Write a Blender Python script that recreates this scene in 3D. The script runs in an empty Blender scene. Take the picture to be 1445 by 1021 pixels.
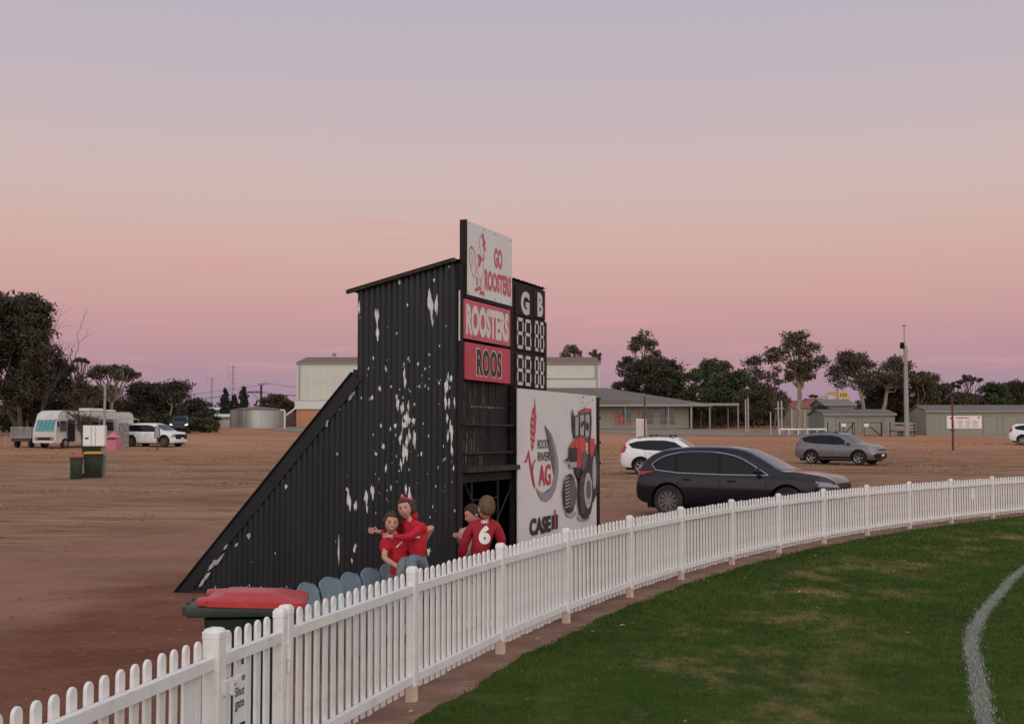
import bpy, bmesh, math, random
import numpy as np
from mathutils import Vector, Matrix, noise as mnoise
from mathutils.bvhtree import BVHTree

scene = bpy.context.scene
COL = scene.collection
RNG = random.Random(7)
R = math.radians

# ---------------------------------------------------------------- camera
FPX, EYE, PITCH = 1800.0, 2.0, math.atan(103.5 / 1800.0)
cam_data = bpy.data.cameras.new("camera")
cam = bpy.data.objects.new("camera", cam_data)
COL.objects.link(cam)
cam.location = (0, 0, EYE)
cam.rotation_euler = (math.pi / 2 + PITCH, 0, 0)
cam_data.sensor_width = 36.0
cam_data.lens = 36.0 * FPX / 1445.0
cam_data.clip_start = 0.1
cam_data.clip_end = 3000
scene.camera = cam

# ---------------------------------------------------------------- view
scene.view_settings.view_transform = 'Standard'
scene.view_settings.look = 'None'
scene.view_settings.exposure = 0.0
scene.view_settings.gamma = 1.0
scene.view_settings.use_curve_mapping = False
scene.cycles.max_bounces = 6
scene.cycles.diffuse_bounces = 3
scene.cycles.transparent_max_bounces = 8


def lin(r, g, b):
    def c(u):
        u /= 255.0
        return u / 12.92 if u <= 0.04045 else ((u + 0.055) / 1.055) ** 2.4
    return (c(r), c(g), c(b), 1.0)


# ---------------------------------------------------------------- dusk sky
SKY = [(-90, (120, 104, 104)), (-4, (142, 122, 144)), (0, (152, 132, 158)), (1.2, (160, 137, 160)), (2.6, (174, 143, 157)),
       (4.2, (192, 150, 154)), (6.0, (205, 161, 157)), (8.2, (210, 174, 166)), (10.5, (208, 183, 177)), (13, (202, 183, 184)),
       (16, (193, 181, 190)), (19.5, (185, 179, 190)), (35, (168, 172, 187)), (90, (134, 145, 168))]
world = bpy.data.worlds.new("World")
scene.world = world
world.use_nodes = True
nt = world.node_tree
nt.nodes.clear()


def N(tree, t, **kw):
    n = tree.nodes.new(t)
    for k, v in kw.items():
        setattr(n, k, v)
    return n


def math_node(tree, op, a, b=None, clamp=False):
    n = tree.nodes.new('ShaderNodeMath')
    n.operation = op
    n.use_clamp = clamp
    for i, s in enumerate((a, b)):
        if s is None:
            continue
        if isinstance(s, (int, float)):
            n.inputs[i].default_value = s
        else:
            tree.links.new(s, n.inputs[i])
    return n.outputs[0]


tc = N(nt, 'ShaderNodeTexCoord')
sep = N(nt, 'ShaderNodeSeparateXYZ')
nt.links.new(tc.outputs['Generated'], sep.inputs[0])
elev = math_node(nt, 'MULTIPLY', math_node(nt, 'ARCSINE', sep.outputs[2]), 180 / math.pi)
fac = math_node(nt, 'DIVIDE', math_node(nt, 'ADD', elev, 90.0), 180.0)
# warp 0..1 so that the low sky gets most of the ramp
ramp = N(nt, 'ShaderNodeValToRGB')
low = N(nt, 'ShaderNodeMapRange')
low.inputs['From Min'].default_value = -4
low.inputs['From Max'].default_value = 36
nt.links.new(elev, low.inputs['Value'])
nt.links.new(low.outputs[0], ramp.inputs[0])
cr = ramp.color_ramp
cr.interpolation = 'B_SPLINE'
stops = [s for s in SKY if -4 <= s[0] <= 35]
while len(cr.elements) < len(stops):
    cr.elements.new(0.5)
for e, (a, c) in zip(cr.elements, stops):
    e.position = (a + 4) / 40.0
    e.color = lin(*c)
hi = N(nt, 'ShaderNodeMapRange')
hi.inputs['From Min'].default_value = 30
hi.inputs['From Max'].default_value = 90
nt.links.new(elev, hi.inputs['Value'])
mix = N(nt, 'ShaderNodeMix', data_type='RGBA')
nt.links.new(hi.outputs[0], mix.inputs['Factor'])
nt.links.new(ramp.outputs[0], mix.inputs['A'])
mix.inputs['B'].default_value = lin(*SKY[-1][1])
# thin streaks of high cloud catching the last pink light
cmap = N(nt, 'ShaderNodeMapping')
cmap.inputs['Scale'].default_value = (5.0, 5.0, 60.0)
nt.links.new(tc.outputs['Generated'], cmap.inputs[0])
cn = N(nt, 'ShaderNodeTexNoise')
cn.inputs['Scale'].default_value = 1.3
cn.inputs['Detail'].default_value = 6
nt.links.new(cmap.outputs[0], cn.inputs['Vector'])
cs = N(nt, 'ShaderNodeMapRange', interpolation_type='SMOOTHSTEP')
cs.inputs['From Min'].default_value = 0.52
cs.inputs['From Max'].default_value = 0.80
cs.inputs['To Max'].default_value = 0.55
nt.links.new(cn.outputs['Fac'], cs.inputs['Value'])
band = N(nt, 'ShaderNodeMapRange', interpolation_type='SMOOTHSTEP')
band.inputs['From Min'].default_value = 14
band.inputs['From Max'].default_value = 5
nt.links.new(elev, band.inputs['Value'])
cfac = math_node(nt, 'MULTIPLY', cs.outputs[0], band.outputs[0])
cmix = N(nt, 'ShaderNodeMix', data_type='RGBA')
nt.links.new(cfac, cmix.inputs['Factor'])
nt.links.new(mix.outputs['Result'], cmix.inputs['A'])
cmix.inputs['B'].default_value = lin(218, 158, 158)
# the afterglow: the sky brightens smoothly towards the west, where the sun has just set (behind the camera)
dot = N(nt, 'ShaderNodeVectorMath', operation='DOT_PRODUCT')
nt.links.new(tc.outputs['Generated'], dot.inputs[0])
dot.inputs[1].default_value = (0.10, -0.99, 0.0)
west = N(nt, 'ShaderNodeMapRange', interpolation_type='SMOOTHSTEP')
west.inputs['From Min'].default_value = -0.80
west.inputs['From Max'].default_value = 1.0
west.inputs['To Min'].default_value = 1.0
west.inputs['To Max'].default_value = 2.05
nt.links.new(dot.outputs['Value'], west.inputs['Value'])
glow = N(nt, 'ShaderNodeMapRange', interpolation_type='SMOOTHSTEP')
glow.inputs['From Min'].default_value = -0.35
glow.inputs['From Max'].default_value = 1.0
glow.inputs['To Max'].default_value = 0.85
nt.links.new(dot.outputs['Value'], glow.inputs['Value'])
gmix = N(nt, 'ShaderNodeMix', data_type='RGBA')
nt.links.new(glow.outputs[0], gmix.inputs['Factor'])
nt.links.new(cmix.outputs['Result'], gmix.inputs['A'])
gmix.inputs['B'].default_value = lin(208, 203, 196)
bg = N(nt, 'ShaderNodeBackground')
nt.links.new(gmix.outputs['Result'], bg.inputs['Color'])
nt.links.new(west.outputs[0], bg.inputs['Strength'])
wo = N(nt, 'ShaderNodeOutputWorld')
nt.links.new(bg.outputs[0], wo.inputs[0])

# ---------------------------------------------------------------- what is left of the sun: a broad, weak, warm glow from behind
sun_data = bpy.data.lights.new("sun", 'SUN')
sun_data.energy = 0.38
sun_data.angle = R(60)
sun_data.color = (1.0, 0.93, 0.84)
sun = bpy.data.objects.new("sun", sun_data)
COL.objects.link(sun)
sun.rotation_euler = (R(62), 0, R(8))


# ================================================================ helpers
TERR = [(-400, 0), (0, 0), (33, 0.0), (46, 0.08), (59, 0.24), (67, 0.45), (82, 0.82), (98, 1.22), (120, 1.98), (134, 2.5), (146, 2.92), (165, 3.2), (220, 3.4), (1500, 3.5)]
_ty = np.array([t[0] for t in TERR], float)
_tz = np.array([t[1] for t in TERR], float)


def gz(y):
    return float(np.mean(np.interp([y - 4, y - 2, y, y + 2, y + 4], _ty, _tz)))


_cp, _sp = math.cos(PITCH), math.sin(PITCH)


def ray(px, py):
    u = (px - 722.5) / FPX
    v = (510.5 - py) / FPX
    return Vector((u, _cp - v * _sp, _sp + v * _cp))


def at(px, py, Y):
    """world point that lies at distance Y on the line of sight through a photo pixel"""
    d = ray(px, py)
    t = Y / d.y
    return Vector((d.x * t, Y, EYE + d.z * t))


def spot(px, py):
    """ground point seen at a photo pixel"""
    d = ray(px, py)
    lo, hi_ = 2.0, 1000.0
    y = 2.0
    while y < 1000:
        if EYE + d.z * (y / d.y) <= gz(y):
            break
        y *= 1.002
    return Vector((d.x * y / d.y, y, gz(y)))


def on_ground(px, Y):
    p = at(px, 600, Y)
    return Vector((p.x, Y, gz(Y)))


class MB:
    def __init__(self):
        self.v, self.f = [], []

    def add(self, vs, fs):
        o = len(self.v)
        self.v += [tuple(v) for v in vs]
        self.f += [tuple(i + o for i in f) for f in fs]
        return self

    def merge(self, other, M=None):
        vs = other.v if M is None else [M @ Vector(v) for v in other.v]
        return self.add(vs, other.f)

    def box(self, cx, cy, cz, sx, sy, sz, M=None, bev=0.0):
        x, y, z = sx / 2, sy / 2, sz / 2
        if bev <= 0:
            vs = [(-x, -y, -z), (x, -y, -z), (x, y, -z), (-x, y, -z), (-x, -y, z), (x, -y, z), (x, y, z), (-x, y, z)]
            fs = [(0, 3, 2, 1), (4, 5, 6, 7), (0, 1, 5, 4), (1, 2, 6, 5), (2, 3, 7, 6), (3, 0, 4, 7)]
        else:
            bm = bmesh.new()
            bmesh.ops.create_cube(bm, size=1.0)
            for v in bm.verts:
                v.co = Vector((v.co.x * sx, v.co.y * sy, v.co.z * sz))
            bmesh.ops.bevel(bm, geom=bm.edges[:], offset=bev, segments=2, profile=0.6, affect='EDGES')
            vs = [v.co.copy() for v in bm.verts]
            bm.verts.index_update()
            fs = [tuple(v.index for v in f.verts) for f in bm.faces]
            bm.free()
        T = Matrix.Translation((cx, cy, cz))
        if M is not None:
            T = T @ M
        return self.add([T @ Vector(v) for v in vs], fs)

    def bar(self, a, b, w, d, up=(0, 0, 1)):
        """box from a to b with width w (sideways) and depth d (along up)"""
        a, b = Vector(a), Vector(b)
        t = (b - a).normalized()
        u = Vector(up)
        s = t.cross(u)
        if s.length < 1e-4:
            s = t.cross(Vector((0, 1, 0)))
        s.normalize()
        u = s.cross(t)
        vs = []
        for p in (a, b):
            for i, j in ((-1, -1), (1, -1), (1, 1), (-1, 1)):
                vs.append(p + s * (w / 2 * i) + u * (d / 2 * j))
        return self.add(vs, [(0, 1, 2, 3), (7, 6, 5, 4), (0, 4, 5, 1), (1, 5, 6, 2), (2, 6, 7, 3), (3, 7, 4, 0)])

    def tube(self, pts, rad, n=8, cap=True):
        pts = [Vector(p) for p in pts]
        if isinstance(rad, (int, float)):
            rad = [rad] * len(pts)
        vs, fs = [], []
        up = None
        for i, p in enumerate(pts):
            t = (pts[min(i + 1, len(pts) - 1)] - pts[max(i - 1, 0)]).normalized()
            if up is None:
                up = t.orthogonal().normalized()
            up = (up - t * up.dot(t))
            if up.length < 1e-5:
                up = t.orthogonal()
            up.normalize()
            s = t.cross(up)
            for k in range(n):
                a = 2 * math.pi * k / n
                vs.append(p + (up * math.cos(a) + s * math.sin(a)) * rad[i])
        for i in range(len(pts) - 1):
            for k in range(n):
                k2 = (k + 1) % n
                fs.append((i * n + k, i * n + k2, (i + 1) * n + k2, (i + 1) * n + k))
        if cap:
            fs.append(tuple(range(n - 1, -1, -1)))
            fs.append(tuple((len(pts) - 1) * n + k for k in range(n)))
        return self.add(vs, fs)

    def prism(self, poly, axis, a, b):
        """extrude a 2D polygon along an axis: 'x' takes (y,z), 'y' takes (x,z), 'z' takes (x,y)"""
        n = len(poly)

        def P(p, t):
            return {'x': (t, p[0], p[1]), 'y': (p[0], t, p[1]), 'z': (p[0], p[1], t)}[axis]
        vs = [P(p, a) for p in poly] + [P(p, b) for p in poly]
        fs = [tuple(range(n - 1, -1, -1)), tuple(range(n, 2 * n))]
        fs += [(i, (i + 1) % n, n + (i + 1) % n, n + i) for i in range(n)]
        return self.add(vs, fs)

    def flat(self, poly, axis, t):
        n = len(poly)
        return self.add([{'x': (t, p[0], p[1]), 'y': (p[0], t, p[1]), 'z': (p[0], p[1], t)}[axis] for p in poly], [tuple(range(n))])

    def lathe(self, prof, n=24, axis='z', M=None):
        vs, fs = [], []
        for r, h in prof:
            for k in range(n):
                a = 2 * math.pi * k / n
                c, s = r * math.cos(a), r * math.sin(a)
                vs.append({'z': (c, s, h), 'y': (c, h, s), 'x': (h, c, s)}[axis])
        for i in range(len(prof) - 1):
            for k in range(n):
                k2 = (k + 1) % n
                fs.append((i * n + k, i * n + k2, (i + 1) * n + k2, (i + 1) * n + k))
        fs.append(tuple(range(n - 1, -1, -1)))
        fs.append(tuple((len(prof) - 1) * n + k for k in range(n)))
        if M is not None:
            vs = [M @ Vector(v) for v in vs]
        return self.add(vs, fs)

    def ball(self, c, r, nu=14, nv=10, M=None):
        if isinstance(r, (int, float)):
            r = (r, r, r)
        vs, fs = [], []
        for j in range(1, nv):
            ph = math.pi * j / nv
            for i in range(nu):
                th = 2 * math.pi * i / nu
                vs.append(Vector((r[0] * math.sin(ph) * math.cos(th), r[1] * math.sin(ph) * math.sin(th), r[2] * math.cos(ph))))
        vs.append(Vector((0, 0, r[2])))
        vs.append(Vector((0, 0, -r[2])))
        top, bot = len(vs) - 2, len(vs) - 1
        for j in range(nv - 2):
            for i in range(nu):
                i2 = (i + 1) % nu
                fs.append((j * nu + i, (j + 1) * nu + i, (j + 1) * nu + i2, j * nu + i2))
        for i in range(nu):
            i2 = (i + 1) % nu
            fs.append((top, i, i2))
            fs.append((bot, (nv - 2) * nu + i2, (nv - 2) * nu + i))
        T = Matrix.Translation(c)
        if M is not None:
            T = T @ M
        return self.add([T @ v for v in vs], fs)

    def build(self, name, mat, parent=None, smooth=False, fix=True):
        me = bpy.data.meshes.new(name)
        me.from_pydata([tuple(v) for v in self.v], [], self.f)
        if fix:
            bm = bmesh.new()
            bm.from_mesh(me)
            bmesh.ops.recalc_face_normals(bm, faces=bm.faces)
            bm.to_mesh(me)
            bm.free()
        return link(name, me, mat, parent, smooth)


def link(name, me, mat, parent=None, smooth=False):
    me.materials.clear()
    if mat is not None:
        me.materials.append(mat)
    if smooth:
        me.polygons.foreach_set('use_smooth', [True] * len(me.polygons))
        if smooth is not True:
            me.set_sharp_from_angle(angle=R(smooth))
    me.update()
    o = bpy.data.objects.new(name, me)
    COL.objects.link(o)
    if parent is not None:
        o.parent = parent
    return o


def raw_mesh(name, V, F4, mat, parent=None, smooth=False):
    """fast mesh from numpy arrays: V (n,3), F (m,k)"""
    me = bpy.data.meshes.new(name)
    V = np.asarray(V, np.float32)
    F4 = np.asarray(F4, np.int32)
    k = F4.shape[1]
    me.vertices.add(len(V))
    me.vertices.foreach_set('co', V.ravel())
    me.loops.add(F4.size)
    me.loops.foreach_set('vertex_index', F4.ravel())
    me.polygons.add(len(F4))
    me.polygons.foreach_set('loop_start', np.arange(0, F4.size, k, dtype=np.int32))
    me.update(calc_edges=True)
    return link(name, me, mat, parent, smooth)


def tag(o, label=None, cat=None, group=None, kind=None):
    if label:
        o['label'] = label
    if cat:
        o['category'] = cat
    if group:
        o['group'] = group
    if kind:
        o['kind'] = kind
    return o


def thing(name, label, cat, loc=(0, 0, 0), rz=0.0, group=None):
    o = bpy.data.objects.new(name, None)
    COL.objects.link(o)
    o.location = loc
    o.rotation_euler = (0, 0, rz)
    o.empty_display_size = 0.2
    return tag(o, label, cat, group)


def dup(root, loc, rz=None, label=None):
    def cp(o, parent):
        c = o.copy()
        COL.objects.link(c)
        if parent is not None:
            c.parent = parent
        for ch in list(o.children):
            cp(ch, c)
        return c
    c = cp(root, None)
    c.location = loc
    if rz is not None:
        c.rotation_euler = (0, 0, rz)
    if label:
        c['label'] = label
    return c


def share(name, src, parent, loc=None, rz=None):
    o = bpy.data.objects.new(name, src.data)
    COL.objects.link(o)
    o.parent = parent
    if loc is not None:
        o.location = loc
    if rz is not None:
        o.rotation_euler = (0, 0, rz)
    return o


# ---------------------------------------------------------------- materials
def mat(name, col, rough=0.7, metal=0.0, var=0.0, vscale=3.0, col2=None, bump=0.0, bscale=40.0, stretch=(1, 1, 1), spec=0.4,
        dirt=None, dirt_amt=0.0, dirt_scale=2.0, island=0.0, coat=0.0, emit=None, estr=0.0, trans=0.0, alpha=1.0, thr=(0.45, 0.7)):
    m = bpy.data.materials.new(name)
    m.use_nodes = True
    t = m.node_tree
    b = t.nodes['Principled BSDF']
    c = tuple(col) if len(col) == 4 else (*col, 1.0)
    b.inputs['Base Color'].default_value = c
    b.inputs['Roughness'].default_value = rough
    b.inputs['Metallic'].default_value = metal
    b.inputs['Specular IOR Level'].default_value = spec
    b.inputs['Coat Weight'].default_value = coat
    b.inputs['Transmission Weight'].default_value = trans
    b.inputs['Alpha'].default_value = alpha
    if emit is not None:
        b.inputs['Emission Color'].default_value = emit
        b.inputs['Emission Strength'].default_value = estr
    tcn = N(t, 'ShaderNodeTexCoord')
    mp = N(t, 'ShaderNodeMapping')
    mp.inputs['Scale'].default_value = stretch
    t.links.new(tcn.outputs['Object'], mp.inputs[0])
    cur = None

    def blend(fac_socket, a, bcol):
        mx = N(t, 'ShaderNodeMix', data_type='RGBA')
        t.links.new(fac_socket, mx.inputs['Factor'])
        if isinstance(a, tuple):
            mx.inputs['A'].default_value = a
        else:
            t.links.new(a, mx.inputs['A'])
        if isinstance(bcol, tuple):
            mx.inputs['B'].default_value = bcol
        else:
            t.links.new(bcol, mx.inputs['B'])
        return mx.outputs['Result']
    cur = c
    if var > 0 or col2 is not None:
        nz = N(t, 'ShaderNodeTexNoise')
        nz.inputs['Scale'].default_value = vscale
        nz.inputs['Detail'].default_value = 8
        nz.inputs['Roughness'].default_value = 0.62
        t.links.new(mp.outputs[0], nz.inputs['Vector'])
        mr = N(t, 'ShaderNodeMapRange')
        mr.inputs['From Min'].default_value = 0.3
        mr.inputs['From Max'].default_value = 0.7
        t.links.new(nz.outputs['Fac'], mr.inputs['Value'])
        if col2 is not None:
            c2 = tuple(col2) if len(col2) == 4 else (*col2, 1.0)
        else:
            c2 = tuple(min(1, x * (1 + var)) for x in c[:3]) + (1.0,)
            cur = tuple(x * (1 - var) for x in c[:3]) + (1.0,)
        cur = blend(mr.outputs[0], cur, c2)
    if dirt is not None:
        nz = N(t, 'ShaderNodeTexNoise')
        nz.inputs['Scale'].default_value = dirt_scale
        nz.inputs['Detail'].default_value = 10
        nz.inputs['Roughness'].default_value = 0.7
        t.links.new(mp.outputs[0], nz.inputs['Vector'])
        mr = N(t, 'ShaderNodeMapRange')
        mr.inputs['From Min'].default_value = thr[0]
        mr.inputs['From Max'].default_value = thr[1]
        mr.inputs['To Max'].default_value = dirt_amt
        t.links.new(nz.outputs['Fac'], mr.inputs['Value'])
        cur = blend(mr.outputs[0], cur, tuple(dirt) if len(dirt) == 4 else (*dirt, 1.0))
    if island > 0:
        g = N(t, 'ShaderNodeNewGeometry')
        hs = N(t, 'ShaderNodeHueSaturation')
        v = N(t, 'ShaderNodeMapRange')
        v.inputs['To Min'].default_value = 1 - island
        v.inputs['To Max'].default_value = 1 + island
        t.links.new(g.outputs['Random Per Island'], v.inputs['Value'])
        t.links.new(v.outputs[0], hs.inputs['Value'])
        if isinstance(cur, tuple):
            hs.inputs['Color'].default_value = cur
        else:
            t.links.new(cur, hs.inputs['Color'])
        cur = hs.outputs[0]
    if not isinstance(cur, tuple):
        t.links.new(cur, b.inputs['Base Color'])
    if bump > 0:
        nz = N(t, 'ShaderNodeTexNoise')
        nz.inputs['Scale'].default_value = bscale
        nz.inputs['Detail'].default_value = 6
        t.links.new(mp.outputs[0], nz.inputs['Vector'])
        bp = N(t, 'ShaderNodeBump')
        bp.inputs['Strength'].default_value = bump
        bp.inputs['Distance'].default_value = 0.02
        t.links.new(nz.outputs['Fac'], bp.inputs['Height'])
        t.links.new(bp.outputs[0], b.inputs['Normal'])
    return m


M = {}
M['white_paint'] = mat('white_paint', (0.78, 0.76, 0.74), 0.45, var=0.05, vscale=2.2, dirt=(0.46, 0.36, 0.28), dirt_amt=0.5, dirt_scale=7, thr=(0.50, 0.74))
M['post_foot'] = mat('post_foot', (0.62, 0.50, 0.40), 0.7, var=0.2, vscale=8)
M['black_iron'] = mat('black_iron', (0.0110, 0.0126, 0.0160), 0.44, var=0.35, vscale=3, bump=0.05, bscale=60, stretch=(1, 1, 0.25), spec=0.32)
M['black_timber'] = mat('black_timber', (0.016, 0.014, 0.013), 0.85, var=0.5, vscale=9, stretch=(1, 1, 0.2), dirt=(0.13, 0.09, 0.06), dirt_amt=0.6, dirt_scale=7, thr=(0.57, 0.72), bump=0.4)
M['raw_timber'] = mat('raw_timber', (0.045, 0.032, 0.024), 0.9, var=0.5, vscale=12, stretch=(1, 1, 0.15), dirt=(0.02, 0.018, 0.016), dirt_amt=0.9, dirt_scale=9, bump=0.4)
M['black_panel'] = mat('black_panel', (0.022, 0.016, 0.014), 0.7, spec=0.2, var=0.3, vscale=6, dirt=(0.10, 0.08, 0.07), dirt_amt=0.3, dirt_scale=14, thr=(0.55, 0.75))
M['black_steel'] = mat('black_steel', (0.014, 0.014, 0.015), 0.6, spec=0.2, var=0.3, vscale=10, dirt=(0.10, 0.05, 0.03), dirt_amt=0.4, dirt_scale=12)
M['flake'] = mat('flake', (0.62, 0.62, 0.60), 0.75, var=0.15, vscale=20)
M['sign_white'] = mat('sign_white', (0.74, 0.71, 0.69), 0.4, var=0.03, vscale=1.5, dirt=(0.52, 0.48, 0.44), dirt_amt=0.35, dirt_scale=3)
M['sign_cream'] = mat('sign_cream', (0.72, 0.66, 0.58), 0.45, var=0.05, vscale=2)
M['sign_red'] = mat('sign_red', (0.52, 0.055, 0.075), 0.4, var=0.10, vscale=2.5)
M['sign_red_pale'] = mat('sign_red_pale', (0.58, 0.10, 0.13), 0.45, var=0.10, vscale=2.5)
M['sign_black'] = mat('sign_black', (0.025, 0.024, 0.024), 0.5, var=0.1)
M['print_red'] = mat('print_red', (0.55, 0.035, 0.065), 0.4, var=0.05)
M['print_red_bright'] = mat('print_red_bright', (0.62, 0.07, 0.06), 0.4, var=0.1, vscale=9)
M['print_grey'] = mat('print_grey', (0.29, 0.27, 0.29), 0.4, var=0.06)
M['print_dark'] = mat('print_dark', (0.035, 0.030, 0.030), 0.45, var=0.6, vscale=22)
M['print_mid'] = mat('print_mid', (0.13, 0.11, 0.105), 0.45, var=0.5, vscale=25)
M['print_lite'] = mat('print_lite', (0.42, 0.40, 0.40), 0.45, var=0.3, vscale=14)
M['digit'] = mat('digit', (0.62, 0.58, 0.54), 0.5, var=0.08)
M['bin_green'] = mat('bin_green', (0.018, 0.032, 0.020), 0.5, var=0.15, vscale=4, dirt=(0.14, 0.09, 0.06), dirt_amt=0.25, dirt_scale=3)
M['bin_red'] = mat('bin_red', (0.46, 0.030, 0.035), 0.38, var=0.10, vscale=4, dirt=(0.50, 0.20, 0.17), dirt_amt=0.30, dirt_scale=2)
M['bin_yellow'] = mat('bin_yellow', (0.50, 0.27, 0.03), 0.45, var=0.1)
M['rubber'] = mat('rubber', (0.018, 0.017, 0.017), 0.85, var=0.2, dirt=(0.14, 0.09, 0.065), dirt_amt=0.3, dirt_scale=3)
M['seat_blue'] = mat('seat_blue', (0.155, 0.225, 0.270), 0.5, var=0.08, vscale=4, dirt=(0.3, 0.26, 0.22), dirt_amt=0.18, dirt_scale=4)
M['galv'] = mat('galv', (0.34, 0.34, 0.34), 0.45, metal=0.6, var=0.2, vscale=8)
M['galv_pole'] = mat('galv_pole', (0.30, 0.28, 0.26), 0.6, metal=0.2, var=0.2, vscale=5)
M['rust'] = mat('rust', (0.12, 0.04, 0.028), 0.85, var=0.5, vscale=8)
M['plastic_black'] = mat('plastic_black', (0.009, 0.009, 0.010), 0.6, spec=0.2, var=0.1)
M['chrome'] = mat('chrome', (0.36, 0.36, 0.38), 0.28, metal=0.9)
M['glass_dark'] = mat('glass_dark', (0.008, 0.009, 0.011), 0.06, spec=0.22)
M['glass_screen'] = mat('glass_screen', (0.06, 0.07, 0.085), 0.12, spec=0.25)
M['lamp_clear'] = mat('lamp_clear', (0.22, 0.22, 0.24), 0.12, spec=0.5)
M['lamp_red'] = mat('lamp_red', (0.42, 0.012, 0.02), 0.15, spec=0.6)
M['plate_white'] = mat('plate_white', (0.65, 0.65, 0.62), 0.4)
M['navy_paint'] = mat('navy_paint', (0.0045, 0.0055, 0.012), 0.16, coat=0.28, spec=0.28, dirt=(0.16, 0.105, 0.08), dirt_amt=0.06, dirt_scale=2.2)
M['silver_paint'] = mat('silver_paint', (0.165, 0.162, 0.175), 0.30, metal=0.5, coat=0.6, dirt=(0.2, 0.14, 0.11), dirt_amt=0.2, dirt_scale=2)
M['car_white'] = mat('car_white', (0.72, 0.72, 0.74), 0.25, coat=0.6, dirt=(0.45, 0.34, 0.27), dirt_amt=0.25, dirt_scale=2)
M['skin'] = mat('skin', (0.50, 0.26, 0.185), 0.5, var=0.13, vscale=14)
M['skin_pink'] = mat('skin_pink', (0.55, 0.27, 0.215), 0.5, var=0.13, vscale=14)
M['lip'] = mat('lip', (0.33, 0.10, 0.09), 0.5)
M['tooth'] = mat('tooth', (0.75, 0.70, 0.64), 0.3)
M['eye_dark'] = mat('eye_dark', (0.02, 0.014, 0.012), 0.2)
M['eye_white'] = mat('eye_white', (0.62, 0.58, 0.55), 0.3)
M['hair_brown'] = mat('hair_brown', (0.060, 0.032, 0.020), 0.6, var=0.5, vscale=30, stretch=(1, 1, .3), bump=0.5, bscale=90)
M['hair_dark'] = mat('hair_dark', (0.030, 0.018, 0.013), 0.6, var=0.5, vscale=30, stretch=(1, 1, .3), bump=0.5, bscale=90)
M['hair_light'] = mat('hair_light', (0.125, 0.068, 0.037), 0.6, var=0.4, vscale=30, stretch=(1, 1, .3), bump=0.5, bscale=90)
M['shirt_red'] = mat('shirt_red', (0.46, 0.010, 0.022), 0.8, var=0.18, vscale=9, bump=0.5, bscale=14)
M['jersey_red'] = mat('jersey_red', (0.30, 0.009, 0.020), 0.75, var=0.25, vscale=9, bump=0.6, bscale=14)
M['legging'] = mat('legging', (0.145, 0.175, 0.205), 0.8, var=0.1, vscale=9, bump=0.3, bscale=18)
M['shorts_dark'] = mat('shorts_dark', (0.025, 0.025, 0.035), 0.85, var=0.2)
M['shirt_pale'] = mat('shirt_pale', (0.42, 0.28, 0.30), 0.8, var=0.15)
M['ribbon'] = mat('ribbon', (0.66, 0.07, 0.15), 0.6, var=0.1)
M['print_shirt'] = mat('print_shirt', (0.75, 0.72, 0.70), 0.6)
M['paper'] = mat('paper', (0.76, 0.76, 0.76), 0.6, var=0.03)
# ================================================================ ground
CX, CY, FR = 47.06, -3.86, 49.75          # centre and radius of the curved fence line
A0 = math.atan2(6.654 - CY, -1.546 - CX)


def arc(s, off=0.0):
    """point at arc length s along the fence, off metres outside it (negative: on the oval)"""
    a = A0 - s / FR
    return Vector((CX + (FR + off) * math.cos(a), CY + (FR + off) * math.sin(a), 0))


def arc_rz(s):
    a = A0 - s / FR
    return a - math.pi / 2          # tangent direction of growing s


def tree_of(name, rough=0.9):
    m = bpy.data.materials.new(name)
    m.use_nodes = True
    t = m.node_tree
    b = t.nodes['Principled BSDF']
    b.inputs['Roughness'].default_value = rough
    b.inputs['Specular IOR Level'].default_value = 0.03
    return m, t, b


def tnoise(t, vec, scale, detail=8, rough=0.6, lo=0.35, hi=0.65, stretch=None, amt=1.0):
    if stretch:
        mp = N(t, 'ShaderNodeMapping')
        mp.inputs['Scale'].default_value = stretch
        t.links.new(vec, mp.inputs[0])
        vec = mp.outputs[0]
    n = N(t, 'ShaderNodeTexNoise')
    n.inputs['Scale'].default_value = scale
    n.inputs['Detail'].default_value = detail
    n.inputs['Roughness'].default_value = rough
    t.links.new(vec, n.inputs['Vector'])
    r = N(t, 'ShaderNodeMapRange', interpolation_type='SMOOTHSTEP')
    r.inputs['From Min'].default_value = lo
    r.inputs['From Max'].default_value = hi
    r.inputs['To Max'].default_value = amt
    t.links.new(n.outputs['Fac'], r.inputs['Value'])
    return r.outputs[0]


def tmix(t, fac, a, b):
    m = N(t, 'ShaderNodeMix', data_type='RGBA')
    if isinstance(fac, (int, float)):
        m.inputs['Factor'].default_value = fac
    else:
        t.links.new(fac, m.inputs['Factor'])
    for nm, s in (('A', a), ('B', b)):
        if isinstance(s, tuple):
            m.inputs[nm].default_value = s if len(s) == 4 else (*s, 1)
        else:
            t.links.new(s, m.inputs[nm])
    return m.outputs['Result']


def tstep(t, val, a, b, to=1.0):
    r = N(t, 'ShaderNodeMapRange', interpolation_type='SMOOTHSTEP')
    r.inputs['From Min'].default_value = a
    r.inputs['From Max'].default_value = b
    r.inputs['To Max'].default_value = to
    t.links.new(val, r.inputs['Value'])
    return r.outputs[0]


def radius_node(t, vec):
    s = N(t, 'ShaderNodeVectorMath', operation='DISTANCE')
    mp = N(t, 'ShaderNodeMapping')
    mp.inputs['Scale'].default_value = (1, 1, 0)
    t.links.new(vec, mp.inputs[0])
    t.links.new(mp.outputs[0], s.inputs[0])
    s.inputs[1].default_value = (CX, CY, 0)
    return s.outputs['Value']


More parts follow.
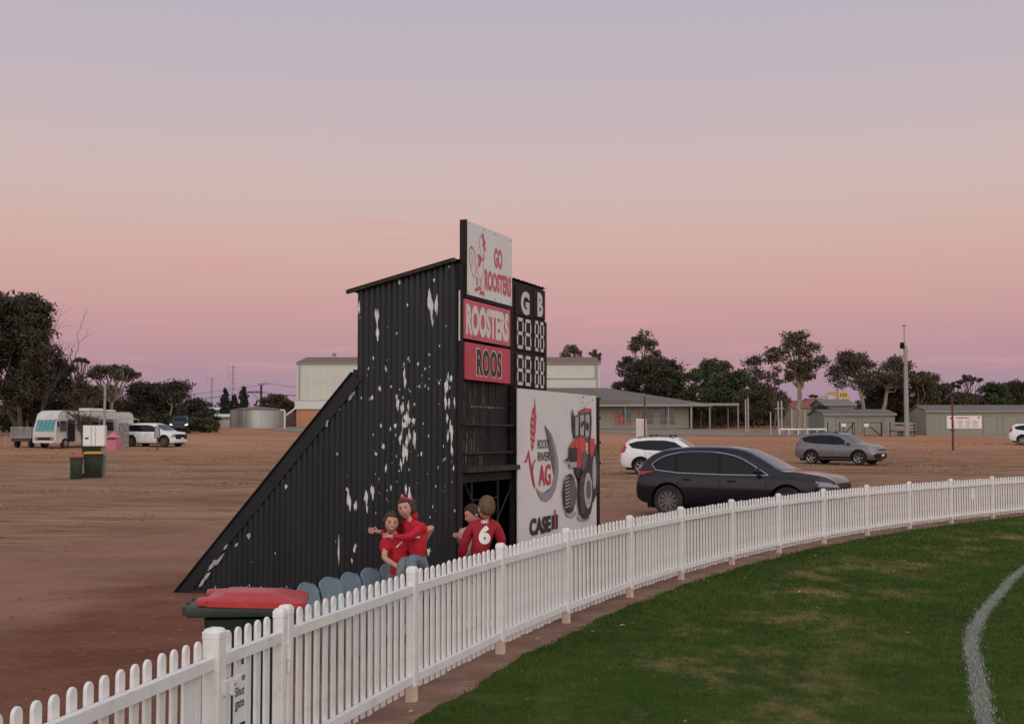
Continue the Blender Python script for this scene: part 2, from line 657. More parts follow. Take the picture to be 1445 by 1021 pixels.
dirt_m, t, b = tree_of('red_dirt', 0.95)
tcn = N(t, 'ShaderNodeTexCoord')
P = tcn.outputs['Object']
rad = radius_node(t, P)
wob = math_node(t, 'MULTIPLY', math_node(t, 'SUBTRACT', tnoise(t, P, 0.25, 4, lo=0.2, hi=0.8), 0.5), 5.0)
radw = math_node(t, 'ADD', rad, wob)
near_c = tmix(t, tnoise(t, P, 0.7, 8), (0.155, 0.062, 0.040), (0.220, 0.094, 0.062))
near_c = tmix(t, tnoise(t, P, 9.0, 8, lo=0.5, hi=0.72, amt=0.6), near_c, (0.27, 0.135, 0.092))
near_c = tmix(t, tnoise(t, P, 34.0, 4, lo=0.55, hi=0.7, amt=0.5), near_c, (0.075, 0.036, 0.028))
track_c = tmix(t, tnoise(t, P, 0.4, 6), (0.262, 0.138, 0.096), (0.320, 0.172, 0.121))
track_c = tmix(t, tnoise(t, P, 3.0, 8, stretch=(0.5, 1.4, 1), lo=0.45, hi=0.75, amt=0.5), track_c, (0.235, 0.115, 0.083))
dry_a = tmix(t, tnoise(t, P, 0.16, 8, stretch=(0.45, 1.3, 1)), (0.212, 0.114, 0.071), (0.335, 0.200, 0.121))
dry_a = tmix(t, tnoise(t, P, 0.55, 9, 0.7, stretch=(0.4, 1.5, 1), lo=0.48, hi=0.68, amt=0.8), dry_a, (0.36, 0.24, 0.135))
dry_a = tmix(t, tnoise(t, P, 1.3, 9, 0.75, stretch=(0.35, 1.5, 1), lo=0.50, hi=0.64, amt=0.8), dry_a, (0.095, 0.058, 0.042))
dry_a = tmix(t, tnoise(t, P, 0.10, 5, stretch=(0.5, 1.2, 1), lo=0.55, hi=0.7, amt=0.8), dry_a, (0.34, 0.178, 0.112))
foot = tmix(t, tnoise(t, P, 2.2, 8), (0.22, 0.130, 0.096), (0.31, 0.190, 0.142))
c = tmix(t, tstep(t, rad, 50.1, 51.6), foot, near_c)
c = tmix(t, tstep(t, radw, 54.2, 57.0), c, track_c)
c = tmix(t, tstep(t, radw, 60.5, 64.0), c, dry_a)
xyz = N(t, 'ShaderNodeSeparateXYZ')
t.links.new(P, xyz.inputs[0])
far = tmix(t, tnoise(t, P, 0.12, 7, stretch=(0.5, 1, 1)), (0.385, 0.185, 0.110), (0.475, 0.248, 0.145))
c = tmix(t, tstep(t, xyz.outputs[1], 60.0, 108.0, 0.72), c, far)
t.links.new(c, b.inputs['Base Color'])
nb = N(t, 'ShaderNodeTexNoise')
nb.inputs['Scale'].default_value = 14
nb.inputs['Detail'].default_value = 9
nb.inputs['Roughness'].default_value = 0.7
t.links.new(P, nb.inputs['Vector'])
bp = N(t, 'ShaderNodeBump')
bp.inputs['Strength'].default_value = 0.55
bp.inputs['Distance'].default_value = 0.035
t.links.new(nb.outputs['Fac'], bp.inputs['Height'])
t.links.new(bp.outputs[0], b.inputs['Normal'])


def spaced(parts):
    out = []
    for a, b_, st in parts:
        n = max(1, int(round((b_ - a) / st)))
        out += list(np.linspace(a, b_, n, endpoint=False))
    out.append(parts[-1][1])
    return np.array(out)


gx = spaced([(-900, -200, 50), (-200, -40, 5), (-40, -8, 0.8), (-8, 8, 0.25), (8, 40, 0.8), (40, 200, 5), (200, 900, 50)])
gy = spaced([(-300, -20, 20), (-20, 5, 1.0), (5, 40, 0.3), (40, 110, 0.8), (110, 200, 3), (200, 1500, 80)])
XX, YY = np.meshgrid(gx, gy)
ZZ = np.mean([np.interp(YY + k, _ty, _tz) for k in (-4, -2, 0, 2, 4)], axis=0)
rr = np.hypot(XX - CX, YY - CY)
rs = np.random.RandomState(3)
bumpz = np.zeros_like(ZZ)
for k in range(26):
    wl = 0.9 * 1.22 ** k * 0.9 if k < 14 else rs.uniform(1.5, 12)
    a = rs.uniform(0, math.pi)
    bumpz += np.sin((XX * math.cos(a) + YY * math.sin(a)) * 2 * math.pi / wl + rs.uniform(0, 6.28)) * min(0.004 * wl, 0.012)
amp = np.clip((rr - FR - 3) / 12, 0, 1) * np.clip((140 - YY) / 40, 0, 1) * np.clip((60 - np.abs(XX)) / 30, 0, 1)
ZZ = ZZ + bumpz * amp * 0.30
nx, ny = len(gx), len(gy)
idx = np.arange(nx * ny).reshape(ny, nx)
F4 = np.stack([idx[:-1, :-1], idx[:-1, 1:], idx[1:, 1:], idx[1:, :-1]], -1).reshape(-1, 4)
ground = raw_mesh('ground', np.stack([XX, YY, ZZ], -1).reshape(-1, 3), F4, dirt_m, smooth=True)
tag(ground, kind='structure')

# ---------------------------------------------------------------- the oval's turf
turf_m, t, b = tree_of('turf', 0.9)


def turf_colour(t, P):
    rad = radius_node(t, P)
    g = tmix(t, tnoise(t, P, 0.35, 6), (0.037, 0.067, 0.012), (0.054, 0.086, 0.016))
    g = tmix(t, tnoise(t, P, 1.6, 8, 0.7, lo=0.45, hi=0.72, amt=0.7), g, (0.092, 0.112, 0.028))
    g = tmix(t, tnoise(t, P, 4.5, 6, 0.7, lo=0.48, hi=0.66, amt=0.6), g, (0.028, 0.056, 0.010))
    band = math_node(t, 'MULTIPLY', tstep(t, rad, 45.6, 47.3), math_node(t, 'SUBTRACT', 1.0, tstep(t, rad, 48.2, 49.0)))
    worn = math_node(t, 'MULTIPLY', band, tnoise(t, P, 0.55, 9, 0.72, stretch=(1.2, 0.7, 1), lo=0.48, hi=0.66, amt=0.8))
    g = tmix(t, worn, g, (0.25, 0.18, 0.085))
    spot_ = tnoise(t, P, 0.9, 9, 0.75, lo=0.62, hi=0.74, amt=0.6)
    return tmix(t, spot_, g, (0.21, 0.16, 0.07))


tcn = N(t, 'ShaderNodeTexCoord')
t.links.new(turf_colour(t, tcn.outputs['Object']), b.inputs['Base Color'])
nb = N(t, 'ShaderNodeTexNoise')
nb.inputs['Scale'].default_value = 60
nb.inputs['Detail'].default_value = 6
t.links.new(tcn.outputs['Object'], nb.inputs['Vector'])
bp = N(t, 'ShaderNodeBump')
bp.inputs['Strength'].default_value = 0.8
bp.inputs['Distance'].default_value = 0.03
t.links.new(nb.outputs['Fac'], bp.inputs['Height'])
t.links.new(bp.outputs[0], b.inputs['Normal'])

EDGE = 0.31


def edge_wob(s):
    return EDGE + 0.03 * math.sin(s * 2.1) + 0.02 * math.sin(s * 5.3 + 1) + 0.015 * math.sin(s * 13.7)


vs, fs = [], []
offs = [0, 0.5, 1, 2, 4, 7, 11, 16, 24, 34, 44]
S = np.arange(-40, 90, 0.12)
for s in S:
    for k, o in enumerate(offs):
        p = arc(s, -(edge_wob(s) if k == 0 else EDGE + o))
        vs.append((p.x, p.y, gz(p.y) + 0.012))
K = len(offs)
for i in range(len(S) - 1):
    for k in range(K - 1):
        fs.append((i * K + k, (i + 1) * K + k, (i + 1) * K + k + 1, i * K + k + 1))
field = raw_mesh('grass_field', vs, fs, turf_m)
tag(field, kind='structure')

# mown blades standing on it (nobody could count them)
blade_m, t, b = tree_of('blades', 0.7)
tcn = N(t, 'ShaderNodeTexCoord')
col = turf_colour(t, tcn.outputs['Object'])
gi = N(t, 'ShaderNodeNewGeometry')
hs = N(t, 'ShaderNodeHueSaturation')
v = N(t, 'ShaderNodeMapRange')
v.inputs['To Min'].default_value = 0.45
v.inputs['To Max'].default_value = 1.9
t.links.new(gi.outputs['Random Per Island'], v.inputs['Value'])
t.links.new(v.outputs[0], hs.inputs['Value'])
t.links.new(col, hs.inputs['Color'])
t.links.new(hs.outputs[0], b.inputs['Base Color'])
rs = np.random.RandomState(11)
NB = 1300000
bs = rs.uniform(-3, 52, NB)
bo = rs.uniform(0.30, 16.0, NB)
a = A0 - bs / FR
bx = CX + (FR - bo) * np.cos(a)
by = CY + (FR - bo) * np.sin(a)
keep = (by > 5.5) & (np.abs(bx) < by * 0.40 + 2.5) & (rs.uniform(0, 1, NB) < np.clip((13.0 / np.maximum(by, 5)) ** 1.6, 0.05, 1))
edge = EDGE + 0.03 * np.sin(bs * 2.1) + 0.02 * np.sin(bs * 5.3 + 1)
keep &= bo > edge - rs.uniform(0, 0.08, NB)
bx, by, bo = bx[keep], by[keep], bo[keep]
n = len(bx)
bz = np.mean([np.interp(by + k, _ty, _tz) for k in (-4, -2, 0, 2, 4)], axis=0) + 0.008
far_s = np.clip(by / 12.0, 0.8, 2.2)
hgt = rs.uniform(0.010, 0.034, n) * np.where(bo < 0.55, 1.6, 1.0) * far_s ** 0.4
wid = rs.uniform(0.004, 0.010, n) * far_s
th = rs.uniform(0, 2 * math.pi, n)
lx, ly = rs.normal(0, 0.020, n), rs.normal(0, 0.020, n)
V = np.empty((n, 3, 3), np.float32)
V[:, 0] = np.stack([bx - np.cos(th) * wid / 2, by - np.sin(th) * wid / 2, bz], -1)
V[:, 1] = np.stack([bx + np.cos(th) * wid / 2, by + np.sin(th) * wid / 2, bz], -1)
V[:, 2] = np.stack([bx + lx, by + ly, bz + hgt], -1)
blades = raw_mesh('grass', V.reshape(-1, 3), np.arange(n * 3).reshape(-1, 3), blade_m)
tag(blades, 'short green turf blades of the oval with worn straw patches by the fence', 'grass', kind='stuff')

# fallen leaves and scraps on the turf and along its edge
rs = np.random.RandomState(5)
vs, fs = [], []
for k in range(420):
    s, o = rs.uniform(-2, 48), 0.30 + abs(rs.normal(0, 1)) * 4.5 if k % 3 else rs.uniform(0.1, 0.9)
    p = arc(s, -o)
    sz = rs.uniform(0.012, 0.034)
    a = rs.uniform(0, 6.28)
    tl = rs.uniform(-0.5, 0.5)
    z = gz(p.y) + 0.035
    i0 = len(vs)
    for (u, w, h) in ((-1, 0, 0), (0, .35, .3 * tl), (1, 0, tl), (0, -.35, .3)):
        vs.append((p.x + sz * (u * math.cos(a) - w * math.sin(a)), p.y + sz * (u * math.sin(a) + w * math.cos(a)), z + sz * h))
    fs.append((i0, i0 + 1, i0 + 2, i0 + 3))
leaf_lit = raw_mesh('fallen_leaves', vs, fs, mat('leaf_litter', (0.30, 0.21, 0.13), 0.8, island=0.75))
tag(leaf_lit, 'scattered pale dry leaves lying on the green turf', 'leaves', kind='stuff')
rs = np.random.RandomState(15)
vs, fs = [], []
for k in range(3200):
    y = 6 + 32 * rs.uniform(0, 1) ** 1.5
    x = rs.uniform(-0.42, 0.30) * y
    r_ = math.hypot(x - CX, y - CY)
    if r_ < FR + 0.25:
        continue
    sz = rs.uniform(0.003, 0.013) * (1 + y / 60)
    a = rs.uniform(0, 6.28)
    el = rs.uniform(1, 3)
    i0 = len(vs)
    for (u, w, h) in ((-el, -.4, 0), (el, -.4, 0), (el, .4, 0), (-el, .4, 0), (0, 0, .7)):
        vs.append((x + sz * (u * math.cos(a) - w * math.sin(a)), y + sz * (u * math.sin(a) + w * math.cos(a)), gz(y) + 0.004 + sz * h))
    fs += [(i0, i0 + 1, i0 + 4), (i0 + 1, i0 + 2, i0 + 4), (i0 + 2, i0 + 3, i0 + 4), (i0 + 3, i0, i0 + 4)]
grit = raw_mesh('gravel', vs, fs, mat('grit', (0.19, 0.11, 0.08), 0.9, island=0.55))
tag(grit, 'loose grit and twigs strewn over the red dirt', 'gravel', kind='stuff')
# dry grass stubble beyond the vehicle track
rs = np.random.RandomState(25)
NB = 26000
y = 22 + 80 * rs.uniform(0, 1, NB) ** 1.2
x = rs.uniform(-0.46, 0.46, NB) * y
rr = np.hypot(x - CX, y - CY)
pat = np.sin(x * 0.35 + 1.3 * np.sin(y * 0.21)) + np.sin(y * 0.47 + x * 0.13) + rs.normal(0, 0.6, NB)
keep = (rr > 60.5) & (pat > 0.55)
x, y = x[keep], y[keep]
n = len(x)
z = np.mean([np.interp(y + k, _ty, _tz) for k in (-4, -2, 0, 2, 4)], axis=0) - 0.01
w = rs.uniform(0.02, 0.05, n) * (y / 30)
h = rs.uniform(0.02, 0.05, n) * np.clip(y / 40, 0.8, 1.6)
th = rs.uniform(0, 3.14, n)
V = np.empty((n, 3, 3), np.float32)
V[:, 0] = np.stack([x - np.cos(th) * w, y - np.sin(th) * w, z], -1)
V[:, 1] = np.stack([x + np.cos(th) * w, y + np.sin(th) * w, z], -1)
V[:, 2] = np.stack([x + rs.normal(0, .03, n), y + rs.normal(0, .03, n), z + h], -1)
stub = raw_mesh('dry_grass', V.reshape(-1, 3), np.arange(n * 3).reshape(-1, 3), mat('stubble', (0.31, 0.18, 0.106), 0.9, island=0.25))
tag(stub, 'low dry straw stubble growing on the bare red paddock', 'dry grass', kind='stuff')

# ---------------------------------------------------------------- boundary line painted on the turf
line_pts = [(2.55, 5.6), (2.78, 6.9), (3.262, 8.88), (3.77, 10.45), (4.40, 12.35), (5.04, 13.9), (6.14, 16.2), (7.50, 18.9), (9.2, 21.7), (11.2, 24.4), (14, 27.6)]
lm, t, b = tree_of('line_paint', 0.9)
tcn = N(t, 'ShaderNodeTexCoord')
t.links.new(tmix(t, tnoise(t, tcn.outputs['Object'], 45, 5, lo=0.42, hi=0.60), (0.06, 0.085, 0.04), (0.27, 0.285, 0.25)), b.inputs['Base Color'])


def spline(pts, n):
    P_ = [np.array(p, float) for p in pts]
    P_ = [2 * P_[0] - P_[1]] + P_ + [2 * P_[-1] - P_[-2]]
    out = []
    for i in range(1, len(P_) - 2):
        p0, p1, p2, p3 = P_[i - 1:i + 3]
        for k in range(n):
            u = k / n
            out.append(0.5 * (2 * p1 + (p2 - p0) * u + (2 * p0 - 5 * p1 + 4 * p2 - p3) * u * u + (3 * p1 - p0 - 3 * p2 + p3) * u ** 3))
    out.append(P_[-2])
    return out


lp = spline(line_pts, 24)
vs, fs = [], []
rl = random.Random(4)
for i, p in enumerate(lp):
    d = lp[min(i + 1, len(lp) - 1)] - lp[max(i - 1, 0)]
    d = d / np.linalg.norm(d)
    nrm = np.array([-d[1], d[0]])
    for sgn in (1, -1):
        q = p + nrm * sgn * (0.056 + rl.uniform(-0.008, 0.008))
        vs.append((q[0], q[1], gz(q[1]) + 0.018))
    if i:
        j = 2 * i
        fs.append((j - 2, j - 1, j + 1, j))
tag(raw_mesh('boundary_line', vs, fs, lm), kind='structure')
# painted blades: the same white on standing tips
rs = np.random.RandomState(9)
n = 26000
ii = rs.randint(0, len(lp) - 1, n)
uu = rs.uniform(0, 1, n)
L = np.array(lp)
c0 = L[ii] * (1 - uu)[:, None] + L[ii + 1] * uu[:, None]
d = L[ii + 1] - L[ii]
d /= np.linalg.norm(d, axis=1)[:, None]
o = rs.normal(0, 0.034, n)
c0 = c0 + np.stack([-d[:, 1], d[:, 0]], -1) * o[:, None]
z = np.mean([np.interp(c0[:, 1] + k, _ty, _tz) for k in (-4, -2, 0, 2, 4)], axis=0) + 0.012
w = rs.uniform(0.004, 0.008, n)
th = rs.uniform(0, 6.28, n)
V = np.empty((n, 3, 3), np.float32)
V[:, 0] = np.stack([c0[:, 0] - np.cos(th) * w / 2, c0[:, 1] - np.sin(th) * w / 2, z], -1)
V[:, 1] = np.stack([c0[:, 0] + np.cos(th) * w / 2, c0[:, 1] + np.sin(th) * w / 2, z], -1)
V[:, 2] = np.stack([c0[:, 0] + rs.normal(0, .014, n), c0[:, 1] + rs.normal(0, .014, n), z + rs.uniform(0.015, 0.04, n)], -1)
lb = raw_mesh('painted_grass', V.reshape(-1, 3), np.arange(n * 3).reshape(-1, 3), mat('painted_blades', (0.30, 0.315, 0.28), 0.8, island=0.5))
tag(lb, 'grass blades whitened by the curved boundary line paint', 'painted grass', kind='stuff')

# gravel aprons in front of the hall and club rooms
apron_m = mat('apron', (0.19, 0.165, 0.145), 0.95, var=0.2, vscale=0.4, col2=(0.27, 0.20, 0.155), bump=0.3, bscale=8)


def sheet(name, poly, m, lift=0.006):
    bm = bmesh.new()
    f = bm.faces.new([bm.verts.new((p[0], p[1], 0)) for p in poly])
    ys = [p[1] for p in poly]
    y = min(ys) + 2
    while y < max(ys):
        bmesh.ops.bisect_plane(bm, geom=bm.verts[:] + bm.edges[:] + bm.faces[:], plane_co=(0, y, 0), plane_no=(0, 1, 0))
        y += 2.0
    for v_ in bm.verts:
        v_.co.z = gz(v_.co.y) + lift
    me = bpy.data.meshes.new(name)
    bm.to_mesh(me)
    bm.free()
    return tag(link(name, me, m), kind='structure')


def px_poly(pts):
    return [tuple(on_ground(px, Y).xy) for px, Y in pts]


sheet('gravel_apron', px_poly([(835, 130), (905, 121), (1060, 119), (1160, 120), (1170, 131), (1030, 134), (1000, 139.5), (835, 139.5)]), apron_m, 0.03)
sheet('hall_apron', px_poly([(372, 136), (420, 129), (520, 126), (560, 130), (560, 149.8), (405, 149.8), (398, 141)]), apron_m, 0.03)
# ================================================================ picket fence round the oval
def picket_mesh(w=0.066, th=0.018, z0=0.065, z1=0.965):
    r_ = w / 2
    top = []
    for k in range(9):
        a = math.pi * k / 8
        top.append((r_ * math.cos(a), z1 - r_ * 0.95 + r_ * 0.95 * math.sin(a)))
    poly = [(-r_, z0), (r_, z0)] + top
    m = MB()
    ins = 0.004
    n = len(poly)
    cxm, czm = 0, (z0 + z1) / 2
    inner = [(x * (1 - ins / r_), z - ins * (1 if z > czm else -1) * 0.8) for x, z in poly]
    rings = [(inner, -th / 2), (poly, -th / 2 + ins), (poly, th / 2 - ins), (inner, th / 2)]
    vs = []
    for pl, y in rings:
        vs += [(x, y, z) for x, z in pl]
    fs = [tuple(range(n)), tuple(range(4 * n - 1, 3 * n - 1, -1))]
    for q in range(3):
        for i in range(n):
            fs.append((q * n + i, q * n + (i + 1) % n, (q + 1) * n + (i + 1) % n, (q + 1) * n + i))
    m.add(vs, fs)
    return m


def post_mb(w, z0, z1):
    m = MB()
    c_, h = 0.007, w / 2
    ring = [(-h + c_, -h), (h - c_, -h), (h, -h + c_), (h, h - c_), (h - c_, h), (-h + c_, h), (-h, h - c_), (-h, -h + c_)]
    cap = w / 2 + 0.0025
    k = cap / h
    k2 = 0.52
    rings = [(ring, z0, 1), (ring, z1 - 0.055, 1), (ring, z1 - 0.053, k), (ring, z1 - 0.022, k), (ring, z1 - 0.004, k2 + .25), (ring, z1, k2)]
    vs, fs = [], []
    for rg, z, s in rings:
        vs += [(x * s, y * s, z) for x, y in rg]
    for q in range(len(rings) - 1):
        for i in range(8):
            fs.append((q * 8 + i, q * 8 + (i + 1) % 8, (q + 1) * 8 + (i + 1) % 8, (q + 1) * 8 + i))
    fs.append(tuple(range(7, -1, -1)))
    fs.append(tuple(range(len(vs) - 8, len(vs))))
    return m.add(vs, fs)


PK_ME = picket_mesh().build('picket_src', M['white_paint'], None, smooth=40)
PO_ME = post_mb(0.074, 0.115, 1.01).build('post_src', M['white_paint'], None, smooth=35)
PB_ME = post_mb(0.094, 0.115, 1.012).build('post_src', M['white_paint'], None, smooth=35)
FT_ME = MB().box(0, 0, 0.04, 0.074, 0.074, 0.15, bev=0.006).build('foot_src', M['post_foot'], None)
FB_ME = MB().box(0, 0, 0.04, 0.094, 0.094, 0.15, bev=0.006).build('foot_src', M['post_foot'], None)


def fence(label, posts, npk, base_s, big=()):
    o = arc(base_s)
    root = thing('picket_fence', label, 'fence', (o.x, o.y, gz(o.y)), 0, 'white picket fence runs round the oval')

    def loc(s, off):
        p = arc(s, off)
        return Vector((p.x - o.x, p.y - o.y, gz(p.y) - gz(o.y)))
    for i, s in enumerate(posts):
        b_ = i in big
        w = 0.094 if b_ else 0.074
        p = share('post', PB_ME if b_ else PO_ME, root, loc(s, -0.031), arc_rz(s) + RNG.uniform(-.02, .02))
        share('post_foot', FB_ME if b_ else FT_ME, p)
    for (s0, s1), n in zip(zip(posts[:-1], posts[1:]), npk):
        for z in (0.835, 0.165):
            a, b_ = loc(s0, -0.034), loc(s1, -0.034)
            m = MB()
            dz = Vector((0, 0, z + RNG.uniform(-.004, .004)))
            dirv = (b_ - a).normalized()
            m.bar(a + dirv * 0.036 + dz, b_ - dirv * 0.036 + dz, 0.042, 0.058)
            m.build('rail', M['white_paint'], root)
        for k in range(n):
            s = s0 + (s1 - s0) * (k + 1) / (n + 1)
            # the rails are straight between posts, so the pickets follow the chord
            f = (k + 1) / (n + 1)
            pl = loc(s0, 0) * (1 - f) + loc(s1, 0) * f
            pl.z += RNG.uniform(-0.006, 0.006)
            p = share('picket', PK_ME, root, pl, arc_rz((s0 + s1) / 2) + RNG.uniform(-0.025, 0.025))
            p.rotation_euler.y = RNG.gauss(0, 0.003)
    return root


right_posts = [0.934, 3.205, 5.41, 7.46, 9.80, 11.93, 14.25, 16.55, 18.86, 21.17, 23.48, 25.79, 28.1, 30.4, 32.7, 35.0, 37.3]
fence('long white picket fence curving away right from the gate past the scoreboard', right_posts, [16] * 16, 0.934)
fence('short white picket fence running into the lower left corner, left of the gate', [-4.55, -2.28, 0.0], [16, 16], 0.0, big=(2,))
for src in (PK_ME, PO_ME, PB_ME, FT_ME, FB_ME):
    bpy.data.objects.remove(src)

# gate between the two fences
g0 = arc(0.05)
gate = thing('gate', 'narrow white picket gate with latch between two fence posts', 'gate', (g0.x, g0.y, 0), arc_rz(0.47))
GW = 0.83
for z in (0.835, 0.165):
    MB().bar((0.02, -0.034, z), (GW, -0.034, z), 0.042, 0.058).build('rail', M['white_paint'], gate)
pk = picket_mesh()
for k in range(6):
    o_ = pk.build('picket', M['white_paint'], gate, smooth=40) if k == 0 else share('picket', pko, gate)
    if k == 0:
        pko = o_
    o_.location = (0.045 + k * 0.128, 0, 0)
st = post_mb(0.066, 0.07, 1.0).build('stile', M['white_paint'], gate, smooth=35)
st.location = (GW - 0.02, -0.028, 0)
lt = MB().box(0.0, -0.075, 0.70, 0.085, 0.035, 0.075, bev=0.006).box(0.085, -0.078, 0.715, 0.10, 0.022, 0.022, bev=0.004)
lt.box(0.03, -0.095, 0.70, 0.02, 0.02, 0.09, bev=0.004).box(0.135, -0.075, 0.712, 0.045, 0.035, 0.055, bev=0.005)
lt.build('latch', M['white_paint'], gate)
hg = MB().tube([(GW + 0.01, -0.072, 0.70), (GW + 0.01, -0.072, 0.79)], 0.013, 10).tube([(GW + 0.01, -0.072, 0.63), (GW + 0.01, -0.072, 0.695)], 0.010, 10)
hg.build('hinge', M['white_paint'], gate, smooth=40)


# ================================================================ lettering
def text_polys(s, bold=0.0, spacing=1.0):
    cu = bpy.data.curves.new('t', 'FONT')
    cu.body = s
    cu.size = 1.0
    cu.offset = bold
    cu.space_character = spacing
    cu.resolution_u = 4
    ob = bpy.data.objects.new('t', cu)
    COL.objects.link(ob)
    dg = bpy.context.evaluated_depsgraph_get()
    dg.update()
    me = bpy.data.meshes.new_from_object(ob.evaluated_get(dg))
    vs = [v.co.copy() for v in me.vertices]
    fs = [tuple(p.vertices) for p in me.polygons]
    bpy.data.objects.remove(ob)
    bpy.data.curves.remove(cu)
    bpy.data.meshes.remove(me)
    return vs, fs


def text_on(mb, s, x0, x1, z0, z1, y, bold=0.0, shape=None, axis='y', spacing=1.0):
    """lay the word s as flat print in the box x0..x1, z0..z1 on the plane y"""
    vs, fs = text_polys(s, bold, spacing)
    lx = min(v.x for v in vs)
    hx = max(v.x for v in vs)
    lz = min(v.y for v in vs)
    hz = max(v.y for v in vs)
    out = []
    for v in vs:
        u = (v.x - lx) / (hx - lx)
        w = (v.y - lz) / (hz - lz)
        if shape:
            u, w = shape(u, w)
        X, Z = x0 + (x1 - x0) * u, z0 + (z1 - z0) * w
        out.append((X, y, Z) if axis == 'y' else (X, Z, y))
    return mb.add(out, fs)


# paper notice on the gate, held behind the pickets
nb_ = thing('paper_notice', 'white paper notice reading Please Shut gate, tied to the gate pickets', 'notice', (g0.x, g0.y, 0), arc_rz(0.47))
MB().box(0.285, -0.020, 0.60, 0.150, 0.004, 0.32).build('sheet', M['paper'], nb_)
m = MB()
text_on(m, 'Please', 0.220, 0.350, 0.675, 0.715, -0.0232, 0.02)
text_on(m, 'Shut', 0.228, 0.342, 0.600, 0.650, -0.0232, 0.02)
text_on(m, 'gate', 0.228, 0.342, 0.520, 0.580, -0.0232, 0.02)
m.build('lettering', M['sign_black'], nb_, fix=False)
MB().box(0.285, -0.024, 0.445, 0.13, 0.006, 0.012).build('clip', M['plastic_black'], nb_)
# blank sleeve on a picket left of the gate post, and a small card far along the fence
p = arc(-0.235)
sl = thing('notice_sleeve', 'blank white plastic sleeve wrapped round a picket left of the gate post', 'notice', (p.x, p.y, 0), arc_rz(-0.235))
MB().box(0, 0, 0.60, 0.088, 0.030, 0.46, bev=0.004).build('sleeve', M['paper'], sl)
MB().box(0, 0, 0.833, 0.092, 0.034, 0.010).box(0, 0, 0.367, 0.092, 0.034, 0.010).build('binding', M['plastic_black'], sl)
p = arc(27.0, -0.02)
cd = thing('notice_card', 'small plain white card fixed to the pickets at the far right', 'notice', (p.x, p.y, gz(p.y)), arc_rz(27.0))
MB().box(0, -0.016, 0.62, 0.19, 0.006, 0.26).build('card', M['paper'], cd)
MB().box(0, -0.012, 0.70, 0.24, 0.004, 0.012).build('tie', M['galv'], cd)


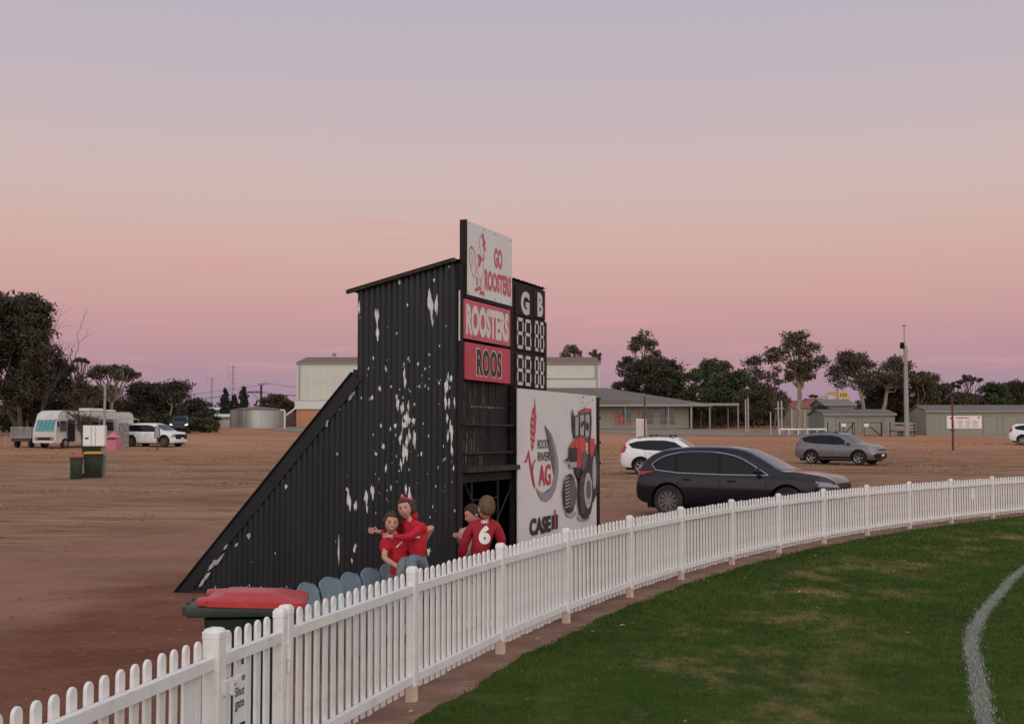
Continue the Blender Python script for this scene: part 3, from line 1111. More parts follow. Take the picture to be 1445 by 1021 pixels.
# ================================================================ wheelie bins
def wheelie_bin(label, loc, rz, lid_mat, W=0.58, D=0.70, H=1.07, sticker=False, group='wheelie bins'):
    root = thing('wheelie_bin', label, 'bin', loc, rz, group)
    # local +x points to the front of the bin, the handle is at -x
    rings = [(0.0, 0.235, 0.40, 0.05), (0.03, 0.25, 0.42, 0.05), (0.55, 0.272, 0.49, 0.02), (H - 0.16, 0.285, 0.54, 0.0), (H - 0.15, 0.292, 0.555, 0.0)]
    m = MB()
    vs, fs = [], []
    rad = 0.05
    kx = D / 0.70
    for z, hw, L, sh in rings:
        hw = hw * W / 0.58
        L = L * kx
        x0, x1 = -0.26 * kx + sh, -0.26 * kx + sh + L
        for (cx_, cy_, a0) in ((x1 - rad, hw - rad, 0), (x0 + rad, hw - rad, 90), (x0 + rad, -hw + rad, 180), (x1 - rad, -hw + rad, 270)):
            for k in range(4):
                a = R(a0 + k * 30)
                vs.append((cx_ + rad * math.cos(a), cy_ + rad * math.sin(a), z))
    n = 16
    for q in range(len(rings) - 1):
        for i in range(n):
            fs.append((q * n + i, q * n + (i + 1) % n, (q + 1) * n + (i + 1) % n, (q + 1) * n + i))
    fs.append(tuple(range(n - 1, -1, -1)))
    fs.append(tuple(range((len(rings) - 1) * n, len(rings) * n)))
    m.add(vs, fs)
    m.build('body', M['bin_green'], root, smooth=40)
    # rim collar with the deeper ledge that carries the handle
    hw = W / 2
    x0, x1 = -0.37 * kx, 0.34 * kx
    rim = MB().box((x0 + x1) / 2, 0, H - 0.105, x1 - x0, W + 0.01, 0.065, bev=0.018)
    rim.build('rim', M['bin_green'], root, smooth=35)
    MB().tube([(x0 + 0.0, -hw * 0.8, H - 0.10), (x0 + 0.0, hw * 0.8, H - 0.10)], 0.017, 10).box(x0, hw * .75, H - .10, .05, .03, .05).box(x0, -hw * .75, H - .10, .05, .03, .05).box(x0, 0, H - .10, .05, .03, .05).build('handle', M['bin_green'], root, smooth=40)
    # lid: shallow dome with a raised middle panel
    lid = MB()
    prof = [(0.0, 0.0), (0.0, 0.034), (0.03, 0.052), (0.10, 0.058), (0.125, 0.074), (0.19, 0.078)]
    vs, fs = [], []
    lx0, lx1 = -0.262 * kx, 0.355 * kx
    lw = W / 2 + 0.012
    for ins, h in prof:
        r_ = max(0.02, 0.055 - ins * 0.2)
        for (sx, sy, a0) in ((1, 1, 0), (-1, 1, 90), (-1, -1, 180), (1, -1, 270)):
            xx = (lx1 - ins * 1.25) if sx > 0 else (lx0 + ins * 0.9)
            yy = (lw - ins) * sy
            for k in range(4):
                a = R(a0 + 30 * k)
                fall = 0.020 * (xx - lx0) / (lx1 - lx0)
                vs.append((xx - sx * r_ + r_ * math.cos(a), yy - sy * r_ + r_ * math.sin(a), H - 0.070 + h - fall))
    for q in range(len(prof) - 1):
        for i in range(16):
            fs.append((q * 16 + i, q * 16 + (i + 1) % 16, (q + 1) * 16 + (i + 1) % 16, (q + 1) * 16 + i))
    fs.append(tuple(range(15, -1, -1)))
    fs.append(tuple(range((len(prof) - 1) * 16, len(prof) * 16)))
    lid.add(vs, fs)
    for sy in (-1, 1):
        lid.box(lx0 + 0.03, sy * hw * 0.78, H - 0.045, 0.14, 0.10, 0.05, bev=0.015)
    lid.build('lid', lid_mat, root, smooth=28)
    for sy in (-1, 1):
        w_ = MB().lathe([(0.03, -0.022), (0.095, -0.025), (0.10, -0.015), (0.10, 0.015), (0.095, 0.025), (0.03, 0.022)], 18, 'y')
        wo_ = w_.build('wheel', M['rubber'], root, smooth=40)
        wo_.location = (-0.27 * kx, sy * (hw - 0.03), 0.10)
    if sticker:
        s_ = MB()
        s_.box(0.0, -hw * 0.925, H * 0.62, 0.16, 0.05, 0.11)
        s_.build('sticker', M['print_shirt'], root)
    return root


wheelie_bin('near green wheelie bin with red lid standing behind the fence by the gate', (-1.665, 8.20, 0), R(6), M['bin_red'], H=1.02, W=.55)
yb = spot(131, 674)
wheelie_bin('big dark green bin with yellow lid at the foot of the pole', (yb.x, yb.y, yb.z), R(-70), M['bin_yellow'], W=0.80, D=0.80, H=1.12, sticker=True)
rb = spot(112, 675)
wheelie_bin('small dark green bin with faded red lid left of the yellow lidded bin', (rb.x, rb.y - .4, rb.z), R(-75), M['bin_red'], W=0.52, D=0.56, H=1.0, sticker=True)
gb = spot(129, 640)
wheelie_bin('far dark green bin behind the white meter cabinet', (gb.x, gb.y, gb.z), R(-80), M['bin_green'], W=1.25, D=1.0, H=1.30)


# ================================================================ stadium seats behind the fence
def seat_shell():
    path = [(-0.235, 0.385), (-0.215, 0.425), (-0.12, 0.425), (0.02, 0.405), (0.12, 0.415), (0.175, 0.455), (0.205, 0.53), (0.226, 0.600), (0.238, 0.640), (0.247, 0.665), (0.250, 0.677), (0.251, 0.682)]
    halfw = [0.18, 0.19, 0.20, 0.20, 0.195, 0.195, 0.20, 0.202, 0.197, 0.182, 0.160, 0.122]
    nu = 12
    vs, fs = [], []
    for layer in (0, 1):
        for i, ((y, z), hw) in enumerate(zip(path, halfw)):
            for k in range(nu + 1):
                u = -1 + 2 * k / nu
                cup = 0.022 * u * u
                yy = y - (cup if i > 5 else 0)
                zz = z + (cup * 0.7 if i <= 5 else 0) - (0.022 * u * u if i >= 8 else 0)
                o = 0.012 * layer
                yy += o if i > 5 else o * .4
                zz -= 0 if i > 5 else o
                vs.append((hw * u, yy, zz))
    n, w = len(path), nu + 1
    for i in range(n - 1):
        for k in range(nu):
            a = i * w + k
            fs.append((a, a + 1, a + w + 1, a + w))
            a += n * w
            fs.append((a + w, a + w + 1, a + 1, a))
    bd = [k for k in range(w)] + [i * w + nu for i in range(1, n)] + [(n - 1) * w + k for k in range(nu - 1, -1, -1)] + [i * w for i in range(n - 2, 0, -1)]
    for q in range(len(bd)):
        a, b_ = bd[q], bd[(q + 1) % len(bd)]
        fs.append((a, b_, b_ + n * w, a + n * w))
    return MB().add(vs, fs)


seat_labels = ['first blue grey plastic seat of the row, nearest the red lidded bin', 'second blue grey plastic seat from the red lidded bin',
               'third blue grey plastic seat from the red lidded bin', 'fourth blue grey plastic seat from the red lidded bin',
               'fifth blue grey plastic seat, next to the girls', 'blue grey plastic seat the two girls are sitting on']
sa0 = math.atan2(11.08 - CY, -1.760 - CX)
SR = math.hypot(11.08 - CY, -1.760 - CX)
seat0 = None
SEATS = []
for i, lb in enumerate(seat_labels):
    a = sa0 - i * 0.445 / SR
    p = Vector((CX + SR * math.cos(a), CY + SR * math.sin(a), 0))
    rz = a - math.pi / 2 + R(RNG.uniform(-3, 3))
    SEATS.append((p, rz))
    if seat0 is None:
        seat0 = thing('plastic_seat', lb, 'seat', p, rz, 'row of blue grey plastic seats behind the fence')
        seat_shell().build('shell', M['seat_blue'], seat0, smooth=50)
        for sx in (-1, 1):
            MB().tube([(sx * 0.14, -0.16, 0.0), (sx * 0.14, -0.15, 0.40)], 0.014, 8).build('leg', M['galv'], seat0, smooth=40)
            MB().tube([(sx * 0.14, 0.16, 0.0), (sx * 0.14, 0.13, 0.395)], 0.014, 8).build('leg', M['galv'], seat0, smooth=40)
        MB().bar((-0.2, 0.0, 0.375), (0.2, 0.0, 0.375), 0.04, 0.03).build('crossbar', M['galv'], seat0)
    else:
        dup(seat0, p, rz, lb)
# ================================================================ scoreboard
sc0 = at(645, 700, 15.1)
SB = Vector((sc0.x, 15.1, 0))
SBR = math.atan2(1.0, 0.377)
sb_inv = (Matrix.Translation(SB) @ Matrix.Rotation(SBR, 4, 'Z')).inverted()
_o = sb_inv @ Vector((0, 0, EYE))


def front_pt(px, py, y=0.0):
    d = sb_inv.to_3x3() @ ray(px, py)
    t = (y - _o.y) / d.y
    q = _o + d * t
    return q.x, q.z


def side_pt(px, py, x=0.0):
    d = sb_inv.to_3x3() @ ray(px, py)
    t = (x - _o.x) / d.x
    q = _o + d * t
    return q.y, q.z


board = thing('scoreboard', 'tall black corrugated iron football scoreboard with a sloping wing and team name signs', 'scoreboard', SB, SBR)
TOP0 = side_pt(645, 369)[1]
yb_, TOP1 = side_pt(506, 411)
yk, zk = side_pt(506, 521)
yt = 3.80
PITCHC, AMP = 0.0762, 0.0135
FW = 3.22                                   # width of the front


def iron_x(y):
    return -0.012 - AMP * (0.5 + 0.5 * math.cos(2 * math.pi * y / PITCHC))


def wall_top(y):
    if y <= yb_:
        return TOP0 + (TOP1 - TOP0) * y / yb_
    return max(0.02, zk * (yt - y) / (yt - yb_) + 0.0)


# corrugated sheets, each its own part
y0 = 0.0
edges = [0.0, 0.70, yb_, 1.93, 2.56, 3.18, yt]
for a, b_ in zip(edges[:-1], edges[1:]):
    m = MB()
    n = max(8, int((b_ - a) / PITCHC * 10))
    vs, fs = [], []
    for k in range(n + 1):
        y = a + (b_ - a) * k / n
        zt = wall_top(y - 1e-6 if k == n else y + 1e-6)
        x = iron_x(y)
        zb = 0.03
        vs += [(x, y, zb), (x, y, zb + (zt - zb) * .5), (x, y, zt), (x + 0.0015, y, zb), (x + 0.0015, y, zb + (zt - zb) * .5), (x + 0.0015, y, zt)]
    for k in range(n):
        i, j = 6 * k, 6 * k + 6
        fs += [(i, j, j + 1, i + 1), (i + 1, j + 1, j + 2, i + 2), (i + 3, i + 4, j + 4, j + 3), (i + 4, i + 5, j + 5, j + 4), (i + 2, j + 2, j + 5, i + 5)]
    m.add(vs, fs)
    m.build('corrugated_sheet', M['black_iron'], board, smooth=50, fix=False)
# far side wall and back wall of the tower, plain iron
MB().box(FW - 0.02, yb_ / 2, TOP1 / 2, 0.03, yb_ - 0.06, TOP1 - 0.05).build('far_wall', M['black_iron'], board)
MB().box(FW / 2, yb_ - 0.02, TOP1 / 2, FW - 0.08, 0.03, TOP1 - 0.06).build('rear_wall', M['black_iron'], board)
# framing of the wing behind its sheets
m = MB()
m.bar((0.06, yb_ + .03, 0.05), (0.06, yb_ + .03, zk), 0.09, 0.09, (0, 1, 0))
m.bar((0.06, yb_, zk * .45), (0.06, yt - (yt - yb_) * .45, zk * .45), 0.07, 0.09)
m.bar((0.06, yb_, 0.12), (0.06, yt - .1, 0.12), 0.07, 0.09)
m.build('wing_frame', M['black_timber'], board)
# broad flashing down the slope and along the roof edge
sl = Vector((0, yt - yb_, -zk)).normalized()
a = Vector((-0.030, yb_ + 0.05, zk - 0.05))
b_ = Vector((-0.030, yt + 0.13, -0.06))
m = MB()
perp = Vector((0, zk, yt - yb_)).normalized()
q = [(v.y, v.z) for v in (a + perp * .02, b_ + perp * .02, b_ - perp * 0.145, a - perp * 0.145)]
m.prism(q, 'x', -0.036, -0.024)
m.bar(a + perp * .02 + Vector((0.06, 0, 0)), b_ + perp * .02 + Vector((0.06, 0, 0)), 0.19, 0.012, perp)
m.build('edge_flashing', M['black_iron'], board)
# roof
m = MB()
ey, ez = side_pt(493, 414)
slope = (TOP1 - TOP0) / yb_
vs, fs = [], []
nn = 120
ys = (0.035, ey)
for k in range(nn + 1):
    x = -0.09 + (FW + 0.16) * k / nn
    w = 0.009 * math.cos(2 * math.pi * x / PITCHC)
    jag = 0.02 * math.sin(k * 1.7) + 0.015 * math.sin(k * 0.6)
    for y in (ys[0] - abs(jag), ys[1]):
        z = TOP0 + slope * y + 0.035 + w
        vs += [(x, y, z), (x, y, z + 0.004)]
for k in range(nn):
    i, j = 4 * k, 4 * k + 4
    fs += [(i, i + 2, j + 2, j), (i + 1, j + 1, j + 3, i + 3), (i, j, j + 1, i + 1), (i + 2, i + 3, j + 3, j + 2)]
m.add(vs, fs)
m.build('roof', M['black_iron'], board, smooth=50)
m = MB()
m.bar((-0.075, 0.0, TOP0 + 0.012), (-0.075, ey - .005, TOP0 + slope * ey + 0.012), 0.05, 0.035)
m.build('barge_board', M['raw_timber'], board)

# front framing and boards
m = MB().box(0.065, 0.03, TOP0 / 2, 0.125, 0.10, TOP0 - 0.04)
m.build('corner_post', M['black_timber'], board)
m = MB().box(-0.008, -0.028, 3.42, 0.016, 0.012, 0.60)
m.build('corner_strip', M['flake'], board)
SH = front_pt(668, 662)[1]                  # shelf height
xp, _ = front_pt(722, 600)                  # right post of the open bay
nb_boards = 7
for k in range(nb_boards):
    x0 = 0.13 + (xp - 0.13) * k / nb_boards
    x1 = 0.13 + (xp - 0.13) * (k + 1) / nb_boards
    MB().box((x0 + x1) / 2, 0.055 + RNG.uniform(-.006, .006), (SH + TOP0) / 2, x1 - x0 - 0.006, 0.025, TOP0 - SH - 0.05).build('board', M['black_timber'], board)
MB().box((xp + FW) / 2, 0.04, (2.62 + TOP0) / 2, FW - xp - 0.01, 0.04, TOP0 - 2.62 - .01).build('score_backing', M['black_panel'], board)
MB().box((0.13 + xp) / 2, -0.02, SH, xp - 0.12, 0.20, 0.06).build('shelf', M['raw_timber'], board)
MB().box((0.13 + xp) / 2, 0.01, SH - 0.10, xp - 0.12, 0.06, 0.10).build('beam', M['black_timber'], board)
MB().box(xp + 0.035, -0.01, 1.33, 0.075, 0.08, 2.66).build('post', M['black_steel'], board)
MB().box(FW - 0.05, 0.03, 1.8, 0.08, 0.08, 3.6).build('post', M['black_steel'], board)
for py in (600, 639):
    _, z = front_pt(684, py)
    MB().tube([(0.10, -0.05, z), (xp + 0.03, -0.05, z)], 0.020, 8).build('bar', M['black_steel'], board, smooth=50)
xm, _ = front_pt(724, 600)
MB().tube([(xm - .06, -0.055, SH - .4), (xm - .06, -0.055, 2.62)], 0.018, 8).build('bar', M['black_steel'], board, smooth=50)
for px in (667, 704):
    x, _ = front_pt(px, 700)
    MB().tube([(x, 0.02, 0.0), (x, 0.02, SH - 0.05)], 0.019, 8).build('bar', M['black_steel'], board, smooth=50)
for (pa, pb) in (((650, 672), (678, 738)), ((724, 676), (694, 748))):
    xa, za = front_pt(*pa)
    xb, zb = front_pt(*pb)
    MB().tube([(xa, -0.01, za), (xb, -0.01, zb)], 0.013, 8).build('brace', M['black_steel'], board, smooth=50)
xa, za = front_pt(667, 706)
xb, _ = front_pt(706, 706)
MB().tube([(xa, 0.03, za), (xb, 0.03, za)], 0.012, 8).build('brace', M['black_steel'], board, smooth=50)
# grime streaks of bare wood showing on the boards
rs = random.Random(17)
m = MB()
for k in range(90):
    x = 0.15 + (rs.random() ** 2.0) * 0.75
    z = rs.uniform(SH + 0.05, 2.62) if k % 3 else rs.uniform(SH + .03, SH + .45)
    h = rs.uniform(0.04, 0.22)
    w = rs.uniform(0.006, 0.016)
    m.flat([(x, z - h / 2), (x + w, z - h / 3), (x + w * .8, z + h / 3), (x + w * .4, z + h / 2)], 'y', 0.031)
xa, za = front_pt(668, 573)
xb, zb = front_pt(712, 580)
for k in range(26):
    u = k / 25
    x = xa + (xb - xa) * u
    m.flat([(x, za - .012 - .01 * math.sin(k)), (x + rs.uniform(.015, .045), za - .010), (x + .03, za + rs.uniform(.002, .02)), (x, za + .006)], 'y', 0.030)
st_ = m.build('weathered_streaks', mat('bare_wood', (0.21, 0.165, 0.125), 0.9, island=0.6), board)
tag(st_, kind='stuff')
x, z = front_pt(704, 548)
MB().box(x, 0.03, z, 0.035, 0.01, 0.30).build('timber_scrap', M['raw_timber'], board)


# ---------------------------------------------------------------- signs on the front
def sign(name, pxs, face_mat, y=-0.03, th=0.035, label=None):
    (l, t, b2), r_ = pxs
    x0, z1 = front_pt(l, t, y)
    _, z0 = front_pt(l, b2, y)
    x1, _ = front_pt(r_, 450, y)
    o = MB().box((x0 + x1) / 2, y + th / 2, (z0 + z1) / 2, x1 - x0, th, z1 - z0).build(name, face_mat, board)
    if label:
        o['label'] = label
    return o, x0, x1, z0, z1, y - 0.002


go, x0, x1, z0, z1, y = sign('sign', ((659.5, 311, 415), 722.5), M['sign_white'], -0.045, 0.012, 'white GO ROOSTERS sign with a red rooster')
MB().box(x0 - 0.018, y + 0.045, (z0 + z1) / 2, 0.032, 0.085, z1 - z0 + .02).build('sign_edge', M['black_timber'], go)
MB().box((x0 + x1) / 2, y + 0.035, z0 - 0.022, x1 - x0 + .03, 0.05, 0.04).build('sign_edge', M['black_timber'], go)
mb = MB()


def slab(u, w):
    return u, w


arch = lambda u, w: (u, w * (0.90 + 0.10 * abs(2 * u - 1)) - 0.05 * abs(2 * u - 1))
W_, H_ = x1 - x0, z1 - z0
text_on(mb, 'GO', x0 + W_ * .575, x0 + W_ * .765, z0 + H_ * .48, z0 + H_ * .775, y, 0.05)
text_on(mb, 'ROOSTERS', x0 + W_ * .365, x0 + W_ * .975, z0 + H_ * .135, z0 + H_ * .44, y, 0.055, arch)
mb.build('lettering', M['sign_red_pale'], go, fix=False)
# a plain line drawing of a rooster in profile
def stroke(mb, pts, w, y, ax=None):
    P_ = [Vector((p[0], 0, p[1])) for p in pts]
    for i in range(len(P_) - 1):
        a, b_ = P_[i], P_[i + 1]
        d = (b_ - a)
        if d.length < 1e-6:
            continue
        d.normalize()
        nrm = Vector((-d.z, 0, d.x)) * w / 2
        e = d * w * .3
        yy = Vector((0, y - 0.0002 * (i % 3), 0))
        mb.add([a - e - nrm + yy, b_ + e - nrm + yy, b_ + e + nrm + yy, a - e + nrm + yy], [(0, 1, 2, 3)])


def rp(u, w):
    """rooster sketch in sign fractions"""
    return (x0 + W_ * u, z0 + H_ * w)


mb = MB()
red = MB()
comb = [rp(.295, .86), rp(.32, .92), rp(.345, .90), rp(.355, .84), rp(.385, .80), rp(.37, .73), rp(.40, .69), rp(.365, .66), rp(.34, .72), rp(.325, .80)]
red.flat(comb, 'y', y)
beard = [rp(.33, .57), rp(.355, .62), rp(.36, .55), rp(.34, .51)]
red.flat(beard, 'y', y - .0004)
bow = [rp(.20, .58), rp(.26, .60), rp(.33, .53), rp(.29, .50), rp(.255, .41), rp(.225, .44), rp(.235, .53)]
red.flat(bow, 'y', y - .0006)
feet = [[rp(.15, .10), rp(.26, .16), rp(.30, .12), rp(.16, .06)], [rp(.27, .10), rp(.35, .10), rp(.37, .05), rp(.25, .04)], [rp(.19, .26), rp(.21, .26), rp(.22, .15), rp(.19, .15)]]
for k, f_ in enumerate(feet):
    red.flat(f_, 'y', y - .0008 - .0002 * k)
tail = [rp(.05, .62), rp(.07, .68), rp(.11, .66), rp(.12, .61), rp(.09, .645), rp(.07, .63)]
red.flat(tail, 'y', y)
red.build('rooster_drawing', M['sign_red_pale'], go, fix=False)
w = 0.009
for pts in ([rp(.30, .88), rp(.265, .84), rp(.245, .76), rp(.26, .68), rp(.28, .62)], [rp(.36, .80), rp(.355, .70), rp(.34, .63), rp(.31, .58)],
            [rp(.12, .66), rp(.155, .58), rp(.16, .48), rp(.17, .40)], [rp(.05, .64), rp(.04, .52), rp(.06, .40), rp(.10, .30), rp(.15, .24)],
            [rp(.08, .60), rp(.10, .50), rp(.09, .40)], [rp(.33, .50), rp(.345, .40), rp(.32, .30), rp(.28, .24), rp(.24, .26)], [rp(.19, .40), rp(.16, .32), rp(.19, .25)],
            [rp(.22, .44), rp(.20, .36), rp(.24, .29)], [rp(.27, .24), rp(.27, .14)], [rp(.30, .25), rp(.31, .11)], [rp(.31, .74), rp(.325, .76), rp(.33, .72)]):
    mb = MB()
    stroke(mb, pts, w, y - .0012)
    mb.build('rooster_outline', M['print_red'], go, fix=False)
for u in (.03, .35, .6, .97):
    for v_ in (.03, .965):
        MB().lathe([(0.010, 0.0), (0.010, 0.004)], 8, 'y', Matrix.Translation((x0 + W_ * u, y - .002, z0 + H_ * v_))).build('screw', M['rust'], go)

nm, x0, x1, z0, z1, y = sign('name_board', ((655.5, 421, 477), 720), M['sign_red_pale'], -0.035, 0.02, 'red name board reading ROOSTERS in cream letters')
mb = MB()
text_on(mb, 'ROOSTERS', x0 + .045, x1 - .06, z0 + .05, z1 - .05, y, 0.055)
mb.build('lettering', M['sign_cream'], nm, fix=False)
nm, x0, x1, z0, z1, y = sign('name_board', ((656.5, 482, 534.5), 720), M['sign_red'], -0.035, 0.02, 'red name board reading ROOS in black letters')
W_ = x1 - x0
mb = MB()
text_on(mb, 'ROOS', x0 + W_ * .225, x0 + W_ * .80, z0 + .045, z1 - .045, y, 0.065, spacing=1.12)
mb.build('lettering_outline', M['sign_cream'], nm, fix=False)
mb = MB()
text_on(mb, 'ROOS', x0 + W_ * .237, x0 + W_ * .788, z0 + .058, z1 - .058, y - .0015, 0.042, spacing=1.12)
mb.build('lettering', M['sign_black'], nm, fix=False)


# ---------------------------------------------------------------- goals and behinds panels
def seven(mb, x0, x1, z0, z1, y, t=0.030):
    g = 0.006
    zm = (z0 + z1) / 2

    def hseg(z):
        mb.flat([(x0 + t * .9, z - t / 2), (x1 - t * .9, z - t / 2), (x1 - t * .45, z), (x1 - t * .9, z + t / 2), (x0 + t * .9, z + t / 2), (x0 + t * .45, z)], 'y', y)

    def vseg(x, a, b_):
        mb.flat([(x, a + t * .3), (x + t / 2, a + t * .75), (x + t / 2, b_ - t * .75), (x, b_ - t * .3), (x - t / 2, b_ - t * .75), (x - t / 2, a + t * .75)], 'y', y - .0004)
    for z in (z0 + t / 2, zm, z1 - t / 2):
        hseg(z)
    for x in (x0 + t / 2, x1 - t / 2):
        vseg(x, z0 + t / 2 + g, zm - g)
        vseg(x, zm + g, z1 - t / 2 - g)


def px_box(l, r_, t, b2, y):
    x0, z1 = front_pt(l, t, y)
    _, z0 = front_pt(l, b2, y)
    x1, _ = front_pt(r_, 480, y)
    return x0, x1, z0, z1


yy = 0.0
cells = [('G', (727.5, 752), (402, 443)), (88, (727.5, 752), (444, 493)), (88, (727.5, 752), (497, 545)),
         ('B', (753, 769.5), (406.5, 447)), (88, (753, 769.5), (449, 497)), (88, (753, 769.5), (500, 549))]
for what, (l, r_), (t, b2) in cells:
    x0, x1, z0, z1 = px_box(l, r_, t, b2, yy)
    c_ = MB().box((x0 + x1) / 2, yy + 0.012, (z0 + z1) / 2, x1 - x0 - .008, 0.022, z1 - z0 - .01).build('score_panel', M['black_panel'], board)
    mb = MB()
    w, h = x1 - x0, z1 - z0
    if isinstance(what, str):
        xa = x0 + w * (.30 if what == 'G' else .32)
        text_on(mb, what, xa, x0 + w * .80, z0 + h * .06, z0 + h * (.88 if what == 'G' else .90), yy - .001, 0.05)
        mb.build('letter', M['digit'], c_, fix=False)
    else:
        for k in range(2):
            a = x0 + w * (.08 + .45 * k)
            m2 = MB()
            seven(m2, a, a + w * .37, z0 + h * .05, z0 + h * .95, yy - .001, 0.046)
            m2.build('digit', M['digit'], c_, fix=False)

# ---------------------------------------------------------------- peeling paint: flakes lifted off the black iron
FL = [(608, 430, 10, 50), (616, 430, 6, 30), (611, 455, 3, 14), (532, 445, 7, 26), (533, 470, 5, 22), (507, 435, 4, 22), (564, 398, 5, 7), (613, 395, 3, 6), (634, 376, 5, 7),
      (630, 545, 6, 28), (634, 568, 4, 22), (637, 607, 6, 35), (568, 575, 7, 20), (575, 590, 6, 26), (558, 600, 5, 9), (585, 620, 6, 30),
      (583, 594, 5, 10), (570, 640, 6, 28), (566, 655, 4, 20), (493, 707, 7, 36), (502, 713, 6, 17), (517, 702, 7, 22), (518, 717, 3, 18), (526, 693, 7, 26),
      (567, 705, 4, 12), (552, 688, 4, 9), (573, 690, 4, 14), (545, 660, 4, 14), (478, 778, 3, 46), (500, 775, 3, 12), (502, 770, 5, 8), (497, 790, 3, 10),
      (541, 630, 5, 9), (551, 605, 3, 9), (640, 660, 3, 9), (644, 725, 3, 8), (642, 720, 2, 6), (525, 561, 4, 8), (536, 548, 6, 9), (552, 545, 4, 5), (576, 506, 3, 6),
      (590, 513, 3, 6), (527, 505, 3, 6), (520, 520, 3, 6), (490, 690, 4, 7), (351, 756, 7, 8), (404, 686, 6, 8), (605, 777, 5, 14), (600, 765, 4, 10), (560, 470, 3, 5),
      (575, 430, 3, 5), (545, 520, 4, 10), (600, 520, 3, 5), (606, 500, 3, 4), (585, 570, 4, 6), (592, 545, 4, 5), (620, 540, 3, 5), (531, 640, 4, 6), (538, 600, 3, 8), (560, 560, 4, 14), (595, 640, 3, 8)]
rs = random.Random(23)
m = MB()


def flake(yc, zc, hw, hh):
    step = PITCHC / 22
    n = max(2, int(2 * hw / step) + 1)
    cols = []
    ph = rs.uniform(0, 6)
    lean = rs.uniform(-.2, .2)
    for k in range(n + 1):
        u = -1 + 2 * k / n
        y = yc + u * hw
        e = max(0.22, 1 - abs(u) ** 3)
        t_ = hh * e * (0.75 + 0.35 * math.sin(ph + 3.1 * u) + rs.uniform(-.18, .18))
        b2 = hh * e * (0.75 + 0.35 * math.sin(ph * 1.7 + 4.3 * u) + rs.uniform(-.25, .25))
        cols.append((y, zc - max(b2, .002) + lean * u * hh, zc + max(t_, .002) + lean * u * hh))
    vs, fs = [], []
    for (y, a, b2) in cols:
        lim = wall_top(y) - .004
        x = iron_x(y) - 0.002
        vs += [(x, y, min(max(a, .035), lim)), (x, y, min(max(b2, .036), lim))]
    for k in range(len(cols) - 1):
        fs.append((2 * k, 2 * k + 2, 2 * k + 3, 2 * k + 1))
    m.add(vs, fs)


rf = random.Random(5)
for k in range(16):
    FL.append((rf.gauss(572, 9), rf.gauss(612, 38), rf.uniform(3.5, 6.5), rf.uniform(10, 26)))
for k in range(7):
    FL.append((rf.gauss(635, 3), rf.uniform(530, 640), rf.uniform(3, 5), rf.uniform(10, 24)))
for (px, py, w, h) in FL:
    yc, zc = side_pt(px, py, -.015)
    if yc < 0.02 or yc > yt - 0.1:
        continue
    y2, z2 = side_pt(px + w / 2, py + h / 2, -.015)
    flake(yc, zc, max(0.011, .80 * abs(y2 - yc)), .92 * abs(z2 - zc))
for k in range(120):
    if rs.random() < 0.62:
        px, py = rs.gauss(575, 45), rs.gauss(600, 85)
    else:
        px, py = rs.uniform(300, 645), rs.uniform(400, 830)
    if not (290 < px < 644 and py < 832):
        continue
    yc, zc = side_pt(px, py, -.015)
    if 0.02 < yc < yt - .1 and 0.1 < zc < wall_top(yc) - .12:
        s = rs.choice((.6, .8, 1, 1.3, 1.8))
        flake(yc, zc, 0.0042 * s, rs.uniform(0.006, 0.018) * s)
for k in range(46):
    yc = rs.uniform(0.1, 3.4)
    flake(yc, rs.uniform(.06, .14), .006, rs.uniform(.008, .02))
fl = m.build('peeling_paint', M['flake'], board)
tag(fl, kind='stuff')
# bare patches on the flashing
m = MB()
for (px, py, L, w) in ((300, 796, 26, 6), (292, 812, 14, 6), (309, 790, 26, 5), (285, 822, 16, 6), (318, 772, 10, 4), (334, 768, 9, 4), (351, 755, 7, 5), (495, 560, 10, 5), (498, 556, 9, 5), (461, 600, 5, 4), (462, 595, 6, 3), (476, 640, 4, 4)):
    yc, zc = side_pt(px, py, -.037)
    Lm, wm = L / 118.0, w / 118.0
    pts = []
    for k in range(12):
        a = 2 * math.pi * k / 12
        rr_ = 1 + rs.uniform(-.35, .25)
        v_ = sl * (Lm / 2 * math.cos(a) * rr_) + perp * (wm / 2 * math.sin(a) * rr_)
        pts.append((yc + v_.y, zc + v_.z))
    m.flat(pts, 'x', -0.0375)
tag(m.build('bare_patches', mat('bare_metal_patch', (0.33, 0.34, 0.35), 0.7, var=.2), board), kind='stuff')

# ================================================================ billboard beside it
BY = -0.12
bbx0, bbz1 = front_pt(731.5, 547.5, BY)
bbx1, _ = front_pt(841.5, 640, BY)
bb = thing('billboard', 'white advertising billboard with a red tractor picture beside the scoreboard', 'billboard', SB, SBR)
BZ0 = 0.42
xs_ = front_pt(813, 650, BY)[0]
for a, b_ in ((bbx0, xs_ - .002), (xs_ + .002, bbx1)):
    MB().box((a + b_) / 2, BY + 0.012, (BZ0 + bbz1) / 2, b_ - a, 0.022, bbz1 - BZ0).build('panel', M['sign_white'], bb)
for x in (bbx0 + 0.15, (bbx0 + bbx1) / 2, bbx1 - 0.2):
    MB().box(x, BY + 0.065, (bbz1 - .05) / 2, 0.07, 0.08, bbz1 - .05).build('post', M['black_steel'], bb)
for z in (0.6, 1.5, 2.4):
    MB().box((bbx0 + bbx1) / 2, BY + 0.125, z, bbx1 - bbx0 - .05, 0.035, 0.06).build('rail', M['black_steel'], bb)
px_, pz_ = front_pt(848, 562, BY)
poly = MB().tube([(px_, BY + .06, 0), (px_, BY + .06, pz_)], 0.035, 10)
poly.build('end_pole', M['black_steel'], bb, smooth=50)
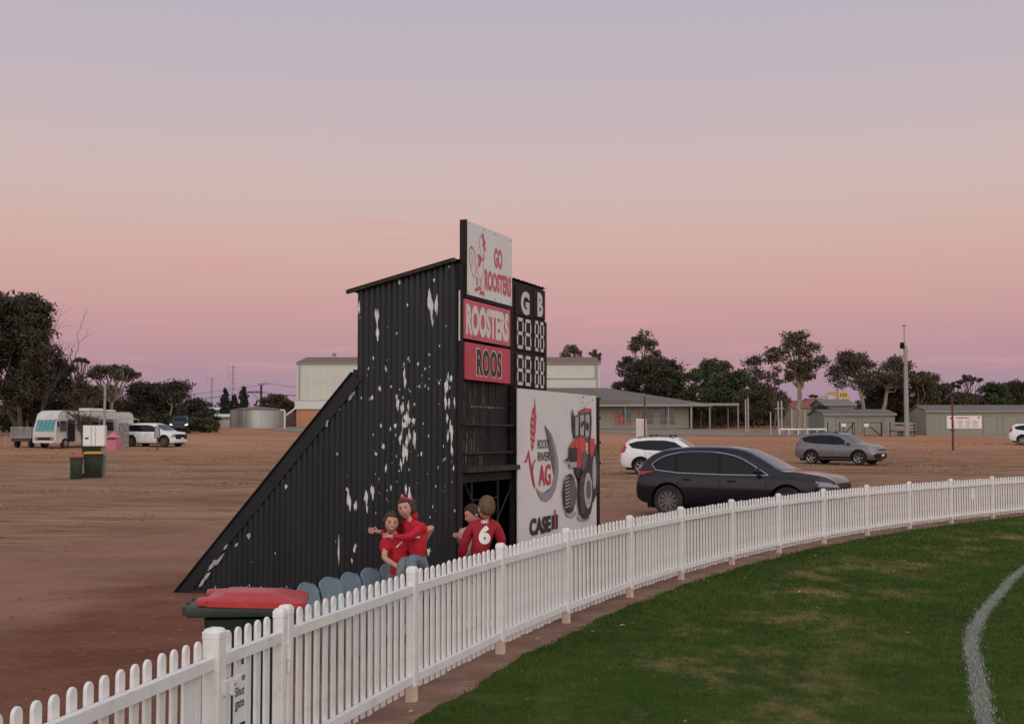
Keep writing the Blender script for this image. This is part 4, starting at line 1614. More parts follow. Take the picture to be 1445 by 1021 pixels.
for py in (562, 589, 624, 653):
    z = front_pt(848, py, BY)[1]
    MB().tube([(bbx1 - .05, BY + .06, z), (px_ + .13, BY + .06, z)], 0.022, 8).build('bracket', M['black_steel'], bb, smooth=50)


def bp_(x, y, dy=0.0):
    """point of the close crop of the billboard -> board coordinates"""
    return front_pt(725 + x / 4.438, 540 + y / 4.438, BY)


class Print:
    def __init__(self):
        self.n = 0

    def poly(self, pts, m_, name='print', raw=False):
        self.n += 1
        y = BY - 0.0012 - 0.0009 * self.n
        P_ = pts if raw else [bp_(*p) for p in pts]
        mb_ = MB()
        bm = bmesh.new()
        f = bm.faces.new([bm.verts.new((p[0], y, p[1])) for p in P_])
        r_ = bmesh.ops.triangulate(bm, faces=bm.faces[:])
        bm.verts.index_update()
        mb_.add([v_.co.copy() for v_ in bm.verts], [tuple(v_.index for v_ in f_.verts) for f_ in bm.faces])
        bm.free()
        return mb_.build(name, m_, bb, fix=False)

    def ell(self, cx_, cy_, rx, ry, m_, name='print', n=28, jag=0.0):
        return self.poly([(cx_ + rx * (1 + (jag if k % 2 else 0)) * math.cos(2 * math.pi * k / n), cy_ + ry * (1 + (jag * .4 if k % 2 else 0)) * math.sin(2 * math.pi * k / n)) for k in range(n)], m_, name)

    def word(self, s, l, t, r_, b2, m_, bold, name='lettering'):
        self.n += 1
        y = BY - 0.0012 - 0.0009 * self.n
        x0, z1 = bp_(l, t)
        x1, _ = bp_(r_, t)
        _, z0 = bp_((l + r_) / 2, b2)
        _, z1 = bp_((l + r_) / 2, t)
        mb_ = MB()
        text_on(mb_, s, x0, x1, z0, z1, y, bold)
        return mb_.build(name, m_, bb, fix=False)


pr = Print()
pr.poly([(131, 85), (136, 160), (142, 210), (139, 270), (133, 335), (127, 395), (112, 430), (107, 385), (104, 310), (104, 235), (116, 170), (127, 140)], M['print_red'], 'wheat_ear')
for yy_ in (200, 245, 290, 335, 375):
    pr.poly([(108, yy_ - 12), (120, yy_ + 12), (137, yy_ - 26), (136, yy_ - 20), (120, yy_ + 20), (107, yy_ - 4)], M['sign_white'], 'wheat_grain')
pr.poly([(60, 497), (74, 478), (92, 415), (99, 470), (113, 530), (126, 610), (133, 668), (117, 632), (103, 560), (95, 500), (90, 455), (78, 497)], M['print_red'], 'wheat_stalk')
pr.poly([(112, 540), (118, 500), (134, 475), (137, 480), (122, 510), (118, 560)], M['print_red'], 'wheat_leaf')
pr.poly([(190, 262), (233, 318), (260, 400), (276, 490), (276, 580), (260, 660), (236, 715), (205, 742), (172, 735), (147, 692), (136, 652), (156, 676), (180, 690), (207, 685), (233, 650), (250, 585), (256, 500), (248, 420), (230, 332)], M['print_grey'], 'swoosh')
pr.word('ROCKY', 147, 354, 219, 410, M['sign_black'], 0.01)
pr.word('RIVER', 148, 432, 225, 488, M['sign_black'], 0.01)
pr.word('AG', 153, 508, 228, 642, M['print_red'], 0.02)
pr.word('CASE', 96, 838, 228, 945, M['sign_black'], 0.05)
pr.poly([(235, 828), (247, 826), (247, 915), (235, 918)], M['sign_black'], 'emblem')
pr.poly([(259, 823), (271, 821), (271, 911), (259, 914)], M['sign_black'], 'emblem')
pr.poly([(236, 868), (271, 864), (271, 882), (236, 886)], M['sign_black'], 'emblem')
pr.poly([(250, 795), (258, 788), (258, 908), (250, 912)], M['print_red'], 'emblem')
# the printed tractor, front three-quarter view
pr.ell(352, 815, 34, 24, M['print_lite'], 'shadow_print')
pr.ell(432, 842, 38, 22, M['print_lite'], 'shadow_print')
pr.poly([(478, 400), (505, 380), (520, 430), (525, 560), (518, 680), (490, 750), (470, 735), (470, 500)], M['print_dark'], 'rear_tyre')
pr.ell(497, 560, 12, 105, M['print_lite'], 'rear_rim')
pr.poly([(358, 160), (372, 205), (398, 200), (402, 176), (440, 156), (476, 165), (482, 240), (474, 360), (440, 375), (395, 345), (371, 345), (360, 290)], M['print_mid'], 'cab')
for q in ([(378, 215), (398, 212), (394, 330), (377, 330)], [(406, 205), (432, 200), (430, 330), (408, 325)], [(440, 200), (466, 196), (464, 330), (440, 345)]):
    pr.poly(q, M['print_lite'], 'cab_glass')
for q in ([(356, 170), (362, 165), (368, 290), (360, 290)], [(368, 210), (374, 210), (374, 350), (368, 350)], [(400, 200), (405, 200), (404, 345), (399, 345)], [(434, 190), (439, 190), (437, 360), (432, 360)], [(466, 180), (474, 180), (470, 360), (463, 360)], [(410, 250), (428, 235), (428, 262), (412, 280)], [(442, 240), (460, 260), (455, 300), (442, 290)]):
    pr.poly(q, M['print_dark'], 'cab_frame')
pr.poly([(398, 196), (432, 166), (470, 158), (481, 176), (440, 184)], M['print_red_bright'], 'cab_roof')
pr.poly([(463, 360), (474, 347), (495, 349), (496, 400), (484, 450), (464, 480)], M['print_red_bright'], 'fender')
pr.poly([(378, 470), (470, 440), (482, 600), (470, 700), (400, 620), (372, 560)], M['print_dark'], 'chassis')
pr.poly([(338, 398), (362, 360), (392, 343), (430, 343), (440, 400), (430, 470), (402, 535), (384, 522), (386, 432), (340, 412)], M['print_red_bright'], 'bonnet')
pr.poly([(386, 350), (392, 345), (404, 440), (402, 530), (396, 530), (395, 440)], M['print_red'], 'bonnet_crease')
pr.poly([(337, 404), (386, 408), (382, 500), (336, 480)], M['print_dark'], 'grille')
pr.poly([(336, 496), (380, 494), (380, 528), (338, 530)], M['print_lite'], 'weight_block')
pr.poly([(308, 480), (326, 466), (338, 480), (336, 498), (325, 478), (318, 486), (318, 500)], M['print_dark'], 'mudguard')
pr.poly([(410, 440), (440, 420), (446, 470), (430, 540), (412, 560)], M['print_mid'], 'engine')
pr.ell(337, 690, 37, 122, M['print_dark'], 'front_tyre', 36, .05)
pr.ell(350, 690, 22, 92, M['print_mid'], 'front_rim')
for k in range(9):
    yy_ = 600 + k * 22
    pr.poly([(302, yy_), (330, yy_ - 12), (332, yy_ - 5), (304, yy_ + 8)], M['print_lite'], 'tread')
pr.ell(434, 690, 44, 158, M['print_dark'], 'front_tyre', 36, .05)
pr.ell(446, 672, 25, 112, M['print_lite'], 'front_rim')
pr.ell(449, 668, 15, 60, M['print_mid'], 'front_hub')
for k in range(11):
    yy_ = 590 + k * 22
    pr.poly([(393, yy_), (418, yy_ - 14), (420, yy_ - 6), (395, yy_ + 9)], M['print_mid'], 'tread')
rs = random.Random(8)
for k in range(9):
    a = rs.uniform(400, 500)
    b_ = rs.uniform(60, 150)
    pr.poly([(a, b_), (a + rs.uniform(3, 9), b_ + 5), (a + 8, b_ + rs.uniform(8, 18)), (a + 1, b_ + 9)], M['print_mid'], 'scuff')
# ================================================================ cars
def pchip(pts, x):
    xs = [p[0] for p in pts]
    ys = [p[1] for p in pts]
    n = len(xs)
    if x <= xs[0]:
        return ys[0]
    if x >= xs[-1]:
        return ys[-1]
    d = [(ys[i + 1] - ys[i]) / (xs[i + 1] - xs[i]) for i in range(n - 1)]
    m = [d[0]] + [0 if d[i - 1] * d[i] <= 0 else 2 / (1 / d[i - 1] + 1 / d[i]) for i in range(1, n - 1)] + [d[-1]]
    for i in range(n - 1):
        if xs[i] <= x <= xs[i + 1]:
            h = xs[i + 1] - xs[i]
            t = (x - xs[i]) / h
            return ((1 + 2 * t) * (1 - t) ** 2 * ys[i] + t * (1 - t) ** 2 * h * m[i] + t * t * (3 - 2 * t) * ys[i + 1] + t * t * (t - 1) * h * m[i + 1])


class Car:
    """lofted body: x forward, y left, z up; all panels are projected on the body surface"""

    def __init__(self, s):
        self.s = s
        self.loft()

    def ring(self, x):
        s = self.s
        zt = pchip(s['top'], x)
        zs = min(pchip(s['shoulder'], x), zt - 0.035)
        zb = pchip(s['bottom'], x)
        w = pchip(s['plan'], x) * s['W'] / 2
        h = zt - zs
        tum = s.get('tumble', 0.30)
        c = min(1.0, h / 0.45)
        wt = w - 0.035 - tum * h
        mid = zs - zb
        return [(0, zb), (w * .8, zb), (w - .04, zb + .035), (w - .012, zb + .10), (w, zb + .32 * mid), (w + .004, zb + .62 * mid), (w - .006, zs - .10 * mid), (w - .022, zs - .012),
                (w - .045, zs + .02 * c), (w - .045 - tum * .5 * h, zs + .5 * h), (w - .045 - tum * .82 * h, zs + .80 * h), (wt - .05 * c, zs + .93 * h),
                (wt - .16 * c, zt - .012), (wt * .55, zt + .004), (0, zt + .012)]

    def loft(self):
        s = self.s
        L = s['L'] / 2
        xs = [-L, -L + .012, -L + .03, -L + .07, -L + .13, -L + .2, -L + .3]
        x = -L + .42
        while x < L - .4:
            xs.append(x)
            x += 0.11
        xs += [L - .4, L - .3, L - .2, L - .13, L - .07, L - .03, L - .012, L]
        vs, fs = [], []
        K = None
        for x in xs:
            r_ = self.ring(x)
            full = r_ + [(-y, z) for y, z in r_[-2:0:-1]]
            K = len(full)
            vs += [(x, y, z) for y, z in full]
        for i in range(len(xs) - 1):
            for k in range(K):
                fs.append((i * K + k, i * K + (k + 1) % K, (i + 1) * K + (k + 1) % K, (i + 1) * K + k))
        n = len(xs)
        # end caps, fanned from the middle so that they stay smooth
        for i, flip in ((0, 1), (n - 1, 0)):
            c = Vector((0, 0, 0))
            for k in range(K):
                c += Vector(vs[i * K + k]) / K
            vs.append((c.x + (-.012 if i == 0 else .012), 0, c.z))
            ci = len(vs) - 1
            for k in range(K):
                fs.append((ci, i * K + (k + 1) % K, i * K + k))
        self.mb = MB().add(vs, fs)
        me = bpy.data.meshes.new('hull')
        me.from_pydata([tuple(v) for v in vs], [], fs)
        bm = bmesh.new()
        bm.from_mesh(me)
        bmesh.ops.recalc_face_normals(bm, faces=bm.faces)
        self.bvh = BVHTree.FromBMesh(bm)
        bm.to_mesh(me)
        bm.free()
        self.me = me

    def hit(self, mode, a, b, off):
        if mode == 'L':
            o, d = Vector((a, 3, b)), Vector((0, -1, 0))
        elif mode == 'R':
            o, d = Vector((a, -3, b)), Vector((0, 1, 0))
        elif mode == 'F':
            o, d = Vector((6, a, b)), Vector((-1, 0, 0))
        elif mode == 'B':
            o, d = Vector((-6, a, b)), Vector((1, 0, 0))
        else:
            o, d = Vector((a, b, 5)), Vector((0, 0, -1))
        p, n, _, _ = self.bvh.ray_cast(o, d)
        if p is None:
            return None
        return p + n * off

    def panel(self, name, mode, pts, off, m, parent, step=0.09, smooth=True):
        mb = MB()
        modes = [mode] if isinstance(mode, str) else mode
        for md in modes:
            bm = bmesh.new()
            try:
                bm.faces.new([bm.verts.new((p[0], p[1], 0)) for p in pts])
            except ValueError:
                continue
            for ax in (0, 1):
                lo, hi_ = min(p[ax] for p in pts), max(p[ax] for p in pts)
                k = 1
                n = int((hi_ - lo) / step) + 1
                for k in range(1, n):
                    co = [0, 0, 0]
                    co[ax] = lo + (hi_ - lo) * k / n
                    no = [0, 0, 0]
                    no[ax] = 1
                    bmesh.ops.bisect_plane(bm, geom=bm.verts[:] + bm.edges[:] + bm.faces[:], plane_co=co, plane_no=no)
            bmesh.ops.triangulate(bm, faces=[f for f in bm.faces if len(f.verts) > 4])
            bm.verts.index_update()
            ok = {}
            vs = []
            for v in bm.verts:
                h = self.hit(md, v.co.x, v.co.y, off)
                if h is not None:
                    ok[v.index] = len(vs)
                    vs.append(h)
            fs = [tuple(ok[v.index] for v in f.verts) for f in bm.faces if all(v.index in ok for v in f.verts)]
            mb.add(vs, fs)
            bm.free()
        return mb.build(name, m, parent, smooth=40 if smooth else False)

    def strip(self, mb, mode, pts, w, off, closed=False):
        P_ = [Vector((p[0], p[1])) for p in pts]
        if closed:
            P_.append(P_[0])
        for i in range(len(P_) - 1):
            n = max(1, int((P_[i + 1] - P_[i]).length / .12))
            d = (P_[i + 1] - P_[i]).normalized()
            nn = Vector((-d.y, d.x)) * w / 2
            row = []
            for k in range(n + 1):
                c = P_[i].lerp(P_[i + 1], k / n)
                e = d * (w * .4 * (-1 if k == 0 else 1 if k == n else 0))
                pair = [self.hit(mode, *(c + e + nn), off), self.hit(mode, *(c + e - nn), off)]
                if None in pair:
                    row = []
                    continue
                row.append(pair)
            vs = [q for pr_ in row for q in pr_]
            mb.add(vs, [(2 * k, 2 * k + 1, 2 * k + 3, 2 * k + 2) for k in range(len(row) - 1)])
        return mb


def wheel_parts(parent, x, y, r_, rim_m, spokes, style, side):
    """wheel > tyre, rim"""
    hub = MB().lathe([(0.02, -0.06), (r_ * .66, -0.06), (r_ * .66, 0.02), (0.02, 0.02)], 24, 'y').build('wheel', M['plastic_black'], parent, smooth=40)
    hub.location = (x, y, r_)
    w = 0.115
    ty = MB().lathe([(r_ * .66, -w * .9), (r_ * .74, -w), (r_ * .93, -w), (r_ * .985, -w * .8), (r_, -w * .45), (r_, w * .45), (r_ * .985, w * .8), (r_ * .93, w), (r_ * .74, w), (r_ * .66, w * .9), (r_ * .64, 0)], 32, 'y')
    ty.f = [f for f in ty.f if len(f) == 4]
    ty.build('tyre', M['rubber'], hub, smooth=40)
    rim = MB()
    s = side
    ring = [(r_ * .60, s * .085), (r_ * .68, s * .108), (r_ * .685, s * .09), (r_ * .64, s * .03)]
    q = MB().lathe(ring, 32, 'y')
    q.f = [f for f in q.f if len(f) == 4]
    rim.merge(q)
    for k in range(spokes):
        a = 2 * math.pi * k / spokes
        pairs = [0] if style == 'single' else [-.13, .13]
        for da in pairs:
            p0 = Vector((math.cos(a) * r_ * .10, s * .085, math.sin(a) * r_ * .10))
            p1 = Vector((math.cos(a + da) * r_ * .62, s * .095, math.sin(a + da) * r_ * .62))
            rim.bar(p0, p1, r_ * (.17 if style == 'single' else .085), .022, (0, 1, 0))
    rim.lathe([(0.005, s * .10), (r_ * .13, s * .10), (r_ * .15, s * .06), (0.005, s * .06)], 16, 'y')
    rim.build('rim', rim_m, hub, smooth=35)
    return hub


def make_car(name, label, spec, loc, rz, paint, detail=True, group='cars parked round the oval'):
    root = thing(name, label, 'car', loc, rz, group)
    c = Car(spec)
    L, W = spec['L'], spec['W']
    fx, rx, wr = spec['front_axle'], spec['rear_axle'], spec['wheel_r']
    # body with real wheel openings
    hull = bpy.data.objects.new('hull', c.me)
    COL.objects.link(hull)
    cut = MB()
    for x in (fx, rx):
        for sy in (-1, 1):
            ra = wr * 1.16
            q = MB().lathe([(ra, -.5), (ra, .5)], 36, 'y', Matrix.Translation((x, sy * (W / 2 + .22), wr * 1.02)))
            cut.merge(q)
    cut_o = cut.build('cut', None)
    md = hull.modifiers.new('b', 'BOOLEAN')
    md.operation = 'DIFFERENCE'
    md.solver = 'EXACT'
    md.object = cut_o
    dg = bpy.context.evaluated_depsgraph_get()
    dg.update()
    bme = bpy.data.meshes.new_from_object(hull.evaluated_get(dg))
    bpy.data.objects.remove(hull)
    bpy.data.objects.remove(cut_o)
    link('body', bme, paint, root, smooth=38)
    for x in (fx, rx):
        for sy in (-1, 1):
            ra = wr * 1.145
            wells = MB()
            vs = []
            yin, yout = sy * (W / 2 - .26), sy * (W / 2 - .035)
            arcp = [(x + ra * math.cos(R(-25 + 230 * k / 14)), wr * 1.02 + ra * math.sin(R(-25 + 230 * k / 14))) for k in range(15)]
            for a, c_ in arcp:
                vs += [(a, yin, c_), (a, yout, c_)]
            wells.add(vs, [(2 * k, 2 * k + 1, 2 * k + 3, 2 * k + 2) for k in range(14)] + [tuple(range(0, 30, 2))])
            wells.build('wheel_well', M['plastic_black'], root, smooth=40)
    for x in (fx, rx):
        for sy in (-1, 1):
            wheel_parts(root, x, sy * (W / 2 - .135), wr, spec['rim_mat'], spec['spokes'], spec['spoke_style'], sy)
    # glass
    for md_ in ('L', 'R'):
        c.panel('window_band', md_, spec['dlo'], .004, M['plastic_black'], root)
        for q in spec['windows']:
            c.panel('side_window', md_, q, .008, M['glass_dark'], root)
    c.panel('windscreen', 'F', spec['screen'], .006, M['glass_screen'], root, .08)
    c.panel('rear_window', 'B', spec['backlight'], .006, M['glass_dark'], root, .08)
    if spec.get('dlo_trim'):
        for md_ in ('L', 'R'):
            q = MB()
            c.strip(q, md_, spec['dlo'], .015, .012, True)
            q.build('window_trim', M['chrome'], root, smooth=40)
    # door gaps, handles
    q = MB()
    for md_ in ('L', 'R'):
        for ln in spec['seams']:
            c.strip(q, md_, ln, .012, .003)
    q.build('door_seam', M['plastic_black'], root)
    for md_ in ('L', 'R'):
        for (x, z) in spec['handles']:
            p = c.hit(md_, x, z, .012)
            sy = 1 if md_ == 'L' else -1
            MB().box(p.x, p.y + sy * .012, p.z, .19, .03, .035, bev=.010).build('door_handle', spec.get('handle_mat', paint), root, smooth=40)
        sy = 1 if md_ == 'L' else -1
        mx, mz = spec['mirror']
        p = c.hit(md_, mx, mz, 0)
        mm = MB().box(mx + .03, p.y + sy * .13, mz + .07, .11, .20, .15, bev=.04).box(mx + .04, p.y + sy * .03, mz, .06, .10, .04, bev=.01)
        mm.build('mirror', spec.get('mirror_mat', paint), root, smooth=40)
    # lower cladding
    if spec.get('cladding'):
        c.panel('sill_cladding', ['L', 'R'], spec['cladding'], .006, M['plastic_black'], root, .14)
    if spec.get('arch_clad'):
        q = MB()
        for md_ in ('L', 'R'):
            for x in (fx, rx):
                pts = [(x + wr * 1.19 * math.cos(R(a)), wr * 1.02 + wr * 1.19 * math.sin(R(a))) for a in range(-12, 193, 12)]
                c.strip(q, md_, pts, .075, .007)
        q.build('arch_cladding', M['plastic_black'], root, smooth=40)
    for q_ in spec.get('front_dark', []):
        c.panel('grille', 'F', q_, .008, M['plastic_black'], root, .08)
    for q_ in spec.get('rear_dark', []):
        c.panel('rear_bumper_trim', 'B', q_, .008, M['plastic_black'], root, .08)
    q = MB()
    for ln in spec.get('chrome_front', []):
        c.strip(q, 'F', ln, .028, .016)
        c.strip(q, 'F', [(-a, b_) for a, b_ in ln], .028, .016)
    if q.v:
        q.build('grille_trim', M['chrome'], root, smooth=40)
    for sy in (-1, 1):
        c.panel('headlight', 'F', [(sy * a, b_) for a, b_ in spec['headlight']], .014, M['lamp_clear'], root, .06)
        c.panel('headlight', 'L' if sy > 0 else 'R', spec['headlight_side'], .010, M['lamp_clear'], root, .06)
        c.panel('taillight', 'B', [(sy * a, b_) for a, b_ in spec['taillight']], .014, M['lamp_red'], root, .06)
        c.panel('taillight', 'L' if sy > 0 else 'R', spec['taillight_side'], .010, M['lamp_red'], root, .06)
    for md_, key in (('F', 'plate_f'), ('B', 'plate_b')):
        z = spec[key]
        p = c.hit(md_, 0, z, .02)
        MB().box(p.x, 0, z, .012, .37, .11).build('number_plate', M['plate_white'], root)
    if spec.get('rails'):
        x0, x1, yr = spec['rails']
        for sy in (-1, 1):
            pts = []
            for k in range(9):
                x = x0 + (x1 - x0) * k / 8
                p = c.hit('T', x, sy * yr, .0)
                pts.append((x, sy * yr, p.z + (.0 if k in (0, 8) else .05)))
            MB().tube(pts, .018, 8).build('roof_rail', spec.get('rail_mat', M['galv']), root, smooth=50)
    for x in spec.get('crossbars', []):
        p = c.hit('T', x, 0, 0)
        MB().box(x, 0, p.z + .085, .07, 1.16, .03, bev=.01).box(x, .5, p.z + .045, .06, .06, .08).box(x, -.5, p.z + .045, .06, .06, .08).build('roof_bar', M['plastic_black'], root)
    # black underside
    MB().box(0, 0, .26, L * .88, W * .80, .14, bev=.03).build('underbody', M['plastic_black'], root)
    return root


def suv_spec(L=5.06, W=1.95, H=1.73, wb=2.93, **kw):
    l = L / 2
    fo = kw.pop('fo', 0.45 * (L - wb))
    fx = l - fo
    rx = fx - wb
    k = L / 5.06
    s = dict(L=L, W=W, H=H, front_axle=fx, rear_axle=rx)
    s['bottom'] = [(-l, .42), (-l + .25, .30), (rx, .25), (fx, .24), (l - .3, .24), (l, .32)]
    s['plan'] = [(-l, .76), (-l + .03, .82), (-l + .12, .89), (-l + .4, .955), (-l + .9, .99), (0, 1.0), (fx, .985), (l - .5, .955), (l - .25, .89), (l - .10, .78), (l - .03, .66), (l, .56)]
    s.update(kw)
    return s


# --- dark navy wagon close behind the fence
def outline(low, up, n=5):
    """window outline: straight lower edge, smooth upper curve"""
    return list(low) + [tuple(p) for p in spline(up, n)][1:-1]


l = 2.55
navy = suv_spec(5.10, 1.95, 1.73, 3.0, fo=1.17, wheel_r=.385, rim_mat=M['print_mid'], spokes=10, spoke_style='double',
    top=[(-l, .82), (-l + .02, .96), (-l + .06, 1.08), (-l + .12, 1.20), (-l + .25, 1.38), (-l + .40, 1.50), (-l + .62, 1.585), (-l + .95, 1.665), (-.7, 1.725), (-.1, 1.715), (.35, 1.655), (.8, 1.46), (1.22, 1.225), (1.42, 1.145), (1.8, 1.11), (2.2, 1.045), (2.38, .975), (2.47, .90), (2.525, .79), (l, .64)],
    shoulder=[(-l, .74), (-l + .1, .98), (-1.8, 1.01), (0, .995), (1.0, .98), (1.5, .98), (2.1, .91), (2.45, .80), (l, .56)],
    dlo=outline([(-2.02, 1.27), (-1.88, 1.135), (-1.2, 1.07), (0, 1.04), (1.08, 1.04)], [(1.08, 1.04), (.80, 1.21), (.40, 1.43), (0, 1.545), (-.5, 1.59), (-1.1, 1.58), (-1.6, 1.49), (-1.90, 1.36), (-2.02, 1.27)]),
    windows=[[(-1.95, 1.27), (-1.84, 1.16), (-1.30, 1.10), (-1.34, 1.51), (-1.6, 1.455), (-1.84, 1.355)], [(-1.24, 1.095), (-.16, 1.06), (-.19, 1.562), (-.5, 1.562), (-1.1, 1.552), (-1.28, 1.522)], [(-.10, 1.06), (.78, 1.055), (.79, 1.18), (.40, 1.40), (.1, 1.495), (-.13, 1.553)]],
    screen=[(-.76, 1.165), (.76, 1.165), (.58, 1.64), (-.58, 1.64)], backlight=[(-.62, 1.22), (.62, 1.22), (.52, 1.56), (-.52, 1.56)], dlo_trim=True,
    seams=[[(-.13, 1.03), (-.13, .40)], [(-1.28, 1.06), (-1.24, .88), (-1.17, .70)], [(1.02, 1.02), (1.02, .70), (.92, .40)], [(-1.1, .40), (.9, .40)]],
    handles=[(-.98, .91), (.18, .89)], handle_mat=M['plastic_black'], mirror=(.80, 1.07),
    front_dark=[[(-.58, .42), (.58, .42), (.66, .86), (-.66, .86)]], chrome_front=[[(0, .44), (.45, .46), (.62, .62), (.68, .78)]],
    headlight=[(.60, .76), (.94, .79), (.92, .86), (.62, .83)], headlight_side=[(2.06, .875), (2.48, .76), (2.52, .81), (2.38, .875), (2.06, .915)],
    taillight=[(.42, 1.02), (.86, 1.01), (.88, 1.10), (.45, 1.08)], taillight_side=[(-2.52, .99), (-2.22, 1.04), (-2.24, 1.08), (-2.47, 1.11)],
    cladding=[(-1.1, .26), (.9, .26), (.9, .37), (-1.1, .37)], plate_f=.50, plate_b=.85)
navy['plan'] = [(-l, .76), (-l + .03, .82), (-l + .12, .89), (-l + .4, .955), (-l + .9, .99), (0, 1.0), (1.4, .99), (2.1, .965), (2.33, .925), (2.45, .85), (2.52, .75), (l, .66)]


def sh(p):
    return (p[0] - .16 * max(0, 1 - (abs(p[0]) / 2.3) ** 4),) + tuple(p[1:])


for key in ('top', 'shoulder', 'dlo', 'handles'):
    navy[key] = [sh(p) for p in navy[key]]
for key in ('windows', 'seams'):
    navy[key] = [[sh(p) for p in q] for q in navy[key]]
navy['mirror'] = sh(navy['mirror'])
navy['cladding'] = [(-1.2, .26), (.82, .26), (.82, .37), (-1.2, .37)]
yaw = R(-28)


def place_by_wheel(spec, wheel_px, yaw, side=-1, axle='rear_axle'):
    """ground position of the car from where its near rear tyre stands"""
    g = spot(*wheel_px)
    off = Matrix.Rotation(yaw, 3, 'Z') @ Vector((spec[axle], side * (spec['W'] / 2 - .14), 0))
    p = g - off
    return Vector((p.x, p.y, gz(p.y)))


make_car('parked_car', 'dark navy blue wagon parked just behind the white fence', navy, place_by_wheel(navy, (945, 727.5), yaw), yaw, M['navy_paint'])
# chrome-like sill line on the doors of the navy wagon is a body crease, not modelled apart

# --- grey wagon on the open dirt
l = 2.30
grey = suv_spec(4.60, 1.84, 1.69, 2.66, fo=0.93, wheel_r=.355, rim_mat=M['chrome'], spokes=5, spoke_style='double', arch_clad=True,
    top=[(-l, .78), (-l + .02, .95), (-l + .06, 1.10), (-l + .22, 1.38), (-l + .42, 1.58), (-1.4, 1.655), (-.6, 1.69), (0, 1.68), (.35, 1.60), (.8, 1.34), (1.12, 1.15), (1.3, 1.105), (1.7, 1.065), (2.0, 1.01), (2.16, .94), (2.24, .85), (2.28, .74), (l, .62)],
    shoulder=[(-l, .70), (-l + .1, 1.0), (-1.5, 1.03), (0, .99), (1.2, .94), (1.9, .84), (l, .52)],
    dlo=[(-1.90, 1.37), (-1.72, 1.19), (-1.1, 1.10), (0, 1.05), (.98, 1.03), (.68, 1.20), (.25, 1.45), (-.2, 1.53), (-.9, 1.535), (-1.5, 1.49)],
    windows=[[(-1.82, 1.37), (-1.68, 1.22), (-1.16, 1.14), (-1.26, 1.48), (-1.5, 1.46)], [(-1.10, 1.13), (-.10, 1.075), (-.14, 1.50), (-.9, 1.51), (-1.20, 1.49)], [(-.04, 1.07), (.74, 1.05), (.68, 1.16), (.25, 1.42), (-.08, 1.49)]],
    screen=[(-.70, 1.13), (.70, 1.13), (.53, 1.58), (-.53, 1.58)], backlight=[(-.62, 1.15), (.62, 1.15), (.52, 1.50), (-.52, 1.50)],
    seams=[[(-.07, 1.05), (-.07, .42)], [(-1.12, 1.10), (-1.05, .80), (-.95, .62)], [(.92, 1.03), (.94, .70), (.88, .42)]],
    handles=[(-.85, .97), (.22, .93)], mirror=(.70, 1.06), cladding=[(-.95, .25), (.9, .25), (.9, .42), (-.95, .42)],
    front_dark=[[(-.70, .34), (.70, .34), (.78, .52), (.62, .60), (-.62, .60), (-.78, .52)], [(-.50, .74), (.50, .74), (.58, .81), (-.58, .81)]],
    chrome_front=[[(0, .70), (.35, .71), (.62, .80)]],
    headlight=[(.56, .76), (.84, .80), (.80, .90), (.60, .84)], headlight_side=[(1.72, .88), (2.14, .78), (2.16, .84), (2.02, .90), (1.72, .95)],
    taillight=[(.40, 1.00), (.78, .98), (.80, 1.10), (.45, 1.08)], taillight_side=[(-2.26, .96), (-2.0, 1.02), (-2.02, 1.10), (-2.22, 1.10)],
    rear_dark=[[(-.75, .40), (.75, .40), (.75, .62), (-.75, .62)]], plate_f=.50, plate_b=.80, rails=(-1.5, .1, .55), rail_mat=M['plastic_black'])
yaw = R(-39)
make_car('parked_car', 'silver grey wagon parked alone on the open red dirt', grey, place_by_wheel(grey, (1146, 654.5), yaw), yaw, M['silver_paint'])

# --- white hatch behind the navy wagon
white = dict(grey)
white.update(L=4.60, W=1.85, rim_mat=M['galv'], spokes=5, spoke_style='single', crossbars=[-.9, .0], rails=(-1.5, .2, .58), rail_mat=M['plastic_black'],
    taillight=[(.55, .98), (.80, .96), (.72, 1.34), (.56, 1.30)], taillight_side=[(-2.27, .94), (-2.05, 1.00), (-1.97, 1.22), (-2.04, 1.28)], arch_clad=True)
yaw = R(-21)
make_car('parked_car', 'white wagon with black roof bars half hidden behind the navy wagon', white, place_by_wheel(white, (905, 669), yaw), yaw, M['car_white'])

